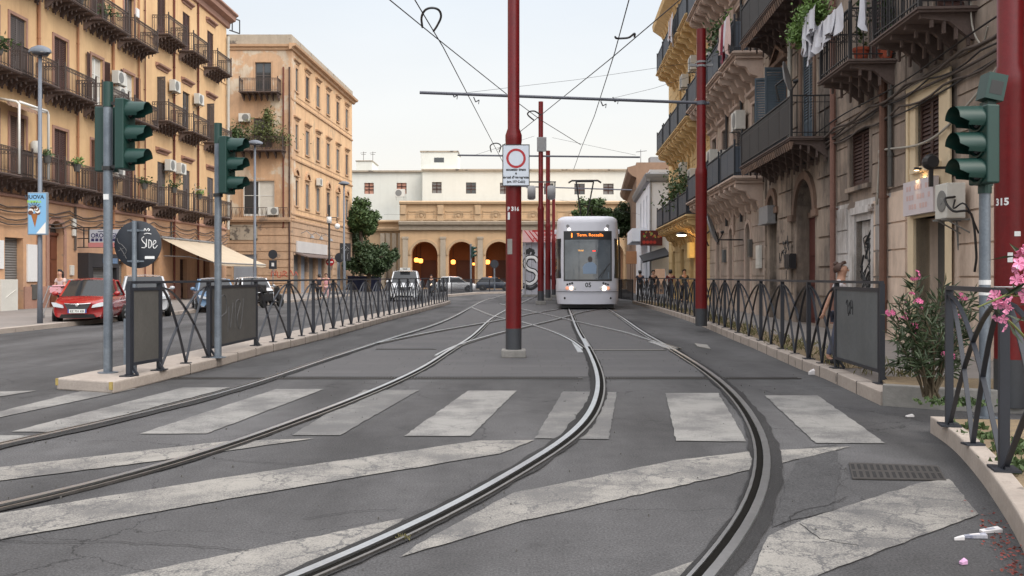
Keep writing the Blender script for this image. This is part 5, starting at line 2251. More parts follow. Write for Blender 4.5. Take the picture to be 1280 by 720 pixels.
# shop fascia and canopies on the long side
u0_, u1_ = F2.u(369), F2.u(407)
b = MB(F2.M)
b.box(u0_, u1_, .06, .18, 3.35, 4.25)
single('shop_sign', b, mat('fascia_white', srgb(196, 192, 190), rough=.6, var=.1), 'long blank white shop fascia on the corner house', 'shop sign', F2.pt(0, 0, 0))
b = MB(F2.M)
b.prof([(.06, 3.3), (1.0, 2.95), (1.0, 3.02), (.06, 3.34)], u0_, u1_)
b.prof([(.06, 3.3), (1.0, 2.95), (1.0, 3.02), (.06, 3.34)], .5, u0_ - .6)
single('shop_canopy', b, M_SLAB, 'thin dark canopy strip below the white fascia of the corner house', 'awning', F2.pt(0, 0, 0))
for k, px in enumerate((375.5, 387.5, 400)):
    b = MB(F2.M)
    b.tube([(0, .05, .5), (0, .5, .7), (0, .9, .35)], .03, 5)
    b.lathe((0, .95, .12), [(.2, 0), (.08, .22)], 10)
    single('wall_spotlight', b, M_GREYBOX, ['first arm spotlight over the white fascia, nearest the corner', 'middle arm spotlight over the white shop fascia', 'last arm spotlight over the white shop fascia'][k], 'spotlight', F2.pt(F2.u(px), 0, 4.4))
# red scrawl on the base
b = MB(F2f.M)
for k, st in enumerate(([(0, 0), (.1, .5), (.3, .1), (.4, .5)], [(.5, .4), (.5, 0), (.75, 0), (.75, .4)], [(.9, 0), (.95, .45), (1.2, .3), (1.0, .2), (1.25, 0)], [(1.4, 0), (1.5, .5), (1.7, .1)], [(1.8, .1), (1.9, .4), (2.05, .1)])):
    b.tube([(1.5 - p.x, .056, p.y) for p in spline([Vector(q) for q in st], 4)], .03, 4)
part('graffiti', b, mat('spray_red', srgb(190, 90, 70), rough=.8, var=.2), h2, F2f.pt(0, 0, z2(346)))
# climbing plants on the balcony
rr = random.Random(5)


def leafcloud(mb, blobs, n, size, rr, up=.0):
    for _ in range(n):
        c, r = blobs[rr.randrange(len(blobs))]
        d = Vector((rr.gauss(0, .5), rr.gauss(0, .5), rr.gauss(0, .5)))
        p = Vector(c) + Vector((d.x * r[0], d.y * r[1], d.z * r[2]))
        a = Vector((rr.uniform(-1, 1), rr.uniform(-1, 1), rr.uniform(-1, 1))).normalized() * size * rr.uniform(.6, 1.3)
        q = a.cross(Vector((rr.uniform(-1, 1), rr.uniform(-1, 1), rr.uniform(-1, 1)))).normalized() * size * .45
        mb.poly([p - a, p + q, p + a, p - q])


def bush(loc, blobs, n, size, label, m, cat='plant', name='balcony_plant', stems=True):
    t = thing(name, label, cat, loc)
    b = MB()
    leafcloud(b, blobs, n, size, random.Random(int(loc[0] * 13 + n)))
    part('foliage', b, m, t)
    if stems:
        b = MB()
        r2 = random.Random(n)
        for c, r in blobs:
            b.tube([(c[0] * .3, c[1] * .3, 0), (c[0] * .7, c[1] * .7, c[2] * .6), c], .02, 4)
        part('stems', b, M_WOODD, t)
    return t


c = F2f.pt((363.5 - 300) * kx, .7, z2(188))
bush(c, [((0, 0, 1.1), (.9, .5, .8)), ((.2, 0, .7), (.8, .5, .6)), ((-.3, 0, 1.0), (.6, .4, .7))], 900, .13, 'dense round green shrub on the overgrown balcony, left end', M_LEAF)
c = F2f.pt((363.5 - 335) * kx, .7, z2(188))
bush(c, [((-.8, 0, 1.5), (.9, .5, .8)), ((.3, 0, 1.9), (.8, .4, 1.0)), ((.9, .1, .9), (1.3, .5, .5)), ((0, 0, 1.0), (1.4, .5, .7)), ((.1, 0, 2.6), (.25, .3, .5))], 1100, .12, 'tall yellowish climbing plant spilling over the overgrown balcony', mat('leaf_olive', (.13, .14, .04), rough=.7, var=.4, scale=12, col2=(.07, .09, .025)))
# ------------------------------------------------------------------ right side of the street
FR = Fac((6.62, 0), (.052, 1), (-1, 0))
uy = lambda Y: Y * math.sqrt(1 + .052 ** 2)
YP = lambda px: 7631.0 / (px - 700)
M_PINK = mat('pink_stone', srgb(202, 186, 168), rough=.93, var=.12, scale=.5, col2=srgb(176, 156, 144), streak=.6, streakcol=srgb(96, 84, 76), bump=.15, bscale=10, soot=(srgb(104, 95, 88), .6))
M_PINKT = mat('pink_trim', srgb(196, 174, 160), rough=.9, var=.16, scale=1.2, streak=.45, streakcol=srgb(100, 86, 78))
M_BROWN = mat('brown_stone', srgb(182, 164, 148), rough=.95, var=.18, scale=.6, col2=srgb(160, 144, 130), streak=.75, streakcol=srgb(78, 68, 60), soot=(srgb(82, 75, 70), .85), bump=.2, bscale=10, patch=(srgb(112, 98, 88), .62, 1.2))
M_BROWNT = mat('brown_trim', srgb(140, 114, 98), rough=.95, var=.2, scale=1.5, streak=.7, streakcol=srgb(74, 64, 58), soot=(srgb(76, 66, 60), .6))
M_PEACH = mat('peach_plaster', srgb(228, 206, 188), rough=.93, var=.08, scale=.5, col2=srgb(220, 198, 180), streak=.4, streakcol=srgb(140, 116, 100), soot=(srgb(138, 120, 106), .6), bump=.15, bscale=10)
M_PEACHU = mat('brown_plaster_upper', srgb(178, 160, 144), rough=.95, var=.18, scale=.5, col2=srgb(154, 138, 126), streak=.75, streakcol=srgb(74, 65, 58), soot=(srgb(82, 75, 70), .85), bump=.2, bscale=10)
M_CREAM = mat('cream_plaster', srgb(220, 200, 168), rough=.93, var=.1, scale=.8, streak=.2)
M_WHITEP = mat('flaking_white', srgb(222, 218, 216), rough=.95, var=.14, scale=.7, patch=(srgb(128, 112, 102), .58, 1.1), streak=.6, streakcol=srgb(120, 110, 102), soot=(srgb(112, 102, 94), .75))
M_YEL = mat('yellow_plaster', srgb(224, 196, 142), rough=.92, var=.1, scale=.5, col2=srgb(212, 182, 130), streak=.5, streakcol=srgb(140, 110, 78), bump=.15, bscale=10, soot=(srgb(150, 120, 82), .4))
M_YELT = mat('yellow_trim', srgb(218, 186, 134), rough=.9, var=.15, scale=1, streak=.35, streakcol=srgb(130, 100, 70))
M_BLUESH = mat('shutter_bluegrey', srgb(84, 96, 106), rough=.65, var=.2, scale=3)
M_DOORRED = mat('door_darkred', srgb(92, 46, 42), rough=.6, var=.25, scale=3)
M_IRONB = mat('iron_black', srgb(36, 34, 36), rough=.55, var=.15)


def courses(F, ops, u0, u1, v0, v1, hh, gap=.035, proud=.035, blocks=None):
    """raised horizontal courses of a rusticated wall, cut round the openings"""
    b = MB(F.M)
    v = v0
    while v + hh * .5 < v1:
        t_ = min(v + hh - gap, v1)
        last = u0
        hit = sorted([(o[0] - .1, o[1] + .1) for o in ops if o[2] - .08 < t_ and o[3] + .08 > v])
        for a, c in hit + [(u1, u1)]:
            if a - last > .1:
                if blocks:
                    n = max(1, round((a - last) / blocks))
                    for k in range(n):
                        b.box(last + (a - last) * k / n + .015, last + (a - last) * (k + 1) / n - .015, 0, proud, v, t_)
                else:
                    b.box(last, a, 0, proud, v, t_)
            last = max(last, c)
        v += hh
    return b


def arch_trim(b, a, c, d, wd, pr, v0=None, mi=None):
    ap, aq = arc_pts(a, c, d, 14), arc_pts(a - wd, c + wd, d + wd, 14)
    b.grid([[(p[0], .002, p[1]) for p in ap], [(p[0], pr, p[1]) for p in ap], [(p[0], pr, p[1]) for p in aq], [(p[0], .002, p[1]) for p in aq]], mi)
    if v0 is not None:
        sp = d - (c - a) / 2
        b.box(a - wd, a, .002, pr, v0, sp, mi)
        b.box(c, c + wd, .002, pr, v0, sp, mi)


# ---- 3. peach and brown house, nearest on the right
YA, YB, YC, YD, YE = 7.2, 22.1, 29.5, 40.4, 55.7
h3 = thing('apartment_house', 'nearest house on the right, peach rusticated base and dirty brown upper storeys', 'building', FR.pt(uy(YA), 0, 0))
ops = [(uy(19.55), uy(20.9), 3.42, 4.62), (uy(15.95), uy(17.0), 3.42, 4.62)]
ops += [(uy(15.7), uy(17.1), KZ, 2.5), (uy(19.45), uy(20.55), KZ + .1, 2.65)]
bal3 = [(19.05, 1.05), (15.6, 1.1), (11.8, 1.1)]
ops += [(uy(y) - .6, uy(y) + .6, 5.72, 8.3) for y, _ in bal3]
ops_g = [(uy(11.2), uy(12.6), KZ, 2.7)]
b = MB(FR.M)
wall(b, uy(YA), uy(YB), 3.1, 17.0, ops, .22)
part('upper_wall', b, M_PEACHU, h3)
b = MB(FR.M)
wall(b, uy(YA), uy(18.4), 0, 3.1, ops + ops_g, .45)
part('lower_wall', b, M_PEACH, h3)
b = MB(FR.M)
wall(b, uy(18.4), uy(YB), 0, 3.1, ops + ops_g, .18)
part('lower_wall', b, M_WHITEP, h3, label='white flaking paint over the stone')
b = MB(FR.M)
shell(b, uy(YA), uy(YB), 0, 17.0, 11)
part('rear_walls', b, M_PEACHU, h3)
b = courses(FR, ops + ops_g + [(uy(15.35), uy(17.45), 0, 9)], uy(YA), uy(18.35), .9, 3.1, .535)
part('rusticated_courses', b, M_PEACH, h3)
b = courses(FR, ops + [(uy(19.3), uy(21.05), 0, 3.3)], uy(18.6), uy(YB - .25), .9, 3.1, .535)
part('rusticated_courses', b, M_WHITEP, h3)
b = courses(FR, ops + [(uy(15.35), uy(17.45), 0, 4.98)], uy(YA), uy(YB - .25), 3.18, 16.5, .62)
part('rusticated_courses', b, M_PEACHU, h3)
b = MB(FR.M)
for a, c in ((uy(YA), uy(15.6)), (uy(17.2), uy(19.4)), (uy(20.6), uy(YB))):
    b.box(a, c, 0, .06, KZ, .88)
part('plinth', b, M_PEACH, h3)
# cream flat bay with the shuttered window and the shop doorway
b = MB(FR.M)
o1, o2 = ops[1], ops[2]
wall(b, uy(15.42), uy(17.38), KZ, 4.95, [o1, (o2[0], o2[1], KZ, 2.5)], .3, w=.05)
for (a, c, d, e_) in ((uy(15.42), uy(15.42) + .1, 3.2, 4.95), (uy(17.38) - .1, uy(17.38), 3.2, 4.95), (uy(15.42) + .1, uy(17.38) - .1, 4.83, 4.95)):
    b.box(a, c, .052, .085, d, e_)
part('cream_bay', b, M_CREAM, h3)
window(FR, h3, uy(20.22), 3.42, 1.33, 1.2, 'shut', mshut=M_WOODD, surround=.16, msur=M_PEACHU)
window(FR, h3, uy(16.47), 3.42, 1.03, 1.2, 'shut', mshut=M_WOODD, surround=.0, msur=M_CREAM)
b = MB(FR.M)
a, c = ops[2][:2]
b.box(a, c, -.44, -.4, KZ, 2.5)
b.box(a + .25, a + .33, -.4, -.34, KZ, 2.4)
b.box(a, a + .25, -.4, -.36, KZ, 2.4)
part('shop_door', b, M_PANELD, h3)
b = MB(FR.M)
a, c = ops[3][:2]
b.box(a, c, -.17, -.13, KZ + .1, 2.65)
b.box(a + .08, c - .08, -.13, -.11, KZ + .3, 1.2)
b.box(a + .08, c - .08, -.13, -.11, 1.35, 2.5)
part('street_door', b, M_WHITEP, h3)
b = MB(FR.M)
b.box(a - .14, a - .003, 0, .05, KZ, 2.8)
b.box(c + .003, c + .14, 0, .05, KZ, 2.8)
b.box(a - .2, c + .2, 0, .1, 2.8, 2.95)
part('door_frame', b, M_WHITEP, h3)
b = MB(FR.M)
rr = random.Random(9)
for k in range(22):
    x, zz = rr.uniform(a - .1, c + .05), rr.uniform(1.0, 2.2)
    st = [Vector((x + rr.uniform(-.25, .25), -.105, zz + rr.uniform(-.35, .35))) for _ in range(4)]
    b.tube(spline(st, 4), rr.choice((.016, .03)), 4)
part('graffiti', b, M_GRAF, h3)
for y, l in bal3:
    balcony(FR, h3, uy(y), 5.7, l, .95, nb=4, mrail=M_IRONB, key='h3' if l == 1.1 else None)
    window(FR, h3, uy(y), 5.72, 1.2, 2.55, 'half' if y < 18 else 'shut', mshut=M_SHUT, name='balcony_door', surround=.18, msur=M_PEACHU)
pipe(FR, h3, uy(21.9), .3, 16.5, mat('pipe_pinkish', srgb(140, 104, 92), rough=.8, var=.25, scale=3, streak=.4), .07, .12)
pipe(FR, h3, uy(18.5), .3, 16.5, mat('pipe_brown', srgb(116, 84, 70), rough=.8, var=.25, scale=3, streak=.4), .075, .12)
pipe(FR, h3, uy(18.15), 3.2, 16.5, M_PANELD, .05, .1)
# cable bundles
rr = random.Random(4)
for k in range(7):
    b = MB(FR.M)
    v0 = 4.62 + .1 * k
    pts = []
    for i in range(45):
        y = YA + (29.0 - YA) * i / 44
        s_ = .12 * abs(math.sin(i * .7 + k)) if k % 2 else .05 * math.sin(i * .4 + k)
        dz = -.012 * (y - 15) if k < 4 else (-.02 * (y - 12))
        pts.append((uy(y), .09 + .02 * k, v0 - s_ + dz))
    b.tube(pts, .016 + .006 * (k % 3), 5)
    part('facade_cable', b, M_CABLE if k % 3 else M_IRONB, h3, (0, 0, 0) and FR.pt(0, 0, 0), smooth=True)
b = MB(FR.M)
b.tube(spline([(uy(12.6), .3, 5.0), (uy(13.4), .15, 4.6), (uy(15.2), .12, 4.0), (uy(16.6), .1, 3.82), (uy(18.6), .1, 3.98), (uy(18.75), .1, 3.85), (uy(18.9), .1, 2.9)], 6), .022, 6)
part('facade_cable', b, M_CABLEW, h3, FR.pt(0, 0, 0), smooth=True)
b = MB(FR.M)
b.tube(spline([(uy(14.6), .1, 6.2), (uy(14.5), .12, 5.4), (uy(14.2), .1, 5.0), (uy(13.9), .15, 5.2)], 5), .015, 5)
part('facade_cable', b, M_CABLEW, h3, FR.pt(0, 0, 0), smooth=True)

# shop sign, its spotlight and the air conditioner
t = thing('shop_sign', 'pale pink-lettered shop sign lit by a small spotlight, beside the air conditioner', 'shop sign', FR.pt(uy(16.55), .08, 2.55))
b = MB(FR.M)
b.box(-.68, .7, 0, .1, 0, .62)
part('board', b, mat('sign_pinkwhite', srgb(205, 196, 200), rough=.5, var=.06), t)
b = MB(FR.M)
for r_ in range(3):
    for k in range(9):
        if (k * 7 + r_ * 5) % 4:
            b.box(-.55 + k * .125, -.46 + k * .125, .1005, .103, .1 + r_ * .17, .19 + r_ * .17)
part('lettering', b, mat('ink_pink', srgb(208, 178, 174), rough=.6, var=.1), t)
t = thing('wall_spotlight', 'lit spotlight on the cream bay above the pale shop sign', 'spotlight', FR.pt(uy(16.55), .06, 3.30))
b = MB(FR.M)
b.box(-.03, .03, -.005, .14, .05, .08)
b.lathe((0, .14, .04), [(.05, 0), (.04, .05)], 12, axis='z')
part('housing', b, M_IRONB, t)
b = MB(FR.M)
b.lathe((0, .14, .034), [(.042, 0), (.001, .004)], 12)
part('lamp', b, mat('warm_bulb', (1, .75, .4), emit=12, emitcol=(1, .72, .36), var=0), t)
sp = bpy.data.lights.new('spotlight_glow', 'SPOT')
sp.energy = 28
sp.color = (1, .68, .3)
sp.spot_size = rad(75)
sp.spot_blend = .8
sp.shadow_soft_size = .05
spo = bpy.data.objects.new('spotlight_glow', sp)
COL.objects.link(spo)
spo.location = FR.pt(uy(16.55), .2, 3.30)
spo.rotation_euler = (FR.pt(uy(16.55), .0, 2.95) - spo.location).to_track_quat('-Z', 'Y').to_euler()
b = MB(FR.M)
b.box(-.03, .03, 0, .3, .3, .34)
b.box(-.03, .03, .24, .3, .0, .3)
b.lathe((0, .27, .42), [(.1, -.1), (.14, .0), (.12, .1)], 14, axis='x')
single('wall_spotlight', b, M_IRONB, 'unlit dark round floodlight on a rod above the near air conditioner', 'spotlight', FR.pt(uy(15.6), .05, 2.95))
ac_unit(FR, uy(14.95), 2.36, 'air conditioner with loose hoses beside the shop sign, behind the right traffic light', sz=.95, lx=.6)
b = MB(FR.M)
b.tube(spline([(0, .3, .3), (-.1, .5, .25), (-.3, .45, .05), (-.35, .2, .0), (-.3, .1, -.6), (-.2, .08, -.9)], 5), .02, 5)
b.tube(spline([(0, .3, .25), (-.2, .4, .1), (-.38, .3, .15), (-.34, .08, -.3)], 5), .015, 5)
single('hose', b, M_IRONB, 'loose black hoses dangling behind the near air conditioner', 'hose', FR.pt(uy(14.7), 0, 2.4), smooth=True)

# ---- 4. brown rusticated house with the long dark balcony
h4 = thing('apartment_house', 'brown rusticated house with arched doorways and a long dark balcony', 'building', FR.pt(uy(YB), 0, 0))
big = (uy(23.85), uy(25.75), KZ, 4.05, True)
sml = (uy(28.1), uy(29.05), KZ, 3.95, True)
ops = [big, sml]
dw = [(24.55, 4.88), (27.4, 4.88), (24.55, 8.75), (27.4, 8.75)]
ops4 = [(uy(y) - .6, uy(y) + .6, v, v + 2.65) for y, v in dw]
b = MB(FR.M)
wall(b, uy(YB), uy(YC), 0, 17.5, ops + ops4, .45)
part('wall', b, M_BROWN, h4)
b = MB(FR.M)
shell(b, uy(YB), uy(YC), 0, 17.5, 11)
part('rear_walls', b, M_BROWN, h4)
bl = [(o[0] - .25, o[1] + .25, o[2], o[3] + .25) for o in ops] + ops4
part('rusticated_courses', courses(FR, bl, uy(YB + .15), uy(YC), .95, 4.6, .74, gap=.06, proud=.06, blocks=1.3), M_BROWN, h4)
part('rusticated_courses', courses(FR, ops4 + [(o[0] - .3, o[1] + .3, o[2], o[3] + .9) for o in ops4], uy(YB + .15), uy(YC), 4.9, 17, .7, gap=.05, proud=.04), M_BROWN, h4)
for o in (big, sml):
    b = MB(FR.M)
    arch_trim(b, o[0], o[1], o[3], .22, .09)
    sp_ = o[3] - (o[1] - o[0]) / 2
    for xa in (o[0] - .5, o[1] + .02):
        b.box(xa, xa + .48, .0, .13, sp_ - .12, sp_ + .06)
    part('door_arch', b, M_BROWNT, h4)
for o, md in ((big, M_DOORRED), (sml, M_ROLL)):
    sp_ = o[3] - (o[1] - o[0]) / 2
    b = MB(FR.M)
    b.box(o[0], o[1], -.44, -.36, KZ, sp_ - .05)
    if md is M_DOORRED:
        for k in (0, 1):
            for zz in (.3, 1.2, 2.0):
                x = o[0] + (o[1] - o[0]) * (.08 + .48 * k)
                b.box(x, x + (o[1] - o[0]) * .36, -.36, -.33, zz, zz + .65)
    else:
        for k in range(22):
            b.box(o[0], o[1], -.36, -.345, .2 + k * .125, .26 + k * .125)
    part('street_door' if md is M_DOORRED else 'roller_shutter', b, md, h4)
    b = MB(FR.M)
    b.box(o[0], o[1], -.44, -.3, sp_ - .05, sp_ + .1)
    part('door_lintel', b, M_BROWNT, h4)
    b = MB(FR.M)
    b.poly([(x, -.4, zz) for x, zz in [(o[0], sp_ + .1)] + arc_pts(o[0], o[1], o[3]) + [(o[1], sp_ + .1)]])
    part('fanlight', b, M_DARK, h4)
    b = MB(FR.M)
    c_ = (o[0] + o[1]) / 2
    for k in range(1, 8):
        a_ = math.pi * k / 8
        r_ = (o[1] - o[0]) / 2 * .97
        b.obox((c_, -.38, sp_ + .1), (c_ + r_ * math.cos(a_), -.38, sp_ + r_ * math.sin(a_)), .025, .025)
    part('fanlight_grille', b, M_IRONB, h4)
# box sign above the roller shutter, letter boxes, meter boxes, worn posters
b = MB(FR.M)
b.box(-.62, .62, .06, .3, 0, .5)
b.box(-.66, .66, .04, .32, -.05, 0)
single('shop_sign', b, M_GREYBOX, 'blank pale box sign under the narrow arch of the brown house', 'shop sign', FR.pt(uy(28.6), 0, 3.1))
b = MB(FR.M)
b.box(-.3, .3, -.05, .12, 0, .42)
for k in range(3):
    b.box(-.27 + k * .19, -.1 + k * .19, .12, .14, .05, .38)
single('letter_box', b, M_IRONB, 'black letter boxes on the pier of the dark red arched door', 'letter box', FR.pt(uy(25.95), .08, 1.65))
for y, zz, ww, hh, nm, m_, lb in ((30.2, 1.7, .5, .75, 'meter_box', M_AC, 'white wall meter box with a pale green door beside the roller shutter'), (36.6, 2.0, .4, .5, 'meter_box', M_PANEL, 'grey wall box between the arched windows, lower of the far pair'), (31.6, 2.1, .35, .6, 'meter_box', M_PANELD, 'narrow dark grille box beside the nearer arched window')):
    b = MB(FR.M)
    b.box(-ww / 2, ww / 2, 0, .1, 0, hh)
    b.box(-ww * .36, ww * .36, .1, .112, hh * .12, hh * .88)
    single(nm, b, m_, lb, 'meter box', FR.pt(uy(y), .04, zz), bevel=.012)
b = MB(FR.M)
rr = random.Random(14)
for k in range(14):
    x, zz = rr.uniform(.1, 1.2), rr.uniform(0, 1.1)
    st = [Vector((x + rr.uniform(-.18, .18), .0, zz + rr.uniform(-.2, .2))) for _ in range(4)]
    b.tube(spline(st, 4), .012, 4)
part('graffiti', b, M_GRAF, h4, FR.pt(uy(26.2), .064, 1.5))
# long balconies
for v, key in ((4.85, None), (8.72, None)):
    balcony(FR, h4, uy(25.5), v, 3.1, 1.0, nb=9, sheet=M_SHEETF, mrail=M_IRONB)
    b = MB(FR.M)
    for k in range(30):
        x = -3.0 + 6.0 * k / 29
        b.prof([(.9, -.12), (1.0, -.12), (.98, -.2), (.95, -.3), (.92, -.2)], x - .06, x + .06)
    part('balcony_fringe', b, M_BROWNT, h4, FR.pt(uy(25.5), 0, v))
for y, v in dw:
    window(FR, h4, uy(y), v, 1.2, 2.62, 'shut' if y < 26 else 'dark', mshut=M_BLUESH, name='balcony_door', surround=.18, msur=M_BROWNT, dep=.3)
    b = MB(FR.M)
    b.prof([(0, 0), (.18, .02), (.22, .1), (0, .14)], -1.0, 1.0)
    for s_ in (-1, 1):
        b.add([(s_ * 1.0, .2, .14), (0, .2, .62), (0, .2, .5), (s_ * .8, .2, .14), (s_ * 1.0, 0, .14), (0, 0, .62)], [(0, 1, 2, 3), (0, 4, 5, 1)])
    b.add([(-.8, .06, .14), (.8, .06, .14), (0, .06, .5)], [(0, 1, 2)])
    part('window_pediment', b, M_BROWNT, h4, FR.pt(uy(y), 0, v + 2.85))
# swung-out blue-grey shutters of the far door
b = MB(FR.M)
shutter_leaf(b, 0, .62, 0, 2.6, 0, 0, hinge=(0, rad(72)))
shutter_leaf(b, -1.25, -.63, 0, 2.6, 0, 0, hinge=(-1.25, rad(95)))
part('shutter', b, M_BLUESH, h4, FR.pt(uy(27.4) + .6, .05, 4.9))
pipe(FR, h4, uy(26.1), 4.9, 16.8, M_PIPEW, .06, .1)
# satellite dishes
def dish(loc, r, yaw, tilt, label):
    t = thing('satellite_dish', label, 'satellite dish', loc)
    R_ = Matrix.Rotation(yaw, 3, 'Z') @ Matrix.Rotation(tilt, 3, 'X')
    b = MB(R_)
    b.lathe((0, 0, 0), [(.01, .0), (r * .4, -r * .03), (r * .75, -r * .1), (r, -r * .18), (r * .99, -r * .2), (r * .72, -r * .08), (.01, .03)], 24, axis='y', cap=False)
    part('reflector', b, M_GREYBOX, t, smooth=True)
    b = MB(R_)
    b.tube([(0, -.05, -r * .9), (0, -r * .7, -r * .35)], .018, 5)
    b.lathe((0, -r * .72, -r * .33), [(.05, 0), (.05, .12)], 8, axis='y')
    b.tube([(0, .02, 0), (0, .25, -.1), (0, .25, -.5)], .03, 6)
    part('feed_arm', b, M_IRONB, t)
    return t


dish(FR.pt(uy(22.85), 1.02, 6.35), .42, rad(62), rad(-12), 'grey satellite dish at the near end of the long dark balcony')
dt = dish(FR.pt(uy(33.4), 1.15, 3.1), .62, rad(70), rad(-20), 'large satellite dish on a wall arm just right of the slim red mast')
b = MB(FR.M)
b.tube([(0, .03, 0), (0, .9, 0), (0, 1.0, .3)], .03, 6)
part('mount', b, M_IRONB, dt, FR.pt(uy(33.0), .03, 2.75))

# ---- 5. pinkish stone house with corbelled balconies
h5 = thing('apartment_house', 'pinkish stone house with grey-sheeted balconies on scroll corbels', 'building', FR.pt(uy(YC), 0, 0))
c5 = [31.0, 34.0, 36.9, 39.3]
r5 = [4.7, 8.75, 12.8]
ops = [(uy(y) - .55, uy(y) + .55, v, v + 2.6) for y in c5 for v in r5]
aw5 = [(uy(y) - .42, uy(y) + .42, .75, 3.3, True) for y in (32.2, 35.4, 38.2)]
b = MB(FR.M)
wall(b, uy(YC), uy(YD), 0, 17.3, ops + aw5, .3)
part('wall', b, M_PINK, h5)
b = MB(FR.M)
shell(b, uy(YC), uy(YD), 0, 17.3, 11)
part('rear_walls', b, M_PINK, h5)
part('rusticated_courses', courses(FR, ops + aw5, uy(YC), uy(YD), .9, 4.2, .56, gap=.03, proud=.03), M_PINK, h5)
part('rusticated_courses', courses(FR, ops + [(o[0] - .15, o[1] + .15, o[2], o[3] + .5) for o in ops], uy(YC), uy(YD), 4.7, 17, .6, gap=.025, proud=.02), M_PINK, h5)
b = MB(FR.M)
for o in aw5:
    b = MB(FR.M)
    arch_trim(b, o[0], o[1], o[3], .14, .06, .75)
    part('window_arch', b, M_PINKT, h5)
    b = MB(FR.M)
    b.poly([(x, -.25, zz) for x, zz in [(o[0], o[2])] + arc_pts(o[0], o[1], o[3]) + [(o[1], o[2])]])
    part('window_pane', b, M_DARK, h5)
for v in r5:
    for y in c5:
        balcony(FR, h5, uy(y), v, 1.28, 1.0, kind='stone', sheet=M_SHEET, nb=3, mslab=M_PINKT, mrail=M_DKMETAL, key='h5', rail_h=1.02)
        window(FR, h5, uy(y), v, 1.1, 2.6, 'shut' if (y + v) % 2 > .6 else 'glass', mshut=M_SHUTG, name='balcony_door', surround=.16, msur=M_PINKT, hood=.2)
for y, m_ in ((33.1, M_IRONB), (36.0, M_IRONB), (34.6, M_PINKT)):
    pipe(FR, h5, uy(y), 3.0 if m_ is M_PINKT else 3.4, 16.8, m_, .05, .1)
b = MB(FR.M)
b.prof([(0, 16.3), (.3, 16.5), (.8, 16.8), (.85, 17.1), (0, 17.3)], uy(YC), uy(YD))
part('cornice', b, M_PINKT, h5)
for y, v, lb in ((32.6, 6.6, 'air conditioner on the pink stone house between balcony rows, nearest one'), (35.5, 5.6, 'air conditioner behind the slim red mast on the pink stone house'), (38.1, 10.2, 'upper air conditioner on the pink stone house near the yellow one'), (38.2, 6.0, 'lower air conditioner on the pink stone house near the yellow one')):
    ac_unit(FR, uy(y), v, lb, sz=1.1)
# ---- 6. yellow house
h6 = thing('apartment_house', 'yellow house at the far right with stepped corbel balconies and a curved cornice', 'building', FR.pt(uy(YD), 0, 0))
c6 = [42.0, 45.2, 48.4, 51.6, 54.3]
r6 = [4.2, 8.55, 13.1]
ops = [(uy(y) - .55, uy(y) + .55, v, v + 2.5) for y in c6[:5] for v in r6]
ops += [(uy(y) - .6, uy(y) + .6, KZ, 2.9) for y in (42.6, 46.0, 49.6, 53.4)]
b = MB(FR.M)
wall(b, uy(YD), uy(YE), 0, 17.0, ops, .3)
part('wall', b, M_YEL, h6)
b = MB(FR.M)
shell(b, uy(YD), uy(YE), 0, 17.0, 11)
part('rear_walls', b, M_YEL, h6)
part('rusticated_courses', courses(FR, ops, uy(YD), uy(YE), .6, 16.0, .55, gap=.03, proud=.03, blocks=1.4), M_YEL, h6)
b = MB(FR.M)
b.prof([(0, 15.0), (.12, 15.1), (.2, 15.5), (.45, 16.0), (.95, 16.35), (1.0, 16.65), (0, 16.9)], uy(YD), uy(YE) + .3)
for k in range(16):
    x = uy(YD) + .4 + k * .97
    b.prof([(.0, 15.2), (.25, 15.25), (.5, 16.0), (.8, 16.25), (0, 16.3)], x - .12, x + .12)
part('cornice', b, M_YELT, h6)
for v in r6:
    for y in c6[:4]:
        balcony(FR, h6, uy(y), v, 1.38, 1.05, kind='stone', sheet=M_SHEET, nb=3, mslab=M_YELT, mrail=M_DKMETAL, key='h6', rail_h=1.02)
    for y in c6:
        window(FR, h6, uy(y), v, 1.1, 2.5, 'shut', mshut=M_SHUTG, name='balcony_door', surround=.16, msur=M_YELT)
for y in (42.6, 46.0, 49.6, 53.4):
    b = MB(FR.M)
    b.box(uy(y) - .6, uy(y) + .6, -.28, -.22, KZ, 2.9)
    part('street_door', b, M_WOODD, h6)
for y in (43.6, 46.8, 50):
    pipe(FR, h6, uy(y), 3.0, 16, M_YELT, .06, .1)
for y, v, lb in ((43.7, 11.2, 'upper air conditioner on the yellow house, nearest'), (46.8, 11.0, 'upper air conditioner on the yellow house, further along'), (43.9, 5.9, 'air conditioner among the plants of the lowest yellow balconies'), (47.2, 6.6, 'air conditioner above the overgrown yellow balcony')):
    ac_unit(FR, uy(y), v, lb, sz=1.1)
# wall lamp, lit, and little sign on the yellow house
t = thing('wall_lamp', 'lit wall lamp on the yellow house beside the slim red mast', 'wall lamp', FR.pt(uy(43.4), .02, 3.35))
b = MB(FR.M)
b.tube([(0, 0, -.2), (0, .5, .1), (0, .75, .08)], .025, 5)
b.lathe((0, .85, .05), [(.28, 0), (.2, .1), (.05, .14)], 12)
part('bracket', b, M_IRONB, t)
b = MB(FR.M)
b.lathe((0, .85, .045), [(.24, 0), (.2, -.05), (.001, -.06)], 12)
part('bulb', b, mat('lamp_warmwhite', (1, .9, .75), emit=5, emitcol=(1, .88, .7), var=0), t)
lp = bpy.data.lights.new('wall_lamp_glow', 'POINT')
lp.energy = 30
lp.color = (1, .62, .25)
lp.shadow_soft_size = .15
lo_ = bpy.data.objects.new('wall_lamp_glow', lp)
COL.objects.link(lo_)
lo_.location = FR.pt(uy(43.4), .85, 3.2)
b = MB(FR.M)
b.box(-.4, .4, .06, .3, 0, .75)
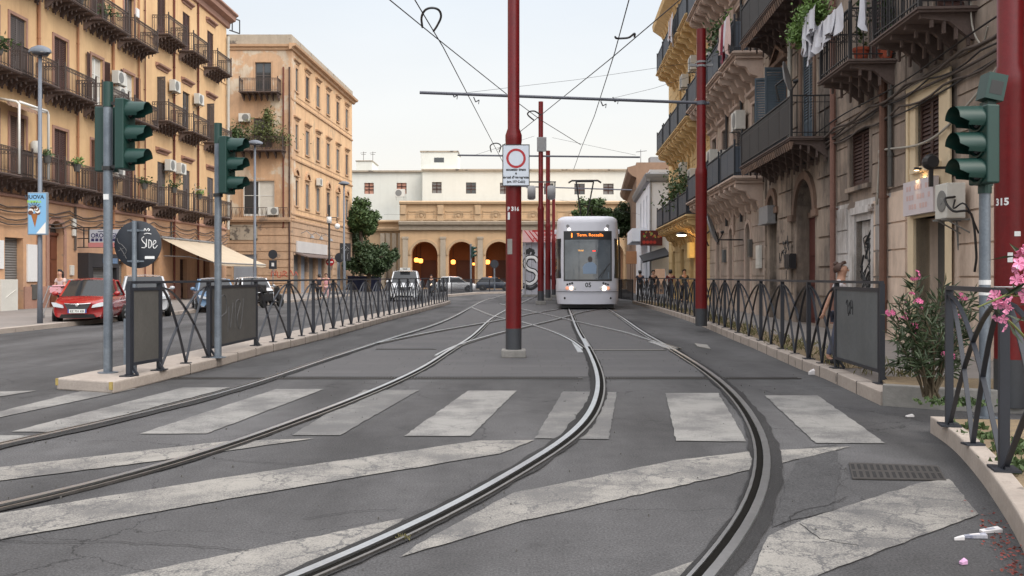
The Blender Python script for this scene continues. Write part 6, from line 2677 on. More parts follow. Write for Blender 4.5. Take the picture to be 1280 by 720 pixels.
single('shop_sign', b, mat('sign_yellow', srgb(226, 196, 130), rough=.5, var=.08, emit=.25, emitcol=srgb(250, 190, 90)), 'small yellow box sign glowing under the wall lamp of the yellow house', 'shop sign', FR.pt(uy(45.2), 0, 2.35))
# plants on the overgrown yellow balcony
for y, dz, n, lb in ((45.2, 4.25, 500, 'tangle of plants on the lowest yellow balcony, nearer end'), (48.4, 4.25, 500, 'tangle of plants and junk on the lowest yellow balcony, further end')):
    bush(FR.pt(uy(y), .6, dz), [((0, 0, 1.0), (.9, 1.0, .7)), ((.1, .3, 1.9), (.5, .7, .9)), ((-.1, -.4, 1.5), (.6, .6, .9))], n, .11, lb, M_LEAF)
bush(FR.pt(uy(34.0), .75, 8.8), [((0, 0, 1.2), (.5, .6, .6)), ((0, .3, 1.7), (.35, .5, .5))], 260, .1, 'leafy plant climbing the second-row balcony by the mast top', M_LEAF)
bush(FR.pt(uy(31.9), .8, 8.8), [((0, 0, .8), (.3, .3, .6)), ((0, 0, 1.4), (.2, .2, .5))], 160, .09, 'thin green plant on the second-row balcony just right of the mast top', M_LEAFB)

# ---- laundry
M_CLOTH = mat('cloth_white', srgb(205, 205, 212), rough=.9, var=.1, scale=5)
M_CLOTHP = mat('cloth_pink', srgb(205, 178, 172), rough=.9, var=.15, scale=5)
M_CLOTHR = mat('cloth_red', srgb(130, 40, 60), rough=.9, var=.15, scale=5)


def laundry(F, u, w, v, items, label, m, along='u', group=None):
    """a line of hanging cloths; each item (offset, width, drop)"""
    t = thing('laundry', label, 'laundry', F.pt(u, w, v))
    for k, (o_, ww, dr) in enumerate(items):
        b = MB(F.M)
        rr = random.Random(k * 7 + int(u * 10))
        rows = []
        n, mm = 9, 10
        ph = [rr.uniform(0, 6) for _ in range(3)]
        for i in range(n + 1):
            f = i / n
            row = []
            for j in range(mm + 1):
                g_ = j / mm
                x = o_ + ww * (g_ - .5) * (1 - .25 * f * math.sin(ph[0]))
                y = .06 * math.sin(g_ * 9 + ph[0]) * f + .04 * math.sin(g_ * 17 + ph[1] + f * 3) * f + .03
                zz = -dr * f * (1 + .16 * math.sin(g_ * 7 + ph[2]) * f) - .04 * math.sin(g_ * math.pi)
                row.append((x, y, zz))
            rows.append(row)
        b.grid(rows)
        part('cloth', b, m[k % len(m)], t, smooth=True)
    return t


laundry(FR, uy(19.1), 1.1, 6.78, [(-.95, .55, .5), (-.55, .5, .42), (-.1, .55, .52), (.3, .5, .4), (.7, .5, .5), (1.05, .4, .6)], 'row of white laundry hung over the balcony railing with the terracotta pots', [M_CLOTH])
laundry(FR, uy(19.9), 1.18, 7.2, [(-.25, .5, .5), (.05, .45, .62), (.35, .4, .8)], 'upper heap of white laundry nearest the feathery green plant', [M_CLOTH])
laundry(FR, uy(30.2), 1.15, 9.9, [(-.5, .5, 1.1), (0, .5, .9), (.5, .5, 1.2), (.95, .35, .8)], 'pale pink and red laundry hanging on a second-row stone balcony', [M_CLOTHP, M_CLOTH, M_CLOTHR])
laundry(FR, uy(45.0), 1.15, 14.2, [(-.5, .6, 1.4), (.2, .5, 1.1), (.8, .4, .9)], 'pale laundry on the top yellow balcony', [M_CLOTH, M_CLOTHP])
laundry(FR, uy(17.2), 1.0, 6.9, [(-.3, .4, .8)], 'single white cloth on the near brown balcony at the top of the view', [M_CLOTH])
bush(FR.pt(uy(20.5), 1.05, 6.95), [((0, .1, .1), (.3, .4, .3)), ((.0, -.3, .3), (.3, .45, .25)), ((-.05, .45, .0), (.25, .3, .22))], 2600, .055, 'feathery bright green plant hanging beside the white laundry', M_LEAFB, stems=False)
M_POT = mat('pot_orange', srgb(160, 76, 52), rough=.9, var=.15, scale=5)
for k, (y, lb) in enumerate(((18.28, 'terracotta pot with tall thin plant, left of two on the laundry balcony'), (18.12, 'terracotta pot with tall thin plant, right of two at the balcony end'))):
    t = thing('potted_plant', lb, 'potted plant', FR.pt(uy(y), .62 - .42 * k, 5.71))
    b = MB()
    b.lathe((0, 0, 0), [(.11, 0), (.15, .2), (.165, .2), (.165, .26), (.14, .26)], 14)
    part('pot', b, M_POT, t)
    b = MB()
    rr = random.Random(k)
    leafcloud(b, [((0, 0, .8), (.12, .12, .5)), ((.03, .02, 1.1), (.1, .1, .5))], 260, .06, rr)
    part('foliage', b, M_LEAF, t)

# ---- 7./8. white house and brown house at the bend
WY = 58.0
kw = WY / FL
zw = lambda y: H - (y - HY) * kw
M_WHW = mat('white_wall', srgb(226, 228, 234), rough=.9, var=.08, scale=.5, streak=.2)
M_BRF = mat('brown_far_wall', srgb(150, 122, 102), rough=.95, var=.2, scale=.4, streak=.4, patch=(srgb(120, 104, 92), .58, .4))
xw0, xw1 = (812 - CX) * kw, (850 - CX) * kw
h7 = thing('white_house', 'small white house with a roof terrace, standing at the bend beyond the yellow house', 'building', (xw0, WY, 0))
F7 = Fac((xw0, WY), (1, 0), (0, -1))
F7s = Fac((xw0, WY), ((795 - 640) * 74 / FL - xw0, 74 - WY), (-1, 0))
Ls = math.hypot((795 - 640) * 74 / FL - xw0, 74 - WY)
b = MB(F7.M)
wall(b, 0, xw1 - xw0, 0, zw(212), [(.3, 1.0, zw(388) + .3, zw(336))], .15)
part('front_wall', b, M_WHW, h7)
b = MB(F7s.M)
o7 = [(u, u + .9, zw(283), zw(240)) for u in (2.2, 5.4, 9.0)] + [(u, u + 1.6, .15, 2.9) for u in (2.0, 8.0)]
wall(b, 0, Ls, 0, zw(212), o7, .2)
part('side_wall', b, M_WHW, h7)
for o in o7:
    b = MB(F7s.M)
    b.poly([(o[0], -.18, o[2]), (o[1], -.18, o[2]), (o[1], -.18, o[3]), (o[0], -.18, o[3])])
    part('window', b, M_GLASS if o[2] > 1 else M_PANELD, h7)
b = MB()
b.poly([(0, 0, zw(212)), (xw1 - xw0, 0, zw(212)), (xw1 - xw0, 14, zw(212)), (F7s.pt(Ls, 0, 0).x - xw0, 16, zw(212))])
part('roof', b, M_WHW, h7)
for F_, l_ in ((F7, xw1 - xw0), (F7s, Ls)):
    b = MB(F_.M)
    b.prof([(0, zw(228)), (.2, zw(226)), (.3, zw(221)), (.32, zw(218)), (0, zw(216))], -.25, l_)
    part('cornice', b, M_GREYBOX, h7)
b = MB(F7s.M)
b.box(2, 9, .002, 1.0, zw(300), zw(296))
b.box(2, 9, .9, 1.0, zw(296), zw(283))
b.box(2, 2.1, .002, .9, zw(296), zw(283))
part('balcony', b, M_WHW, h7)
pipe(F7, h7, .05, .1, zw(228), M_GREYBOX, .06, .08)
# red food sign and dark awning on the white house
p0, p1 = P(801, 307, WY - .4), P(828, 288, WY - .4)
t = thing('shop_sign', 'dark red picture sign of food hanging on the white house', 'shop sign', (p0.x, WY - .4, p0.z))
b = MB()
b.box(0, p1.x - p0.x, 0, .18, 0, p1.z - p0.z)
part('board', b, mat('sign_darkred', srgb(84, 26, 26), rough=.5, var=.2), t)
b = MB()
rr = random.Random(8)
ww, hh = p1.x - p0.x, p1.z - p0.z
for k in range(16):
    b.lathe((rr.uniform(.1, ww - .1), -.002 - k * .0006, hh * rr.uniform(.52, .92)), [(rr.uniform(.04, .09), 0), (.001, -.001)], 8, k % 3, axis='y')
for k in range(4):
    b.lathe((.2 + .22 * k, -.02, hh * .22), [(.11, 0), (.001, -.001)], 10, 2, axis='y')
part('food_picture', b, [mat('food_a', srgb(190, 130, 80), var=.3), mat('food_b', srgb(150, 170, 90), var=.3), mat('food_c', srgb(190, 60, 50), var=.3)], t)
p0 = P(802, 329, WY - 1.8)
b = MB()
a_, c_ = P(803, 327, WY - 1.6), P(838, 318, WY - 2.2)
b.add([a_, c_, c_ + Vector((0, 2.0, .5)), a_ + Vector((0, 1.5, .4)), a_ - Vector((0, 0, .1)), c_ - Vector((0, 0, .12))], [(0, 1, 2, 3), (0, 4, 5, 1)])
single('awning', b, mat('awning_black', srgb(40, 40, 44), rough=.8, var=.15), 'dark sloping awning on the white house over the pavement', 'awning', (0, 0, 0))
# brown house behind
BY = 76.0
kb = BY / FL
zb_ = lambda y: H - (y - HY) * kb
xb0 = (795.5 - CX) * kb
h8 = thing('far_house', 'brown stone house behind the white one with a flat roof', 'building', (xb0, BY, 0))
F8 = Fac((xb0, BY), (1, 0), (0, -1))
F8s = Fac((xb0, BY), ((783.5 - 640) * 100 / FL - xb0, 100 - BY), (-1, 0))
L8 = math.hypot((783.5 - 640) * 100 / FL - xb0, 100 - BY)
b = MB(F8.M)
wall(b, 0, 8, 0, zb_(203), [], .2)
part('front_wall', b, M_BRF, h8)
b = MB(F8s.M)
o8 = [(u, u + 1.3, v, v + 2.0) for u in (2, 6.5, 11, 16) for v in (6.8, zb_(286), )] + [(u, u + 1.6, .2, 3) for u in (2, 7, 12)]
wall(b, 0, L8, 0, zb_(203), o8, .25)
part('side_wall', b, M_BRF, h8)
for o in o8:
    b = MB(F8s.M)
    b.poly([(o[0], -.22, o[2]), (o[1], -.22, o[2]), (o[1], -.22, o[3]), (o[0], -.22, o[3])])
    part('window', b, M_SHUT, h8)
b = MB(F8s.M)
b.prof([(0, zb_(222)), (.4, zb_(219)), (.7, zb_(214)), (.75, zb_(209)), (0, zb_(206))], 0, L8)
part('cornice', b, M_BRF, h8)
b = MB()
b.poly([(0, 0, zb_(203)), (8, 0, zb_(203)), (8, 20, zb_(203)), (F8s.pt(L8, 0, 0).x - xb0, 24, zb_(203))])
part('roof', b, M_BRF, h8)
b = MB(F8.M)
b.box(1.2, 3.6, -1.5, -.3, zb_(203), zb_(203) + .5)
b.tube([(.5, -1, zb_(203)), (.5, -1, zb_(203) + 1.2)], .03, 4)
b.tube([(.1, -1, zb_(203) + 1.0), (1.0, -1, zb_(203) + 1.1)], .03, 4)
part('roof_box', b, M_GREYBOX, h8)
b = MB()
p = P(784, 322, 70)
b.box(-.8, .8, -.1, .1, -.5, .5)
single('shop_sign', b, mat('sign_orange', srgb(170, 120, 80), rough=.6, var=.2), 'small tan projecting sign on the brown far house', 'shop sign', P(795, 322, 73))
# ------------------------------------------------------------------ railway station at the end of the street
SY = 105.0
ks = SY / FL
X0 = (467 - CX) * ks
FS = Fac((X0, SY), (1, 0), (0, -1))
us = lambda px: (px - 467) * ks
zs = lambda y: H - (y - HY) * ks
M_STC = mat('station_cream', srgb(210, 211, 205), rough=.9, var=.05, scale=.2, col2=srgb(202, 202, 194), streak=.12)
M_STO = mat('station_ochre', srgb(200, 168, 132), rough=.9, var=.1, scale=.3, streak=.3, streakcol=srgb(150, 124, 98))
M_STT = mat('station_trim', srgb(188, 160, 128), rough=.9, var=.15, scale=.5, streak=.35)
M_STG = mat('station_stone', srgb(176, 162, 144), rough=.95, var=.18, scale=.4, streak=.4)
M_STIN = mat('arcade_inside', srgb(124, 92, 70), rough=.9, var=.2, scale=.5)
stn = thing('railway_station', 'ochre railway station with an arcade of round arches and a cream upper block', 'building', (X0, SY, 0))
arches = [(us(x0), us(x0 + 33), .15, zs(302), True) for x0 in (514, 560.5, 607, 653.5, 700, 746.5)]
EW = us(800)
b = MB(FS.M)
wall(b, us(500), EW, 0, zs(252), arches, 1.2)
b.poly([(us(500), 0, 0), (us(500), 0, zs(252)), (us(500), -9, zs(252)), (us(500), -9, 0)])
b.poly([(us(500), 0, zs(252)), (EW, 0, zs(252)), (EW, -9, zs(252)), (us(500), -9, zs(252))])
part('arcade_wall', b, M_STO, stn)
b = MB(FS.M)
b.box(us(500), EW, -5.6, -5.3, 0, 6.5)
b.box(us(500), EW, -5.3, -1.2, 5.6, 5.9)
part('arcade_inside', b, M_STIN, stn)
for i, a in enumerate(arches):
    c_ = (a[0] + a[1]) / 2
    b = MB(FS.M)
    b.box(c_ - .9, c_ + .9, -5.29, -5.2, .1, 3.4)
    part('door', b, M_WOODD, stn)
    b = MB(FS.M)
    arch_trim(b, a[0], a[1], a[3], .28, .12)
    part('arch_trim', b, M_STT, stn)
for xa in [arches[0][0] - .95] + [a[1] + .33 for a in arches]:
    b = MB(FS.M)
    b.box(xa, xa + .6, .02, .3, 0, 5.75)
    b.box(xa - .06, xa + .66, .02, .36, 0, .8)
    b.box(xa - .06, xa + .66, .02, .36, 5.75, 6.0)
    part('pilaster', b, M_STG, stn)
b = MB(FS.M)
for v, pr in ((zs(281), .45), (zs(279) + .0, .3)):
    pass
b.prof([(0, zs(288)), (.35, zs(287.5)), (.38, zs(283)), (.7, zs(281)), (.8, zs(277.5)), (0, zs(276))], us(499), EW)
part('entablature', b, M_STG, stn)
b = MB(FS.M)
b.prof([(0, zs(256)), (.35, zs(255)), (.4, zs(252.5)), (.0, zs(251))], us(499.5), EW)
b.box(us(500), EW, 0, .12, zs(275), zs(273))
for k in range(7):
    xa = us(500 + k * 46.6)
    b.box(xa, xa + .75, 0, .25, zs(276), zs(256))
    b.box(xa + .1, xa + .65, .25, .4, zs(268), zs(258))
    if k < 6:
        xc = xa + us(467 + 26.5)
        for r_ in (.62, .42):
            b.lathe((xc, .0, zs(269.5)), [(r_, 0), (r_, .1), (r_ - .1, .1)], 16, axis='y', cap=False)
        b.ball((xc, .02, zs(269.5)), .22, .1, .22, n=8)
        for (p, q, r_, s_) in ((-1.5, 1.5, zs(264) - .08, zs(264)), (-1.5, 1.5, zs(274), zs(274) + .08), (-1.5, -1.42, zs(274), zs(264)), (1.42, 1.5, zs(274), zs(264))):
            b.box(xc + p, xc + q, 0, .07, r_, s_)
part('parapet_ornament', b, M_STT, stn)
# left wing, set back
b = MB(FS.M)
wall(b, us(430), us(500), 0, zs(275), [], .2, w=-3)
b.prof([(-3, zs(288)), (-2.6, zs(287)), (-2.5, zs(284)), (-3, zs(282))], us(430), us(500))
b.prof([(-3, zs(277)), (-2.6, zs(276)), (-2.6, zs(274)), (-3, zs(273))], us(430), us(500))
part('side_wing', b, M_STT, stn)
for px in (471, 478, 486, 494):
    b = MB(FS.M)
    b.box(us(px), us(px) + .5, -3, -2.75, 0, zs(290))
    part('pilaster', b, M_STG, stn)
# cream block behind and above
CYY = 116.0
kc = CYY / FL
FC = Fac(((437 - CX) * kc, CYY), (1, 0), (0, -1))
uc = lambda px: (px - 437) * kc
zc_ = lambda y: H - (y - HY) * kc
wins_c = [(453, 465, 227, 241), (494, 506.5, 227, 241), (540, 552, 227.5, 241.5), (582.5, 595, 228, 242), (625, 637, 228.5, 242.5), (718, 731, 229.5, 243), (754, 767, 229.5, 243), (680, 692, 229, 243)]
oc = [(uc(a), uc(c), zc_(e_), zc_(d)) for a, c, d, e_ in wins_c]
b = MB(FC.M)
wall(b, uc(437), uc(528), 0, zc_(213), [o for o in oc if o[0] < uc(520)], .25, w=-1.5)
wall(b, uc(528), uc(800), 0, zc_(213), [o for o in oc if o[0] > uc(520)], .25)
b.poly([(uc(528), 0, 0), (uc(528), 0, zc_(213)), (uc(528), -1.5, zc_(213)), (uc(528), -1.5, 0)])
b.poly([(0, -1.5, zc_(213)), (uc(528), -1.5, zc_(213)), (uc(528), -14, zc_(213)), (0, -14, zc_(213))])
b.poly([(uc(528), 0, zc_(213)), (uc(800), 0, zc_(213)), (uc(800), -14, zc_(213)), (uc(528), -14, zc_(213))])
for a, c, d, e_ in ((524, 571, 187, 213), (442, 462, 199, 213)):
    b.box(uc(a), uc(c), -7, -2, zc_(e_), zc_(d))
part('cream_block', b, M_STC, stn)
b = MB(FC.M)
b.box(uc(528) - .1, uc(800), -.3, .35, zc_(213.5), zc_(211.5))
b.box(uc(437), uc(528) - .1, -1.8, -1.15, zc_(213.5), zc_(211.5))
b.box(uc(523), uc(572), -7.1, -1.9, zc_(187.3), zc_(185.8))
b.box(uc(441), uc(463), -7.1, -1.9, zc_(199), zc_(198))
part('roof_edge', b, M_PARA, stn)
for i, o in enumerate(oc):
    wd = o[1] - o[0]
    lw = -1.5 if i < 2 else 0
    b = MB(FC.M)
    b.poly([(o[0], lw - .2, o[2]), (o[1], lw - .2, o[2]), (o[1], lw - .2, o[3]), (o[0], lw - .2, o[3])], 0)
    for k in range(3):
        x = o[0] + wd * k / 2
        b.box(x - .05, x + .05, lw - .2, lw - .1, o[2], o[3], 1)
    b.box(o[0], o[1], lw - .2, lw - .1, o[2] + .5, o[2] + .6, 1)
    b.box(o[0], o[1], lw - .2, lw - .1, o[3] - .5, o[3] - .4, 1)
    part('window', b, [mat('blind_pink', srgb(190, 140, 120), var=.1) if i < 2 else (M_GLASS if i % 2 else M_SHUTL), M_SHUT], stn)
b = MB(FC.M)
b.poly([(uc(541), -1.98, zc_(200.5)), (uc(553.5), -1.98, zc_(200.5)), (uc(553.5), -1.98, zc_(194.5)), (uc(541), -1.98, zc_(194.5))])
part('window', b, M_GLASS, stn)
ac_unit(FC, uc(500.5), zc_(246.5), 'small air conditioner below a pink-blinded window of the cream station block', sz=1.6)
for k, px in enumerate((448, 460)):
    b = MB(FC.M)
    b.tube([(0, 0, 0), (0, 0, 1.4)], .03, 4)
    b.tube([(-.4, 0, 1.2), (.4, 0, 1.3)], .025, 4)
    b.tube([(-.3, 0, 1.0), (.3, 0, 1.05)], .025, 4)
    single('tv_aerial', b, M_CABLE, ['left one of two aerials on the small roof box of the station', 'right one of two aerials on the small roof box of the station'][k], 'aerial', FC.pt(uc(px), -4, zc_(198)))
# lit lanterns hanging in the arcade
M_LANT = mat('lantern_glow', (1, .5, .15), emit=3.2, emitcol=(1, .36, .07), var=0)
k = 0
for px, py, lb in ((520.5, 325, 'orange arcade lantern in the first arch, left one of the pair'), (525.8, 326, 'orange arcade lantern in the first arch, right one of the pair'), (566.5, 327.5, 'orange arcade lantern at the left of the second arch'), (592, 330, 'small orange arcade lantern at the right of the second arch'),
                   (609.5, 327.5, 'orange arcade lantern at the left of the third arch'), (634, 331, 'small orange lantern beside the near red mast')):
    p = P(px, py, SY + 2.2)
    t = thing('arcade_lantern', lb, 'lantern', p)
    r_ = .26 if px not in (592, 634) else .15
    b = MB()
    b.lathe((0, 0, 0), [(r_ * .6, -r_), (r_, -r_ * .6), (r_ * 1.05, r_ * .6), (r_ * .5, r_)], 8)
    part('glass', b, M_LANT, t)
    b = MB()
    b.tube([(0, 0, r_), (0, 0, 5.6 - p.z)], .03, 4)
    b.lathe((0, 0, r_), [(r_ * 1.1, 0), (.05, .2)], 8)
    part('hanger', b, M_IRONB, t)
    if px in (525.8, 566.5, 592, 609.5):
        l_ = bpy.data.lights.new('lantern_light', 'POINT')
        l_.energy = 42 if px != 592 else 22
        l_.color = (1, .30, .05)
        l_.shadow_soft_size = .3
        o_ = bpy.data.objects.new('lantern_light', l_)
        COL.objects.link(o_)
        o_.location = p + Vector((.3, .4, -.7))
# hoarding with graffiti and the red canopy sign of the station terminal
HYY = 66.0
kh = HYY / FL
p0, p1 = P(653, 373, HYY), P(722, 299, HYY)
zt = p1.z
t = thing('hoarding', 'grey site hoarding with a big black and white graffiti tag, left of the tram', 'hoarding', (p0.x, HYY, 0))
b = MB()
ww = p1.x - p0.x
n = 6
for i in range(n):
    b.box(ww * i / n + .01, ww * (i + 1) / n - .01, 0, .05, .05, zt)
b.box(0, ww, .05, .12, .3, .5)
part('panels', b, mat('hoarding_grey', srgb(176, 176, 184), rough=.7, var=.12, scale=.6, streak=.3), t)
b = MB()
b.box(-.05, ww + .05, -.3, .3, 0, .16)
part('footing', b, M_CONC, t)


def hp(px, py, d=-.01):
    return Vector(((px - 653) * kh, d, H - (py - HY) * kh))


S_ = [(672, 327), (668, 322), (660, 322), (656.5, 327), (657, 333), (662, 337), (668, 339), (671, 344), (669, 351), (662, 355), (655, 352)]
b = MB()
b.tube([hp(p.x, p.y, -.02) for p in spline([Vector(q) for q in S_], 5)], .2, 6, 0)
b.tube([hp(p.x, p.y, -.16) for p in spline([Vector(q) for q in S_], 5)], .11, 6, 1)
for st in ([(656, 318), (660, 313), (667, 314), (665, 320)], [(654, 358), (664, 361), (672, 356)], [(672, 320), (678, 325), (674, 335), (679, 344)], [(690, 323), (696, 327), (693, 334), (697, 340)], [(688, 345), (694, 352), (698, 356)], [(660, 318), (663, 310)]):
    b.tube([hp(p.x, p.y, -.02) for p in spline([Vector(q) for q in st], 5)], .12, 5, 0)
for v in range(len(b.v)):
    b.v[v].y = max(-.05, min(b.v[v].y * .12, 0)) if False else b.v[v].y * .15 - .004
part('graffiti', b, [M_GRAF, M_WHITE], t)
cn = thing('terminal_sign', 'red and white canopy sign of the station terminal above the hoarding', 'sign', (p0.x, HYY - .3, 0))
b = MB()
z0_, z1_ = H - (303 - HY) * kh, H - (288 - HY) * kh
b.box(0, ww + 1.5, 0, .2, z0_, z1_)
part('board', b, mat('canopy_pink', srgb(206, 168, 168), rough=.6, var=.08), cn)
b = MB()
for k in range(3):
    x = .1 + k * .32
    b.add([(x, -.004, z1_ - .02), (x + .08, -.004, z1_ - .02), (x + .75, -.004, z0_ + .02), (x + .62, -.004, z0_ + .02)], [(0, 1, 2, 3)])
b.box(.7, ww + 1.5, -.006, -.002, z1_ - .12, z1_)
part('stripes', b, M_SRED, cn)
b = MB()
text_on(b, 'TERMINAL', .3, lambda x, q_: ((698 - 653) * kh + x, -.006, z0_ + .42 + q_), align='RIGHT', bold=.008)
text_on(b, 'STAZIONE CENTRALE', .27, lambda x, q_: ((666 - 653) * kh + x, -.006, z0_ + .1 + q_), align='LEFT', bold=.008)
part('lettering', b, mat('sign_redink', srgb(170, 40, 44), var=0), cn)
b = MB()
for x in (.2, ww + .8):
    b.obox((x, .1, 0), (x, .1, z0_), .1, .1)
part('posts', b, M_GREYBOX, cn)
# ------------------------------------------------------------------ tram
M_TRAM = mat('tram_white', srgb(206, 206, 214), rough=.28, var=.05, scale=.6, coat=.3)
M_TGL = mat('tram_glass', (.022, .028, .034), rough=.05, var=0, spec=.9)
M_BLACKP = mat('black_plastic', (.02, .02, .021), rough=.5, var=0)
TY = 39.6
tx = (734.7 - CX) / FL * TY
yaw = -math.atan(.052)
tram = thing('tram', 'white tram coming toward the camera with an orange destination display', 'tram', (tx, TY, 0))
tram.rotation_euler = (0, 0, yaw)
TW, TL = 1.365, 26.0
SQ = lambda z_: max(0, min(1, z_))


def tsec(z_):
    """half width and front set-back of the tram body at height z_"""
    hw = TW
    if z_ < .78:
        hw = TW - .05 * ((.78 - z_) / .5) ** 2
    if z_ > 3.0:
        f = (z_ - 3.0) / 1.05
        hw = TW - .07 * f ** 1.5 - .13 * max(0, f - .84) ** 2 / .0256
    back = .0
    if z_ < .78:
        back = .02 + .05 * (.78 - z_)
    elif z_ > 1.2:
        back = .18 * ((z_ - 1.2) / 2.85) ** 1.8
    if z_ > 3.86:
        back += .3 * ((z_ - 3.86) / .2) ** 2
    return hw, back


def tfront(s, z_, off=0.0):
    """point on the nose, s in -1..1 across"""
    hw, back = tsec(z_)
    a = s * math.pi / 2
    # superellipse in plan
    x = hw * math.copysign(abs(math.sin(a)) ** .62, s)
    y = .95 * (1 - abs(math.cos(a)) ** .62)
    n = Vector((math.sin(a) * .8, -math.cos(a), 0)).normalized()
    return Vector((x, back + y, z_)) + n * off


zsn = [.24, .3, .45, .62, .765, .79, .95, 1.2, 1.6, 2.0, 2.5, 3.0, 3.3, 3.55, 3.75, 3.87, 3.96, 4.02, 4.06]
ss = [-1 + 2 * i / 28 for i in range(29)]
b = MB()
rows = []
for z_ in zsn:
    hw, back = tsec(z_)
    row = [Vector((-hw, TL, z_))] + [Vector((-hw, .96 + back + 2 * k, z_)) for k in (6, 3, 1)] + [tfront(s, z_) for s in ss] + [Vector((hw, .96 + back + 2 * k, z_)) for k in (1, 3, 6)] + [Vector((hw, TL, z_))]
    rows.append(row)
b.grid(rows)
b.poly(rows[-1])
part('body', b, M_TRAM, tram, auto=True)
b = MB()
for z_, th in ((.778, .012),):
    rows = [[tfront(s, z_ - th, .004) for s in ss], [tfront(s, z_ + th, .004) for s in ss]]
    b.grid(rows)
part('bumper_seam', b, mat('seam_grey', srgb(120, 120, 128), rough=.5, var=0), tram, smooth=True)
# windscreen: x within +-1.0 m
def sx(x, z_):
    hw, _ = tsec(z_)
    v = min(.9999, abs(x) / hw) ** (1 / .62)
    return math.copysign(math.asin(v) / (math.pi / 2), x)


def patch(x0, x1, z0_, z1_, off, nx_=14, nz_=10, round_=.0):
    rows = []
    for j in range(nz_ + 1):
        z_ = z0_ + (z1_ - z0_) * j / nz_
        rows.append([tfront(sx(x0 + (x1 - x0) * i / nx_, z_), z_, off) for i in range(nx_ + 1)])
    return rows


b = MB()
b.grid(patch(-1.03, 1.03, 1.24, 3.40, .012))
part('windscreen_surround', b, M_BLACKP, tram, smooth=True)
# cab interior seen through the glass: built as tinted glass over lighter shapes
b = MB()
b.grid(patch(-.98, .98, 1.3, 3.02, .02))
wsm = mat('windscreen_glass', (.06, .072, .084), rough=.06, var=.2, scale=.5, spec=1.0, col2=(.12, .14, .16), thr=(.4, .55))
part('windscreen', b, wsm, tram, smooth=True)
b = MB()
b.grid(patch(-.99, .99, 3.06, 3.36, .018))
part('display_panel', b, M_BLACKP, tram, smooth=True)
M_LED = mat('led_orange', (1, .3, .05), emit=2.2, emitcol=(1, .24, .03), var=0)
b = MB()


def led(xx, zz):
    return tfront(sx(xx, zz), zz, .024)


text_on(b, '1', .24, lambda x, q_: led(-.68 + x, 3.13 + q_), bold=.012)
text_on(b, 'Term. Roccella', .185, lambda x, q_: led(.1 + x, 3.165 + q_), bold=.0)
part('destination_display', b, M_LED, tram)
b = MB()
text_on(b, 'TRAM', .09, lambda x, q_: led(-.3 + x, 2.52 + q_), bold=.003)
part('inner_display', b, mat('led_dim', (.8, .4, .1), emit=.6, emitcol=(1, .5, .15), var=0), tram)
b = MB()
b.add([led(.2, 2.51), led(.34, 2.51), led(.34, 2.56), led(.2, 2.56)], [(0, 1, 2, 3)])
part('red_display', b, mat('led_red', (.8, .05, .03), emit=1.5, var=0), tram)
# wiper, driver silhouette as pale dashboard and shirt behind glass
b = MB()
w0, w1 = tfront(sx(.42, 1.36), 1.36, .05), tfront(sx(.93, 2.0), 2.0, .05)
b.tube([w0, w1], .012, 5)
b.tube([tfront(sx(.55, 1.36), 1.36, .05), tfront(sx(.8, 1.86), 1.86, .05)], .009, 4)
part('wiper', b, M_BLACKP, tram)
b = MB()
pts = [led(x, z_) for x, z_ in [(-.9, 1.34), (.9, 1.34), (.9, 1.62), (.5, 1.74), (-.4, 1.7), (-.9, 1.58)]]
b.poly(pts)
b.mi = 1
b.poly([led(x, z_) + Vector((0, -.003, 0)) for x, z_ in [(-.2, 1.55), (.36, 1.55), (.38, 1.9), (.28, 2.02), (.16, 2.06), (.02, 2.04), (-.12, 1.98), (-.22, 1.85)]])
b.mi = 2
b.poly([led(.1 + .1 * math.cos(2 * math.pi * i / 12), 2.17 + .13 * math.sin(2 * math.pi * i / 12)) + Vector((0, -.003, 0)) for i in range(12)])
part('cab_interior', b, [mat('dashboard_grey', srgb(112, 126, 138), rough=.2, var=.1), mat('driver_shirt', srgb(128, 148, 172), rough=.3, var=.1), mat('driver_head', srgb(66, 58, 56), rough=.4, var=.1)], tram)
b = MB()
b.grid(patch(-.45, .02, 1.3, 3.02, .0205, 4))
part('glass_reflection', b, mat('reflecting_glass', (.14, .165, .185), rough=.12, var=.2, scale=.8), tram, smooth=True) if False else None
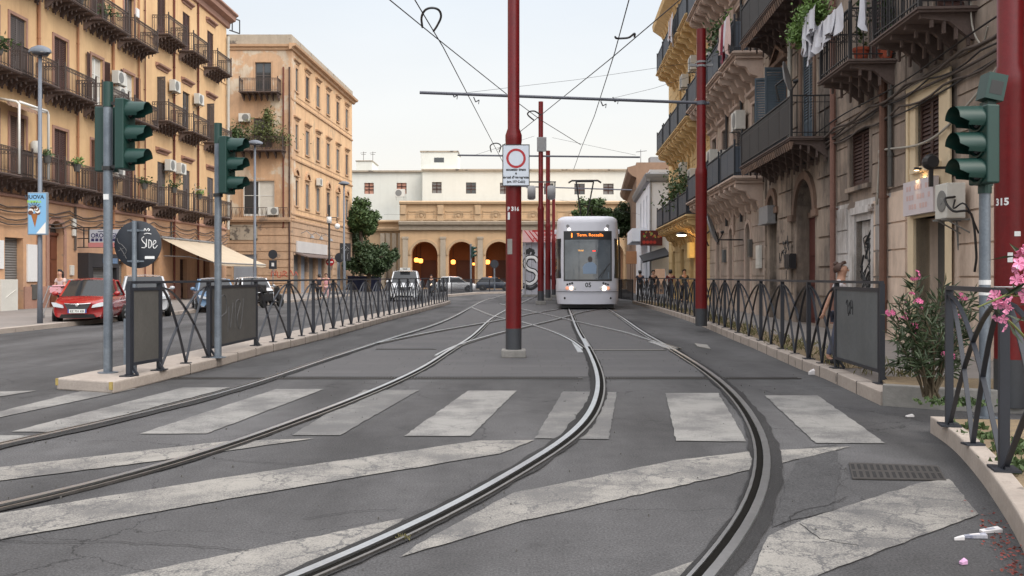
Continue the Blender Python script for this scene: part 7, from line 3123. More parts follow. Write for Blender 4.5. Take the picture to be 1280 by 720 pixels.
# corner side windows
for sgn in (-1, 1):
    b = MB()
    rows = []
    for j in range(11):
        f = j / 10
        z_ = 1.36 + 1.72 * f
        xi = 1.14 + .02 * math.sin(math.pi * f)
        e0 = sx(xi * sgn, z_)
        e1 = sgn * (.985 if .12 < f < .8 else .93)
        rows.append([tfront(e0 + (e1 - e0) * i / 6, z_, .01) for i in range(7)])
    b.grid(rows)
    part('corner_window', b, M_TGL, tram, smooth=True)
    b = MB()
    b.add([(sgn * (TW + .006), 1.6 + .0, 1.35), (sgn * (TW + .006), 24, 1.35), (sgn * (TW + .006), 24, 2.9), (sgn * (TW + .006), 1.6, 2.9)], [(0, 1, 2, 3)])
    part('side_windows', b, M_TGL, tram)
    # lamps
    for k, (dx, dz, r_, kind) in enumerate(((.70, .93, .075, 'headlight'), (.88, .93, .06, 'indicator'), (.57, .93, .05, 'small'))):
        c = tfront(sx(sgn * dx, dz), dz, .0)
        q = MB()
        q.lathe(c + Vector((0, .02, 0)), [(r_ * 1.3, -.0), (r_ * 1.3, -.035), (r_, -.04), (.001, -.045)], 14, axis='y')
        on = kind == 'headlight'
        part('headlight' if on else 'lamp', q, mat('headlamp_on', (1, .9, .75), emit=7 if sgn > 0 else 7, emitcol=(1, .85, .66), var=0) if on and sgn > 0 else (mat('headlamp_low', (1, .85, .7), emit=1.6, emitcol=(1, .75, .6), var=0) if on else (mat('lamp_amber', srgb(200, 140, 120), rough=.2, var=0, emit=.5, emitcol=(1, .4, .2)) if kind == 'indicator' else M_FRAMEW)), tram, smooth=True)
    q = MB()
    for k in range(3):
        c = tfront(sx(sgn * (.62 + .1 * k + .05), 1.1), 1.12 + .03 * (1 - k) , .0)
        q.lathe(c + Vector((0, .01, 0)), [(.045, 0), (.045, -.02), (.001, -.025)], 10, axis='y')
    part('marker_lamp', q, M_BLACKP, tram)
    q = MB()
    c = tfront(sx(sgn * .86, 3.62), 3.62)
    q.lathe(c + Vector((0, .02, 0)), [(.07, 0), (.07, -.06), (.001, -.065)], 12, axis='y')
    part('top_lamp', q, M_GREYBOX, tram)
    q = MB()
    c = tfront(sx(sgn * .8, 3.47), 3.47)
    q.lathe(c + Vector((0, .02, 0)), [(.055, 0), (.055, -.05), (.001, -.055)], 12, axis='y')
    part('top_lamp', q, mat('toplamp_on', (1, .95, .88), emit=4, emitcol=(1, .92, .85), var=0), tram)
    q = MB()
    c = tfront(sx(sgn * .98, .5), .5)
    q.lathe(c + Vector((0, .02, 0)), [(.055, 0), (.05, -.03), (.001, -.03)], 10, axis='y')
    part('jack_point', q, M_BLACKP, tram)
    q = MB()
    q.box(sgn * (TW + .02) - .05, sgn * (TW + .02) + .05, 1.05, 1.15, 3.3, 3.5)
    part('side_camera', q, M_TRAM, tram, bevel=.02)
b = MB()
vs_, fs_ = text_faces('05', .27, bold=.006)
b.add([tfront(sx(.02 + x, 1.0 + q_ * 0 + .05), .98 + q_, .006) for x, q_ in vs_], fs_)
part('fleet_number', b, M_BLACKP, tram)
b = MB()
b.box(-1.15, 1.15, .5, TL, .06, .3)
part('underframe', b, M_BLACKP, tram)
# pantograph
b = MB()
pz = 4.06
for s_ in (-1, 1):
    b.tube([(.12 * s_, 6.2, pz + .25), (.42 * s_, 4.6, pz + 1.95)], .035, 6)
    b.tube([(s_ * .12, 6.2, pz + .25), (s_ * .2, 7.4, pz + .2)], .03, 6)
b.tube([(-.12, 6.2, pz + .25), (.12, 6.2, pz + .25)], .05, 6)
b.box(-.25, .25, 5.7, 7.2, pz, pz + .2)
part('pantograph_arm', b, M_IRONB, tram)
b = MB()
for dy in (-.12, .18):
    b.tube([(-.78, 4.6 + dy, pz + 1.88), (-.62, 4.6 + dy, pz + 1.98), (.62, 4.6 + dy, pz + 1.98), (.78, 4.6 + dy, pz + 1.88)], .03, 5)
b.box(-.42, .42, 4.55, 4.65, pz + 1.9, pz + 1.95)
part('pantograph_head', b, M_IRONB, tram)

# ------------------------------------------------------------------ cars
M_CGLASS = mat('car_glass', (.022, .024, .027), rough=.06, var=0, spec=.4)
M_TYRE = mat('tyre', (.018, .018, .018), rough=.85, var=.2)
M_RIM = mat('rim', srgb(150, 152, 156), rough=.35, metal=.6, var=.1)
M_CLAMP = mat('car_lamp', srgb(205, 210, 215), rough=.1, var=.1, scale=12, spec=.8)
M_PLATE = mat('plate_white', srgb(214, 214, 210), rough=.5, var=0)
M_PBLUE = mat('plate_blue', srgb(30, 60, 140), rough=.5, var=0)
M_CHROME = mat('chrome', (.7, .7, .7), rough=.15, metal=1, var=0)


def car(name, label, cat, loc, yaw, L, W, Ht, paintm, prof, hoodz, beltz, wheel_r, wb, group=None, cladding=None, plate='FR 417 LX', rear=False, details=True):
    """local axes: nose at -Y, x across. prof: x positions (0..1 of L) of windscreen foot, roof front, roof rear, tail glass foot"""
    t = thing(name, label, cat, loc, group)
    t.rotation_euler = (0, 0, yaw)
    hw = W / 2
    wf, rf, rr_, tf = [p * L for p in prof]
    st = [(0.0, .42), (.04 * L, .68), (.10 * L, .86), (.18 * L, .96), (wf, 1), (rf, 1), ((rf + rr_) / 2, 1), (rr_, .99), (tf, .97), (.96 * L, .93), (L, .80)]

    def topz(y):
        if y <= wf:
            f = y / wf
            nose = hoodz * .80
            return nose + (hoodz - nose) * min(1, f * 1.25) ** .7 + (beltz - hoodz) * f
        if y >= tf:
            f = (y - tf) / max(L - tf, .01)
            return beltz - .10 * f
        return beltz

    zbot = .2
    body = MB()
    rows = []
    for y, k in st:
        x = hw * (.74 + .26 * min(1, k))
        zt = topz(y)
        inset = .0
        row = [(-x * .86, y + .0, zbot), (-x * .97, y, zbot + .12), (-x, y, zbot + (zt - zbot) * .45), (-x * .985, y, zbot + (zt - zbot) * .75), (-x * .93, y, zt - .03), (-x * .80, y, zt), (0, y, zt + (.035 if y < wf else 0))]
        row += [(-p[0], p[1], p[2]) for p in row[-2::-1]]
        rows.append(row)
    # bow the nose and tail in plan
    for ri in (0, 1, len(rows) - 1):
        bow = {0: .10, 1: .06}.get(ri, -.08)
        rows[ri] = [(p[0], p[1] + bow * (abs(p[0]) / hw) ** 2 * L * .35, p[2]) for p in rows[ri]]
    body.grid(rows)
    body.poly(rows[0])
    body.poly(rows[-1])
    bo = part('body', body, paintm, t, auto=False, smooth=True)
    sm = bo.modifiers.new('smooth', 'SUBSURF')
    sm.levels = sm.render_levels = 1
    # greenhouse
    tw = hw * .74
    bw = hw * .90
    gh = [(wf - .02 * L, bw, beltz - .02), (rf, tw, Ht - .05), ((rf + rr_) / 2, tw, Ht), (rr_, tw * .97, Ht - .04), (tf, bw * .95, beltz - .02)]
    roof = MB()
    rws = []
    for y, x, zz in gh[1:4]:
        rws.append([(-x, y, zz - .05), (-x * .93, y, zz), (0, y, zz + .03), (x * .93, y, zz), (x, y, zz - .05)])
    roof.grid(rws)
    # pillars
    def pil(a, c, w_=.06):
        roof.obox(a, c, w_, .05)
    for s_ in (-1, 1):
        pil((s_ * bw * .97, wf, beltz - .03), (s_ * tw * .98, rf, Ht - .06))
        pil((s_ * bw, (rf + rr_) / 2 + .02 * L, beltz - .02), (s_ * tw, (rf + rr_) / 2 + .02 * L, Ht - .03), .08)
        pil((s_ * bw * .95, tf - .02 * L, beltz - .03), (s_ * tw * .95, rr_ - .01, Ht - .06), .12)
    part('roof', roof, paintm, t, smooth=False, auto=True)
    g1 = MB()
    a, c = gh[0], gh[1]
    n = 6
    rws = []
    for y, x, zz, bowx in ((a[0] + .02, bw * .93, beltz - .02, .09), (c[0] - .01, tw * .93, Ht - .05, .05)):
        rws.append([(x * (-1 + 2 * i / n), y - bowx * (1 - (-1 + 2 * i / n) ** 2), zz) for i in range(n + 1)])
    g1.grid(rws)
    part('windscreen', g1, M_CGLASS, t, smooth=True)
    g2 = MB()
    for s_ in (-1, 1):
        g2.poly([(s_ * bw * .985, wf + .05, beltz - .02), (s_ * bw * .985, tf - .05, beltz - .02), (s_ * tw * .985, rr_ - .02, Ht - .07), (s_ * tw * .985, rf + .03, Ht - .07)])
    part('side_windows', g2, M_CGLASS, t)
    g3 = MB()
    g3.poly([(-bw * .86, tf + .02, beltz - .02), (bw * .86, tf + .02, beltz - .02), (tw * .86, rr_ + .02, Ht - .07), (-tw * .86, rr_ + .02, Ht - .07)])
    part('rear_window', g3, M_CGLASS, t)
    # wheels
    ya, yb = wb
    for y in (ya * L, yb * L):
        arch = MB()
        for s_ in (-1, 1):
            arch.lathe((s_ * hw * .972, y, wheel_r), [(wheel_r * 1.18, -.01), (wheel_r * 1.18, .012), (.01, .012)], 20, axis='x')
        part('wheel_arch', arch, M_BLACKP if cladding is None else cladding, t)
        for s_ in (-1, 1):
            q = MB()
            w2 = .19
            xc = s_ * (hw - .075)
            q.lathe((xc, y, wheel_r), [(wheel_r * .62, -w2 / 2), (wheel_r * .95, -w2 / 2), (wheel_r, -w2 / 3), (wheel_r, w2 / 3), (wheel_r * .95, w2 / 2), (wheel_r * .62, w2 / 2)], 20, axis='x')
            wo = part('wheel', q, M_TYRE, t, smooth=True)
            q = MB()
            q.lathe((xc + s_ * .07, y, wheel_r), [(wheel_r * .64, 0), (wheel_r * .6, s_ * .02)], 18, axis='x')
            for k in range(5):
                a_ = 2 * math.pi * k / 5
                q.obox((xc + s_ * .095, y, wheel_r), (xc + s_ * .1, y + wheel_r * .6 * math.cos(a_), wheel_r + wheel_r * .6 * math.sin(a_)), .06, .02)
            part('rim', q, M_RIM, wo)
    if not details:
        return t
    nz = topz(.04 * L)
    front = rows[0]

    def nose(x, zz, off=.012):
        f = abs(x) / hw
        zr = (zz - zbot) / max(nz - zbot, .1)
        base = .10 * f * f * L * .35 * .86
        return Vector((x, base - off - .02 * math.sin(max(0, min(1, zr)) * math.pi), zz))
    for s_ in (-1, 1):
        q = MB()
        z0_, z1_ = nz - .20, nz - .05
        pts = [(.52, z0_ + .02), (.9, z0_ + .06), (.98, z1_ + .03), (.80, z1_ + .02), (.55, z1_ - .05)]
        fr = [nose(s_ * hw * .96 * x, zz, .03 + .02) + Vector((0, .11 * max(0, x - .6) * L * .3, 0)) for x, zz in pts]
        bk = [p + Vector((0, .12, 0)) for p in fr]
        q.add(fr + bk, [list(range(5)), list(range(5, 10))[::-1]] + [(i, 5 + i, 5 + (i + 1) % 5, (i + 1) % 5) for i in range(5)])
        part('headlight', q, M_CLAMP, t)
        q = MB()
        q.ball((s_ * (hw + .1), wf + .22, beltz + .06), .1, .06, .07, n=8)
        q.obox((s_ * (hw - .06), wf + .22, beltz + .02), (s_ * (hw + .06), wf + .22, beltz + .04), .05, .03)
        part('mirror', q, paintm, t, smooth=True)
    q = MB()
    gz = nz - .2
    pts = [(-.46, gz + .14), (.46, gz + .14), (.34, gz - .02), (.16, gz - .07), (-.16, gz - .07), (-.34, gz - .02)]
    q.poly([nose(hw * x, zz, .035) for x, zz in pts])
    q.poly([nose(hw * x, zz, .03) for x, zz in [(-.66, zbot + .03), (.66, zbot + .03), (.56, zbot + .14), (-.56, zbot + .14)]])
    part('grille', q, M_BLACKP, t)
    q = MB()
    q.tube([nose(hw * x, gz + .15 - .02 * (1 - (x / .46) ** 2), .04) for x in (-.46, -.2, 0, .2, .46)], .012, 5)
    q.lathe(nose(0, gz + .1, .05), [(.05, 0), (.03, -.015)], 10, axis='y')
    part('grille_trim', q, M_CHROME, t)
    q = MB()
    c = nose(0, zbot + .23, .035)
    q.box(-.25, .25, c.y - .015, c.y, c.z - .055, c.z + .055, 0)
    for x0 in (-.25, .215):
        q.box(x0, x0 + .035, c.y - .017, c.y - .0145, c.z - .055, c.z + .055, 1)
    text_on(q, plate, .085, lambda x, q_: (x, c.y - .018, c.z - .032 + q_), bold=.002, mi=2)
    part('number_plate', q, [M_PLATE, M_PBLUE, M_SBLK], t)
    q = MB()
    for s_ in (-1, 1):
        for y in ((rf + rr_) / 2 + .06 * L, tf - .12 * L):
            q.box(s_ * (hw - .0) - .012, s_ * (hw - .0) + .012, y, y + .16, beltz - .16, beltz - .135)
    part('door_handle', q, M_BLACKP, t)
    return t


k9 = .9
M_CARRED = mat('car_red', srgb(150, 24, 26), rough=.22, var=.06, coat=.6, spec=.5)
M_CARSIL = mat('car_silver', srgb(176, 178, 182), rough=.25, var=.05, coat=.5, metal=.1)
M_CARWH = mat('car_white', srgb(208, 210, 214), rough=.25, var=.04, coat=.5)
M_CARBLU = mat('car_blue', srgb(96, 126, 158), rough=.25, var=.06, coat=.5)
M_CARDK = mat('car_darkblue', srgb(40, 48, 62), rough=.25, var=.06, coat=.5)
M_CARBRZ = mat('car_bronze', srgb(84, 78, 74), rough=.25, var=.06, coat=.5)
M_CLAD = mat('car_cladding', srgb(52, 52, 54), rough=.6, var=.1)


def place(px, py):
    p = G(px, py)
    return (p.x, p.y, 0)


car('parked_car', 'red hatchback parked by the left kerb, facing the camera', 'car', place(97, 407.5), rad(13), 3.55, 1.53, 1.36, M_CARRED, (.25, .44, .80, .95), .80, .86, .27, (.19, .81), plate='EZ 731 KR')
car('parked_car', 'silver and grey crossover parked behind the red hatchback', 'car', place(183, 396.5), rad(24), 3.9, 1.66, 1.48, M_CARSIL, (.24, .40, .84, .97), .90, .96, .33, (.19, .80), cladding=M_CLAD, plate='FB 205 TS')
car('parked_car', 'light blue car parked near the awning, behind the grey board panel', 'car', place(272, 391), rad(22), 3.6, 1.55, 1.36, M_CARBLU, (.25, .44, .80, .95), .82, .88, .28, (.19, .81), plate='DM 918 GA')
car('parked_car', 'white hatchback beyond the light blue car, partly hidden by the railing', 'car', place(325, 382.5), rad(26), 3.7, 1.58, 1.4, M_CARWH, (.24, .42, .82, .95), .82, .9, .29, (.19, .81), plate='CW 460 PN')
# taxi van
tv = car('taxi_van', 'white taxi van with roof sign driving along the road left of the railing', 'taxi', place(505, 377), rad(4), 4.0, 1.8, 1.78, M_CARWH, (.20, .36, .95, .985), 1.02, 1.08, .31, (.18, .80), plate='FT 632 VB')
b = MB()
b.box(-.3, .3, 1.2, 1.4, 1.80, 1.95, 0)
text_on(b, 'TAXI', .12, lambda x, q_: (x, 1.195, 1.83 + q_), bold=.004, mi=1)
part('roof_sign', b, [M_FRAMEW, M_SBLK], tv, bevel=.0)
car('passing_car', 'distant white car seen side-on before the station arches', 'car', place(596, 364.5), rad(88), 4.0, 1.7, 1.45, M_CARWH, (.24, .42, .82, .95), .85, .9, .3, (.19, .81), details=False)
car('passing_car', 'distant dark blue car beside the near red mast, before the station', 'car', place(641, 363.2), rad(88), 3.8, 1.7, 1.4, M_CARDK, (.24, .42, .82, .95), .85, .9, .3, (.19, .81), details=False)
bpy.context.view_layer.update()


# scooters
def scooter(px, py, yaw, label, col, box=True):
    p = G(px, py)
    t = thing('scooter', label, 'scooter', (p.x, p.y, 0))
    t.rotation_euler = (0, 0, yaw)
    b = MB()
    b.box(-.14, .14, .0, .12, .35, .95)
    b.box(-.15, .15, .12, .6, .22, .3)
    b.box(-.17, .17, .55, 1.3, .3, .68)
    b.box(-.06, .06, -.28, .0, .45, .6)
    part('body', b, col, t, bevel=.05)
    b = MB()
    b.box(-.14, .14, .5, 1.2, .69, .78)
    part('seat', b, M_BLACKP, t, bevel=.03)
    for y in (-.2, 1.1):
        b = MB()
        b.lathe((0, y, .24), [(.14, -.05), (.23, -.06), (.24, 0), (.23, .06), (.14, .05)], 16, axis='x')
        part('wheel', b, M_TYRE, t)
    b = MB()
    b.tube([(-.32, .12, 1.02), (0, .02, .98), (.32, .12, 1.02)], .025, 6)
    b.tube([(0, .02, .98), (0, -.2, .25)], .03, 6)
    part('handlebar', b, M_BLACKP, t)
    if box:
        b = MB()
        b.box(-.22, .22, 1.15, 1.55, .72, 1.08)
        part('top_case', b, M_BLACKP, t, bevel=.05)
    b = MB()
    b.lathe((0, -.02, .85), [(.08, 0), (.06, -.04), (.001, -.05)], 10, axis='y')
    part('headlight', b, mat('scooter_lamp', (1, .8, .6), emit=2.0, emitcol=(1, .7, .5), var=0) if not box else M_CLAMP, t)
    return t


scooter(347, 384, rad(160), 'black scooter with top case parked at the end of the left row of cars', M_BLACKP)
scooter(539, 370.5, rad(8), 'scooter with lit headlight ridden toward the camera beside the taxi', M_CARDK, False)
# ------------------------------------------------------------------ people
M_SKIN = mat('skin', srgb(190, 148, 126), rough=.6, var=.08, scale=6)
M_SKIN2 = mat('skin_tan', srgb(172, 130, 108), rough=.6, var=.08, scale=6)
M_HAIRB = mat('hair_brown', srgb(70, 44, 32), rough=.6, var=.3, scale=30)
M_HAIRK = mat('hair_black', srgb(24, 20, 20), rough=.5, var=.3, scale=30)
CL = {}


def cloth(r, g, b_):
    return mat('cloth_%d_%d_%d' % (r, g, b_), srgb(r, g, b_), rough=.9, var=.12, scale=7)


def skin_mesh(name, joints, edges, radii, m, parent, sub=2, root=0):
    me = bpy.data.meshes.new(name)
    me.from_pydata([tuple(j) for j in joints], edges, [])
    me.materials.append(m)
    o = bpy.data.objects.new(name, me)
    COL.objects.link(o)
    o.parent = parent
    WL[o.name] = WL[parent.name].copy()
    if not me.skin_vertices:
        md0 = o.modifiers.new('skin', 'SKIN')
    md0 = o.modifiers.get('skin') or o.modifiers.new('skin', 'SKIN')
    if not me.skin_vertices:
        with bpy.context.temp_override(object=o, active_object=o):
            bpy.ops.mesh.customdata_skin_add()
    for i, r in enumerate(radii):
        r = r if isinstance(r, tuple) else (r, r)
        me.skin_vertices[0].data[i].radius = r
        me.skin_vertices[0].data[i].use_root = (i == root)
    md0.use_smooth_shade = True
    md0.branch_smoothing = .6
    s = o.modifiers.new('subsurf', 'SUBSURF')
    s.levels = s.render_levels = sub
    return o


def person(loc, yaw, ht, label, top, bottom, hair, skin=None, stride=.18, arms=((.06, -.02), (.06, -.02)), bun=False, longhair=False, shorts=False, seated=False, bend=0.0, sleeves=True, sub=2):
    """local axes: facing -Y; joints laid out for height 1.7 then scaled"""
    t = thing('person', label, 'person', loc)
    t.rotation_euler = (0, 0, yaw)
    k = ht / 1.7
    sk = skin or M_SKIN
    V = lambda x, y, z_: Vector((x, y, z_)) * k
    bd = lambda z_: -bend * max(0, z_ - .9)
    j, e, r = [], [], []

    def add(p, rad_, par=None):
        j.append(p)
        r.append((rad_[0] * k, rad_[1] * k) if isinstance(rad_, tuple) else rad_ * k)
        if par is not None:
            e.append((par, len(j) - 1))
        return len(j) - 1
    hip = .9 if not seated else .82
    pel = add(V(0, 0, hip), (.145, .105))
    wa = add(V(0, bd(hip + .2), hip + .2), (.125, .09), pel)
    ch = add(V(0, bd(hip + .4), hip + .40), (.15, .10), wa)
    nk = add(V(0, bd(hip + .55) - .01, hip + .555), .06, ch)
    hb = add(V(0, bd(hip + .6) - .02, hip + .625), .068, nk)
    hm = add(V(0, bd(hip + .68) - .03, hip + .695), (.09, .105), hb)
    hd = add(V(0, bd(hip + .75) - .015, hip + .775), (.074, .088), hm)
    hands = []
    armj = []
    for i, s_ in enumerate((-1, 1)):
        sw, fw = arms[i]
        sh = add(V(s_ * .175, bd(hip + .5), hip + .50), .052, ch)
        el = add(V(s_ * (.205 + sw), bd(hip + .3) + .04 - fw * .4, hip + .235), .041, sh)
        wr = add(V(s_ * (.20 + sw * 1.2), bd(hip + .1) - .02 - fw, hip + .0 + max(0, fw) * .55), .028, el)
        armj.append((sh, el, wr))
        d = (j[wr] - j[el]).normalized()
        palm = j[wr] + d * .055 * k
        hands.append((j[wr].copy(), d, s_))
        add(palm, (.034, .018), wr)
        pi_ = len(j) - 1
        for f in range(4):
            off = Vector((0, (f - 1.5) * .017, 0)) * k
            a = add(palm + off + d * .045 * k, .0088, pi_)
            add(palm + off * 1.1 + d * (.085 - .012 * abs(f - 1)) * k + Vector((-s_ * .014 * k, 0, 0)), .0075, a)
        a = add(palm + Vector((0, -.034, 0)) * k - d * .012 * k, .010, pi_)
        add(palm + Vector((-s_ * .008, -.05, 0)) * k + d * .028 * k, .008, a)
    legs = []
    for i, s_ in enumerate((-1, 1)):
        st = stride * (1 if i else -1)
        hp_ = add(V(s_ * .09, 0, hip - .07), .085, pel)
        if seated:
            kn = add(V(s_ * .17, -.40, hip - .08), .062, hp_)
            an = add(V(s_ * .17, -.38, .36), .04, kn)
            toe = add(V(s_ * .17, -.54, .31), .032, an)
        else:
            kn = add(V(s_ * .095, -.04 - st * .55, .49), .058, hp_)
            an = add(V(s_ * .09, .0 - st, .085 + (.05 if st < 0 else 0)), .038, kn)
            toe = add(V(s_ * .105, -.17 - st, .035), .03, an)
        legs.append((hp_, kn, an, toe))
    skin_mesh('body', j, e, r, sk, t, sub)

    def sub_skin(name, idx, grow, m, trim=None):
        mp = {a: i for i, a in enumerate(idx)}
        jj = [j[a].copy() for a in idx]
        if trim:
            for a, (p, f) in trim.items():
                jj[mp[a]] = j[p].lerp(j[a], f)
        ee = [(mp[a], mp[c]) for a, c in e if a in mp and c in mp]
        rr_ = [((r[a][0] + grow * k, r[a][1] + grow * k) if isinstance(r[a], tuple) else r[a] + grow * k) for a in idx]
        skin_mesh(name, jj, ee, rr_, m, t, sub)
    ar = [x for a in armj for x in a[:2]]
    sub_skin('shirt', [pel, wa, ch] + ar, .026, top, {a[1]: (a[0], 1.0 if sleeves == 'long' else .55) for a in armj})
    lg = [x for l in legs for x in l[:3]]
    if shorts:
        sub_skin('shorts', [pel] + [x for l in legs for x in l[:2]], .016, bottom, {l[1]: (l[0], .8) for l in legs})
    else:
        sub_skin('trousers', [pel] + lg, .014, bottom, {l[2]: (l[1], .93) for l in legs})
    b = MB()
    for l in legs:
        a, c = j[l[2]], j[l[3]]
        b.ball((a + c) / 2 + Vector((0, 0, -.012 * k)), .05 * k, .13 * k, .045 * k, n=10)
    part('shoes', b, cloth(40, 38, 40), t, smooth=True)
    # hair, face
    c = j[hm] + Vector((0, .026, .012)) * k
    b = MB()
    rows = []
    for i in range(7):
        rows.append([c + Vector((.108 * math.sin(th) * math.cos(2 * math.pi * q / 14), .126 * math.sin(th) * math.sin(2 * math.pi * q / 14) + (.03 if math.sin(2 * math.pi * q / 14) < -.2 and i > 3 else 0), .112 * math.cos(th) + (.075 if math.sin(2 * math.pi * q / 14) < -.2 and i > 3 else 0))) * k for q in range(14) for th in ((math.pi * (.58 + .14 * math.sin(2 * math.pi * q / 14))) * i / 6,)])
    b.grid(rows, closed=True)
    if bun:
        b.ball(c + Vector((0, .075, .085)) * k, .05 * k, .05 * k, .045 * k, n=10)
    if longhair:
        b.ball(c + Vector((0, .05, -.09)) * k, .10 * k, .075 * k, .17 * k, n=10)
    part('hair', b, hair, t, smooth=True)
    b = MB()
    fc = j[hm]
    b.ball(fc + Vector((0, -.094, -.01)) * k, .012 * k, .014 * k, .022 * k, n=8)
    for s_ in (-1, 1):
        b.ball(fc + Vector((s_ * .08, .012, 0)) * k, .012 * k, .02 * k, .03 * k, n=8)
    part('nose_and_ears', b, sk, t, smooth=True)
    b = MB()
    for s_ in (-1, 1):
        b.ball(fc + Vector((s_ * .03, -.084, .018)) * k, .011 * k, .008 * k, .007 * k, n=8)
        b.obox(fc + Vector((s_ * .017, -.089, .038)) * k, fc + Vector((s_ * .047, -.08, .037)) * k, .006 * k, .005 * k)
    part('eyes', b, M_HAIRK, t)
    b = MB()
    b.ball(fc + Vector((0, -.085, -.052)) * k, .02 * k, .006 * k, .006 * k, n=8)
    part('mouth', b, mat('lips', srgb(150, 80, 74), var=0), t)
    return t, [Vector(p) for p in j], (pel, armj)


# woman behind the right railing, walking to the right, bun and white top
p = G(1060, 457.5, KZ)
w_, jj, _ = person((p.x - .07, p.y + .1, KZ), rad(66), 1.46, 'woman with brown hair in a bun and a white top, walking behind the right railing', cloth(222, 216, 220), cloth(84, 88, 104), M_HAIRB, M_SKIN2, bun=True, arms=((.05, -.26), (.03, .22)), stride=.2)
# woman on the left pavement by the red car, long dark hair, carrying things
p = G(72, 397.5, .12)
w_, jj, _ = person((p.x, p.y + .3, .12), rad(-20), 1.5, 'woman with long black hair and a white patterned top beside the red car', cloth(196, 176, 172), cloth(50, 48, 52), M_HAIRK, M_SKIN, longhair=True, arms=((.04, .26), (.02, .30)), stride=.06, bend=.12)
b = MB()
b.box(-.2, .16, -.42, -.16, .78, .98)
b.box(-.12, .22, -.44, -.2, .99, 1.04)
o = single('bag', b, cloth(214, 160, 168), 'pink and white bundle held by the black-haired woman beside the red car', 'bundle', (p.x, p.y + .3, .12), bevel=.04)
b = MB()
b.tube([(0, 0, 1.0), (-.2, -.25, .12)], .014, 6)
b.tube([(.12, .05, 1.0), (-.08, -.2, .12)], .014, 6)
b.tube([(-.05, .05, 1.0), (.17, 0, 1.0)], .016, 6)
for q in ((-.2, -.25, .06), (-.08, -.2, .06)):
    b.lathe(q, [(.06, -.02), (.06, .02)], 10, axis='x')
single('shopping_trolley', b, M_GREYBOX, 'thin folding trolley leaning in front of the black-haired woman', 'trolley', (p.x - .25, p.y - .05, .12))
# rider of the far scooter
p = G(539, 370.5)
person((p.x - .06, p.y + .62, -.02), rad(8), 1.62, 'scooter rider in dark clothes on the road beside the taxi', cloth(44, 44, 50), cloth(50, 52, 60), M_HAIRK, arms=((.05, .34), (.05, .34)), seated=True, sub=1)
# pedestrians far off
for px, py, yw, ht, lb, tp, bt, hr in ((522, 372, 170, 1.6, 'pedestrian in a dark red top behind the taxi van', (110, 44, 50), (60, 60, 70), M_HAIRK), (407.5, 374, 20, 1.6, 'pedestrian in a pink top by the shops of the corner house', (206, 150, 156), (190, 150, 150), M_HAIRB),
                                       (399, 375, 190, 1.55, 'dark-haired pedestrian near the shops of the corner house', (50, 50, 60), (40, 42, 50), M_HAIRK)):
    p = G(px, py, .0)
    person((p.x, p.y, 0), rad(yw), ht, lb, cloth(*tp), cloth(*bt), hr, sub=1)
for (x, y, yw, lb, tp, bt) in ((8.1, 47.0, 175, 'man in a dark red shirt walking away past the yellow house', (96, 40, 46), (50, 50, 62)), (7.6, 49.5, 10, 'pedestrian in black behind the far end of the right railing', (34, 34, 38), (40, 40, 46)), (7.3, 52.5, 185, 'pedestrian in dark blue near the bend by the white house', (46, 52, 70), (50, 50, 60)),
                               (8.5, 45.4, 15, 'pedestrian in a grey top close to the yellow house wall', (80, 84, 80), (40, 40, 44))):
    person((x, y, KZ), rad(yw), 1.6, lb, cloth(*tp), cloth(*bt), M_HAIRK, sub=1)

# ------------------------------------------------------------------ trees by the station
M_TREE = mat('tree_leaf', (.085, .14, .04), rough=.65, var=.5, scale=1.2, col2=(.045, .08, .024))
M_TREED = mat('tree_leaf_dark', (.045, .078, .026), rough=.65, var=.5, scale=1.2, col2=(.03, .055, .018))
M_BARK = mat('bark', srgb(92, 80, 68), rough=.95, var=.3, scale=4, bump=.5, bscale=15)


def tree(loc, h, crown, n, size, label, m, seed, trunk=.25):
    t = thing('tree', label, 'tree', loc)
    rr = random.Random(seed)
    cx, cy, cz, rx, ry, rz = crown
    b = MB()
    b.tube(spline([(0, 0, 0), (.1, .05, h * .3), (cx * .5, cy * .5, cz - rz * .4), (cx, cy, cz)], 4), [trunk * (1 - .6 * i / 12) for i in range(13)], 8)
    clumps = []
    for k in range(42):
        d = Vector((rr.gauss(0, 1), rr.gauss(0, 1), rr.gauss(0, 1))).normalized()
        q = rr.uniform(.35, .92)
        c = Vector((cx + d.x * rx * q, cy + d.y * ry * q, cz + d.z * rz * q))
        clumps.append((c, rr.uniform(.16, .34) * (rx + rz) / 2))
        if k < 9:
            b.tube([(cx * .6, cy * .6, cz - rz * .5), Vector((cx, cy, cz)).lerp(c, .5), c], [trunk * .4, trunk * .22, .03], 5)
    part('trunk', b, M_BARK, t, smooth=True)
    b = MB()
    for _ in range(n):
        c, r = clumps[rr.randrange(len(clumps))]
        d = Vector((rr.gauss(0, 1), rr.gauss(0, 1), rr.gauss(0, 1))).normalized() * r * rr.uniform(.3, 1.08)
        p = c + d
        a = Vector((rr.uniform(-1, 1), rr.uniform(-1, 1), rr.uniform(-1, .6))).normalized() * size * rr.uniform(.6, 1.3)
        q = a.cross(Vector((rr.uniform(-1, 1), rr.uniform(-1, 1), rr.uniform(-1, 1)))).normalized() * size * .5
        b.poly([p - a, p + q, p + a, p - q])
    part('crown', b, m, t)
    return t


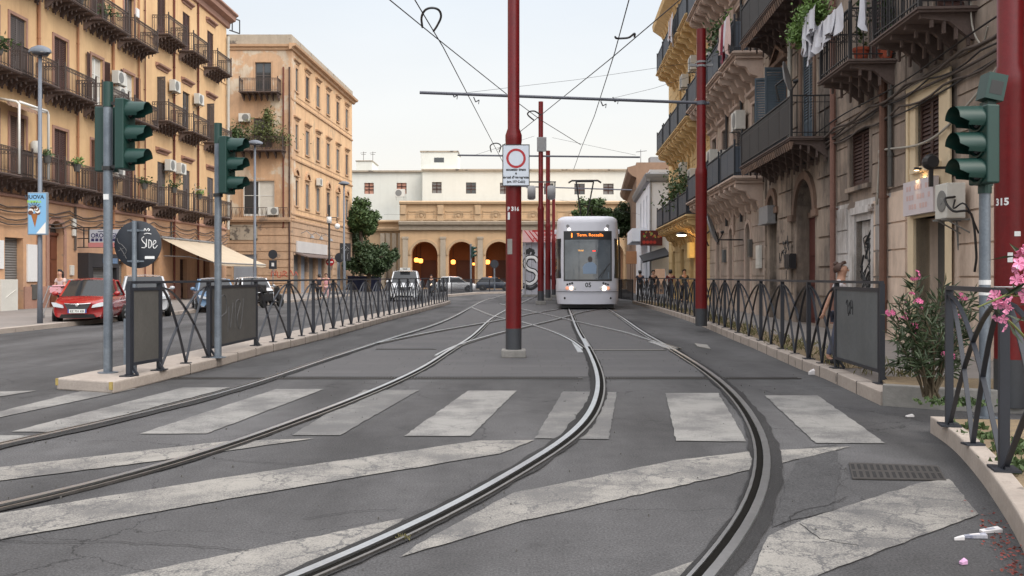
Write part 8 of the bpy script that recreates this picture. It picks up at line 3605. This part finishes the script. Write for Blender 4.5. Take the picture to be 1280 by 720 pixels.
kT = 92 / FL
p = P(451, 346, 92)
tree((p.x, 92, 0), 9, (0, 0, H + (346 - 276) * kT, 2.05, 1.9, 2.05), 10000, .17, 'rounded bright green tree rising behind the corner house', M_TREE, 1)
p = P(460, 346, 88)
tree((p.x, 88, 0), 5, (0, 0, H + (346 - 323) * 88 / FL, 2.8, 1.8, 1.55), 11000, .16, 'low dark bushy tree below the rounded one, above the blue skip', M_TREED, 2)
p = P(484, 346, 93)
tree((p.x, 93, 0), 5, (0, 0, H + (346 - 318) * kT, 1.35, 1.3, 1.5), 4000, .14, 'small dark tree left of the station arcade', M_TREED, 3)
p = P(440, 346, 96)
tree((p.x, 96, 0), 7, (0, 0, H + (346 - 300) * 96 / FL, 1.6, 1.6, 2.2), 4000, .15, 'dark tree tucked against the end of the corner house', M_TREED, 7)
k2 = 88 / FL
p = P(741, 346, 88)
tree((p.x, 88, 0), 9, (0, 0, H + (346 - 268) * k2, 2.0, 2.0, 1.7), 6500, .16, 'spreading tree directly behind the tram roof', M_TREE, 4)
p = P(772, 346, 90)
tree((p.x, 90, 0), 8, (0, 0, H + (346 - 275) * k2, 1.6, 1.8, 2.3), 5500, .16, 'taller dark tree right of the tram, beside the brown house', M_TREED, 5)
# blue skip / container below the trees
p = G(449, 364)
b = MB()
b.box(-2.2, 2.2, 0, 1.8, 0, 1.45)
for k in range(9):
    b.box(-2.1 + k * .5, -2.0 + k * .5, -.05, 0, .1, 1.35)
b.box(-2.25, 2.25, -.06, 1.86, 1.4, 1.5)
single('skip_container', b, mat('skip_blue', srgb(34, 42, 74), rough=.6, var=.2), 'dark blue ribbed container under the low bushy tree', 'container', (p.x - .3, p.y, 0))

# ------------------------------------------------------------------ oleanders
M_OLE = mat('oleander_leaf', (.05, .072, .028), rough=.55, var=.4, scale=9, col2=(.03, .05, .02))
M_OLEF = mat('oleander_flower', srgb(226, 128, 170), rough=.7, var=.2, scale=25, col2=srgb(206, 92, 140))
M_OLEP = mat('oleander_flower_pale', srgb(240, 168, 198), rough=.7, var=.15, scale=25, col2=srgb(230, 134, 172))
M_STEM = mat('oleander_stem', srgb(96, 84, 66), rough=.9, var=.2, scale=8)


def leaf(b, p, d, ln, wd, rr):
    d = d.normalized()
    s_ = d.cross(Vector((rr.uniform(-1, 1), rr.uniform(-1, 1), rr.uniform(-1, 1)))).normalized()
    n_ = d.cross(s_)
    m_ = p + d * ln * .5 + n_ * ln * .04
    b.add([p, m_ + s_ * wd, p + d * ln - n_ * ln * .05, m_ - s_ * wd], [(0, 1, 2, 3)])


def flower(b, c, r, n_, rr):
    n_ = n_.normalized()
    x = n_.cross(Vector((rr.uniform(-1, 1), rr.uniform(-1, 1), rr.uniform(-1, 1)))).normalized()
    y = n_.cross(x)
    for k in range(5):
        a = 2 * math.pi * k / 5
        u = x * math.cos(a) + y * math.sin(a)
        v = x * math.cos(a + .55) + y * math.sin(a + .55)
        w_ = x * math.cos(a - .45) + y * math.sin(a - .45)
        b.add([c, c + w_ * r * .7 + n_ * r * .3, c + u * r + n_ * r * .16, c + v * r * .8 + n_ * r * .4], [(0, 1, 2, 3)])


def oleander(loc, tips, label, seed, ln=.12, leaves=34, flowers=(), r=.022):
    t = thing('oleander_bush', label, 'oleander', loc)
    rr = random.Random(seed)
    st, lf, fl = MB(), MB(), MB()
    for i, tip in enumerate(tips):
        tip = Vector(tip)
        b0 = Vector((rr.uniform(-.08, .08), rr.uniform(-.06, .06), 0))
        m1 = b0.lerp(tip, .5) + Vector((rr.uniform(-.05, .05), rr.uniform(-.05, .05), .06))
        pts = spline([b0, m1, tip], 7)
        st.tube(pts, [.014 * (1 - .7 * q / (len(pts) - 1)) for q in range(len(pts))], 5)
        for q in range(leaves):
            f = .42 + .58 * (q / leaves) ** .6
            pos = pts[min(int(f * (len(pts) - 1)), len(pts) - 1)]
            ax = (tip - m1).normalized()
            d = (ax * rr.uniform(.1, 1.0) + Vector((rr.gauss(0, .7), rr.gauss(0, .7), rr.gauss(0, .5)))).normalized()
            leaf(lf, pos + Vector((rr.gauss(0, .012), rr.gauss(0, .012), rr.gauss(0, .02))), d, ln * rr.uniform(.7, 1.25), ln * .085, rr)
        if i in flowers:
            for q in range(6):
                d = Vector((rr.gauss(0, 1), rr.gauss(-.4, 1), rr.gauss(.4, .8))).normalized()
                flower(fl, tip + d * .055, r * rr.uniform(.8, 1.3), d, rr)
    part('stems', st, M_STEM, t)
    part('leaves', lf, M_OLE, t)
    part('blossoms', fl, M_OLEF, t)
    return t


base = G(1163, 497, .2)
S = FL / base.y


def tipat(px, py, dy):
    q = P(px, py, base.y + dy)
    return q - base


tp = [tipat(*q) for q in ((1143, 345, .1), (1122, 372, -.1), (1113, 392, .2), (1118, 415, -.2), (1137, 372, .3), (1150, 380, -.3), (1165, 385, .1), (1180, 352, .2), (1172, 370, .4), (1192, 395, -.2), (1205, 372, .3), (1216, 385, .1), (1212, 410, -.1), (1198, 425, .3), (1128, 438, -.25),
                              (1120, 448, .1), (1140, 410, .0), (1155, 425, -.3), (1178, 415, -.3), (1185, 445, -.2), (1150, 450, -.35), (1168, 405, .3), (1132, 398, .1), (1200, 455, .2), (1221, 362, .4), (1145, 435, .2), (1160, 440, .15))]
oleander(base, tp, 'oleander bush with pink flowers in the concrete planter', 3, ln=.15, leaves=38, flowers=(4, 10, 2, 16, 22, 9, 13, 19, 5, 0), r=.023)
# foreground oleander: rooted off to the right, one flowering branch reaches into view
b0 = Vector((2.72, 3.15, .125))
t = thing('oleander_bush', 'oleander branch with large pale pink blossoms reaching in from the right edge', 'oleander', b0)
rr = random.Random(21)
st, lf, fl = MB(), MB(), MB()
YB_ = 3.6
brs = [[(1330, 420), (1300, 350), (1262, 367), (1222, 384)], [(1330, 420), (1305, 370), (1285, 330), (1276, 318)], [(1335, 440), (1310, 392), (1282, 372), (1262, 370)], [(1335, 460), (1300, 440), (1262, 402), (1252, 398)], [(1330, 440), (1312, 340), (1300, 290)], [(1340, 450), (1320, 400), (1300, 400), (1280, 402)]]
for i, br_ in enumerate(brs):
    pts = [Vector((0, 0, 0)), Vector((.02, .1, .45))] + [P(x, y, YB_ + .05 * i) - b0 for x, y in br_]
    sp_ = spline(pts, 6)
    st.tube(sp_, [.012 * (1 - .75 * q / (len(sp_) - 1)) for q in range(len(sp_))], 6)
    for q in range(7):
        pos = sp_[-2 - q * 2]
        leaf(lf, pos, Vector((rr.gauss(0, .6), rr.gauss(0, .6), rr.gauss(.2, .5))), .11 * rr.uniform(.7, 1.2), .009, rr)
for x, y, n_, dy in ((1276, 330, 9, 0), (1283, 315, 6, .04), (1281, 352, 5, 0), (1246, 372, 7, .1), (1253, 380, 4, .06), (1286, 375, 5, .05), (1251, 398, 3, .12), (1285, 300, 4, 0), (1240, 380, 2, .1)):
    c = P(x, y, YB_ + dy) - b0
    for q in range(n_):
        d = Vector((rr.gauss(0, 1), rr.gauss(-.7, .6), rr.gauss(0, 1))).normalized()
        flower(fl, c + d * .018 + Vector((rr.gauss(0, .012), rr.gauss(0, .012), rr.gauss(0, .014))), .024 * rr.uniform(.85, 1.2), d, rr)
part('stems', st, mat('green_stem', srgb(120, 124, 70), rough=.8, var=.2), t)
part('leaves', lf, M_OLE, t)
part('blossoms', fl, M_OLEP, t)

# ------------------------------------------------------------------ weeds and litter
weeds = MB()
rr = random.Random(31)
for i in range(150):
    y = rr.uniform(11.5, 42)
    x = at_y(kv, y) + rr.uniform(.2, .85)
    for q in range(rr.randint(5, 14)):
        d = Vector((rr.gauss(0, .6), rr.gauss(0, .6), 1))
        leaf(weeds, Vector((x + rr.gauss(0, .07), y + rr.gauss(0, .07), KZ)), d, rr.uniform(.05, .22), .012, rr)
part('grass_weeds', weeds, mat('weed_green', (.10, .12, .04), rough=.8, var=.5, scale=6, col2=(.19, .15, .07)), None, (0, 0, 0), kind='stuff')
weeds = MB()
for c, n, r_ in ((G(1212, 536, .12), 50, .06), (G(1226, 548, .12), 60, .06), (G(1262, 566, .12), 70, .08), (G(1283, 586, .12), 160, .1), (G(1288, 560, .12), 120, .12), (G(1190, 505, .2), 90, .12), (G(1210, 505, .2), 70, .12)):
    for q in range(n):
        d = Vector((rr.gauss(0, .8), rr.gauss(0, .8), .8))
        leaf(weeds, c + Vector((rr.gauss(0, r_), rr.gauss(0, r_), 0)), d, rr.uniform(.03, .09), .02, rr)
part('grass_weeds', weeds, mat('weed_fresh', (.075, .12, .035), rough=.7, var=.4, scale=9, col2=(.04, .07, .02)), None, (0, 0, 0), kind='stuff')
weeds = MB()
for c in (G(503, 675), G(505, 676)):
    for q in range(16):
        leaf(weeds, c + Vector((rr.gauss(0, .015), rr.gauss(0, .015), .01)), Vector((rr.gauss(0, .5), rr.gauss(0, .5), 1)), rr.uniform(.015, .035), .005, rr)
part('grass_tuft', weeds, MATS['weed_green'], None, (0, 0, 0), kind='stuff')
M_PAPER = mat('paper_white', srgb(220, 216, 216), rough=.7, var=.1, scale=12)
M_PAPERB = mat('paper_blue', srgb(60, 72, 110), rough=.6, var=.3, scale=25, col2=srgb(200, 200, 205))


def flat_pack(px, py, w_, l_, ang, m, label, h=.012):
    p = G(px, py)
    M_ = Matrix.Rotation(rad(ang), 3, 'Z')
    b = MB(M_)
    b.add([(-l_, -w_, .0), (l_, -w_ * .9, .0), (l_ * .96, w_, .0), (-l_ * .9, w_ * .85, .0), (-l_, -w_, h), (l_, -w_ * .9, h * 1.6), (l_ * .96, w_, h * 2.2), (-l_ * .9, w_ * .85, h)], [(3, 2, 1, 0), (4, 5, 6, 7), (0, 1, 5, 4), (1, 2, 6, 5), (2, 3, 7, 6), (3, 0, 4, 7)], 0)
    b.add([(-l_ * .5, -w_ * .5, h * 1.45), (l_ * .4, -w_ * .5, h * 1.7), (l_ * .4, w_ * .5, h * 1.95), (-l_ * .5, w_ * .4, h * 1.5)], [(0, 1, 2, 3)], 1)
    return single('litter', b, m, label, 'litter', (p.x, p.y, .004))


flat_pack(1238, 666, .022, .06, 8, [M_PAPER, M_PAPERB], 'crushed white carton in the gutter by the near kerb, upper of two')
flat_pack(1219, 673, .016, .06, -4, [M_PAPERB, M_PAPER], 'flattened blue and white pack in the gutter, lower of two')
flat_pack(1199, 676, .006, .028, 3, [M_PAPER, M_PAPER], 'thin white paper strip left of the blue pack')
flat_pack(1204, 706, .012, .018, 20, [mat('petal_lilac', srgb(206, 160, 196), var=.1)] * 2, 'lilac scrap on the asphalt below the blue pack')
flat_pack(1137, 521.5, .02, .04, 10, [M_PAPER, M_PAPER], 'white paper scrap on the ramp beside the planter')
flat_pack(1236, 580, .03, .03, 30, [M_PAPER, M_PAPER], 'crumpled white tissue at the foot of a near railing post', h=.03)
flat_pack(1015, 468.5, .03, .05, 0, [M_PAPER, M_PAPER], 'crumpled white paper by the right kerb below the board panel', h=.04)
pet = MB()
for i in range(170):
    f = rr.random()
    c = G(1228 + 50 * f + rr.gauss(0, 9), 650 + 62 * f + rr.gauss(0, 16))
    if c.x > 2.9:
        continue
    leaf(pet, Vector((c.x, c.y, .008 + rr.random() * .006)), Vector((rr.gauss(0, 1), rr.gauss(0, 1), .1)), rr.uniform(.012, .03), .006, rr)
part('fallen_petals', pet, mat('petal_red', srgb(150, 66, 70), rough=.8, var=.4, scale=30, col2=srgb(120, 70, 50)), None, (0, 0, 0), kind='stuff')
gr = MB()
for i in range(420):
    key = rr.choice(['RR', 'RL', 'LR', 'LL'])
    q = rr.choice(near(paths[key], 25))
    c = Vector((q.x + rr.gauss(0, .28), q.y, .012))
    s_ = rr.uniform(.0015, .005)
    gr.box(c.x - s_, c.x + s_, c.y - s_, c.y + s_, .0, .012 + s_)
for i in range(220):
    y = rr.uniform(5, 30)
    x = rr.uniform(-7, 4.5)
    s_ = rr.uniform(.0015, .0035)
    gr.box(x - s_, x + s_, y - s_, y + s_, .0, .006 + s_)
part('gravel_crumbs', gr, M_PANELD, None, (0, 0, 0), kind='stuff')

# repeats of one kind share a group
GR = {'air conditioner': 'air conditioners on the house walls', 'person': 'people on the pavements and road', 'car': 'cars on the left side of the street', 'rail': 'tram rails in the road', 'rail plate': 'steel plates by the rails', 'drain': 'drain channels across the tracks',
      'railing': 'dark railings along the tracks', 'traffic light': 'traffic lights', 'tram mast': 'red masts carrying the overhead wires', 'wire': 'overhead wires and jumpers', 'wire fitting': 'fittings on the long arm', 'street lamp': 'street lamps on the left', 'road sign': 'road signs',
      'notice board': 'blank white wall panels', 'cabinet': 'cabinets by the orange house', 'potted plant': 'potted plants on balconies', 'awning': 'awnings', 'shop sign': 'shop signs', 'aerial': 'rooftop and balcony aerials', 'plant': 'plants growing on balconies', 'spotlight': 'wall spotlights',
      'laundry': 'laundry on the right balconies', 'satellite dish': 'satellite dishes', 'meter box': 'meter boxes on the right walls', 'lantern': 'orange lanterns in the arcade', 'tree': 'trees by the station', 'oleander': 'oleanders by the right kerb', 'litter': 'litter by the right kerb', 'scooter': 'scooters', 'building': 'houses along the street'}
for o in list(sc.objects):
    if o.parent is None and o.get('category') in GR and not o.get('group'):
        o['group'] = GR[o['category']]
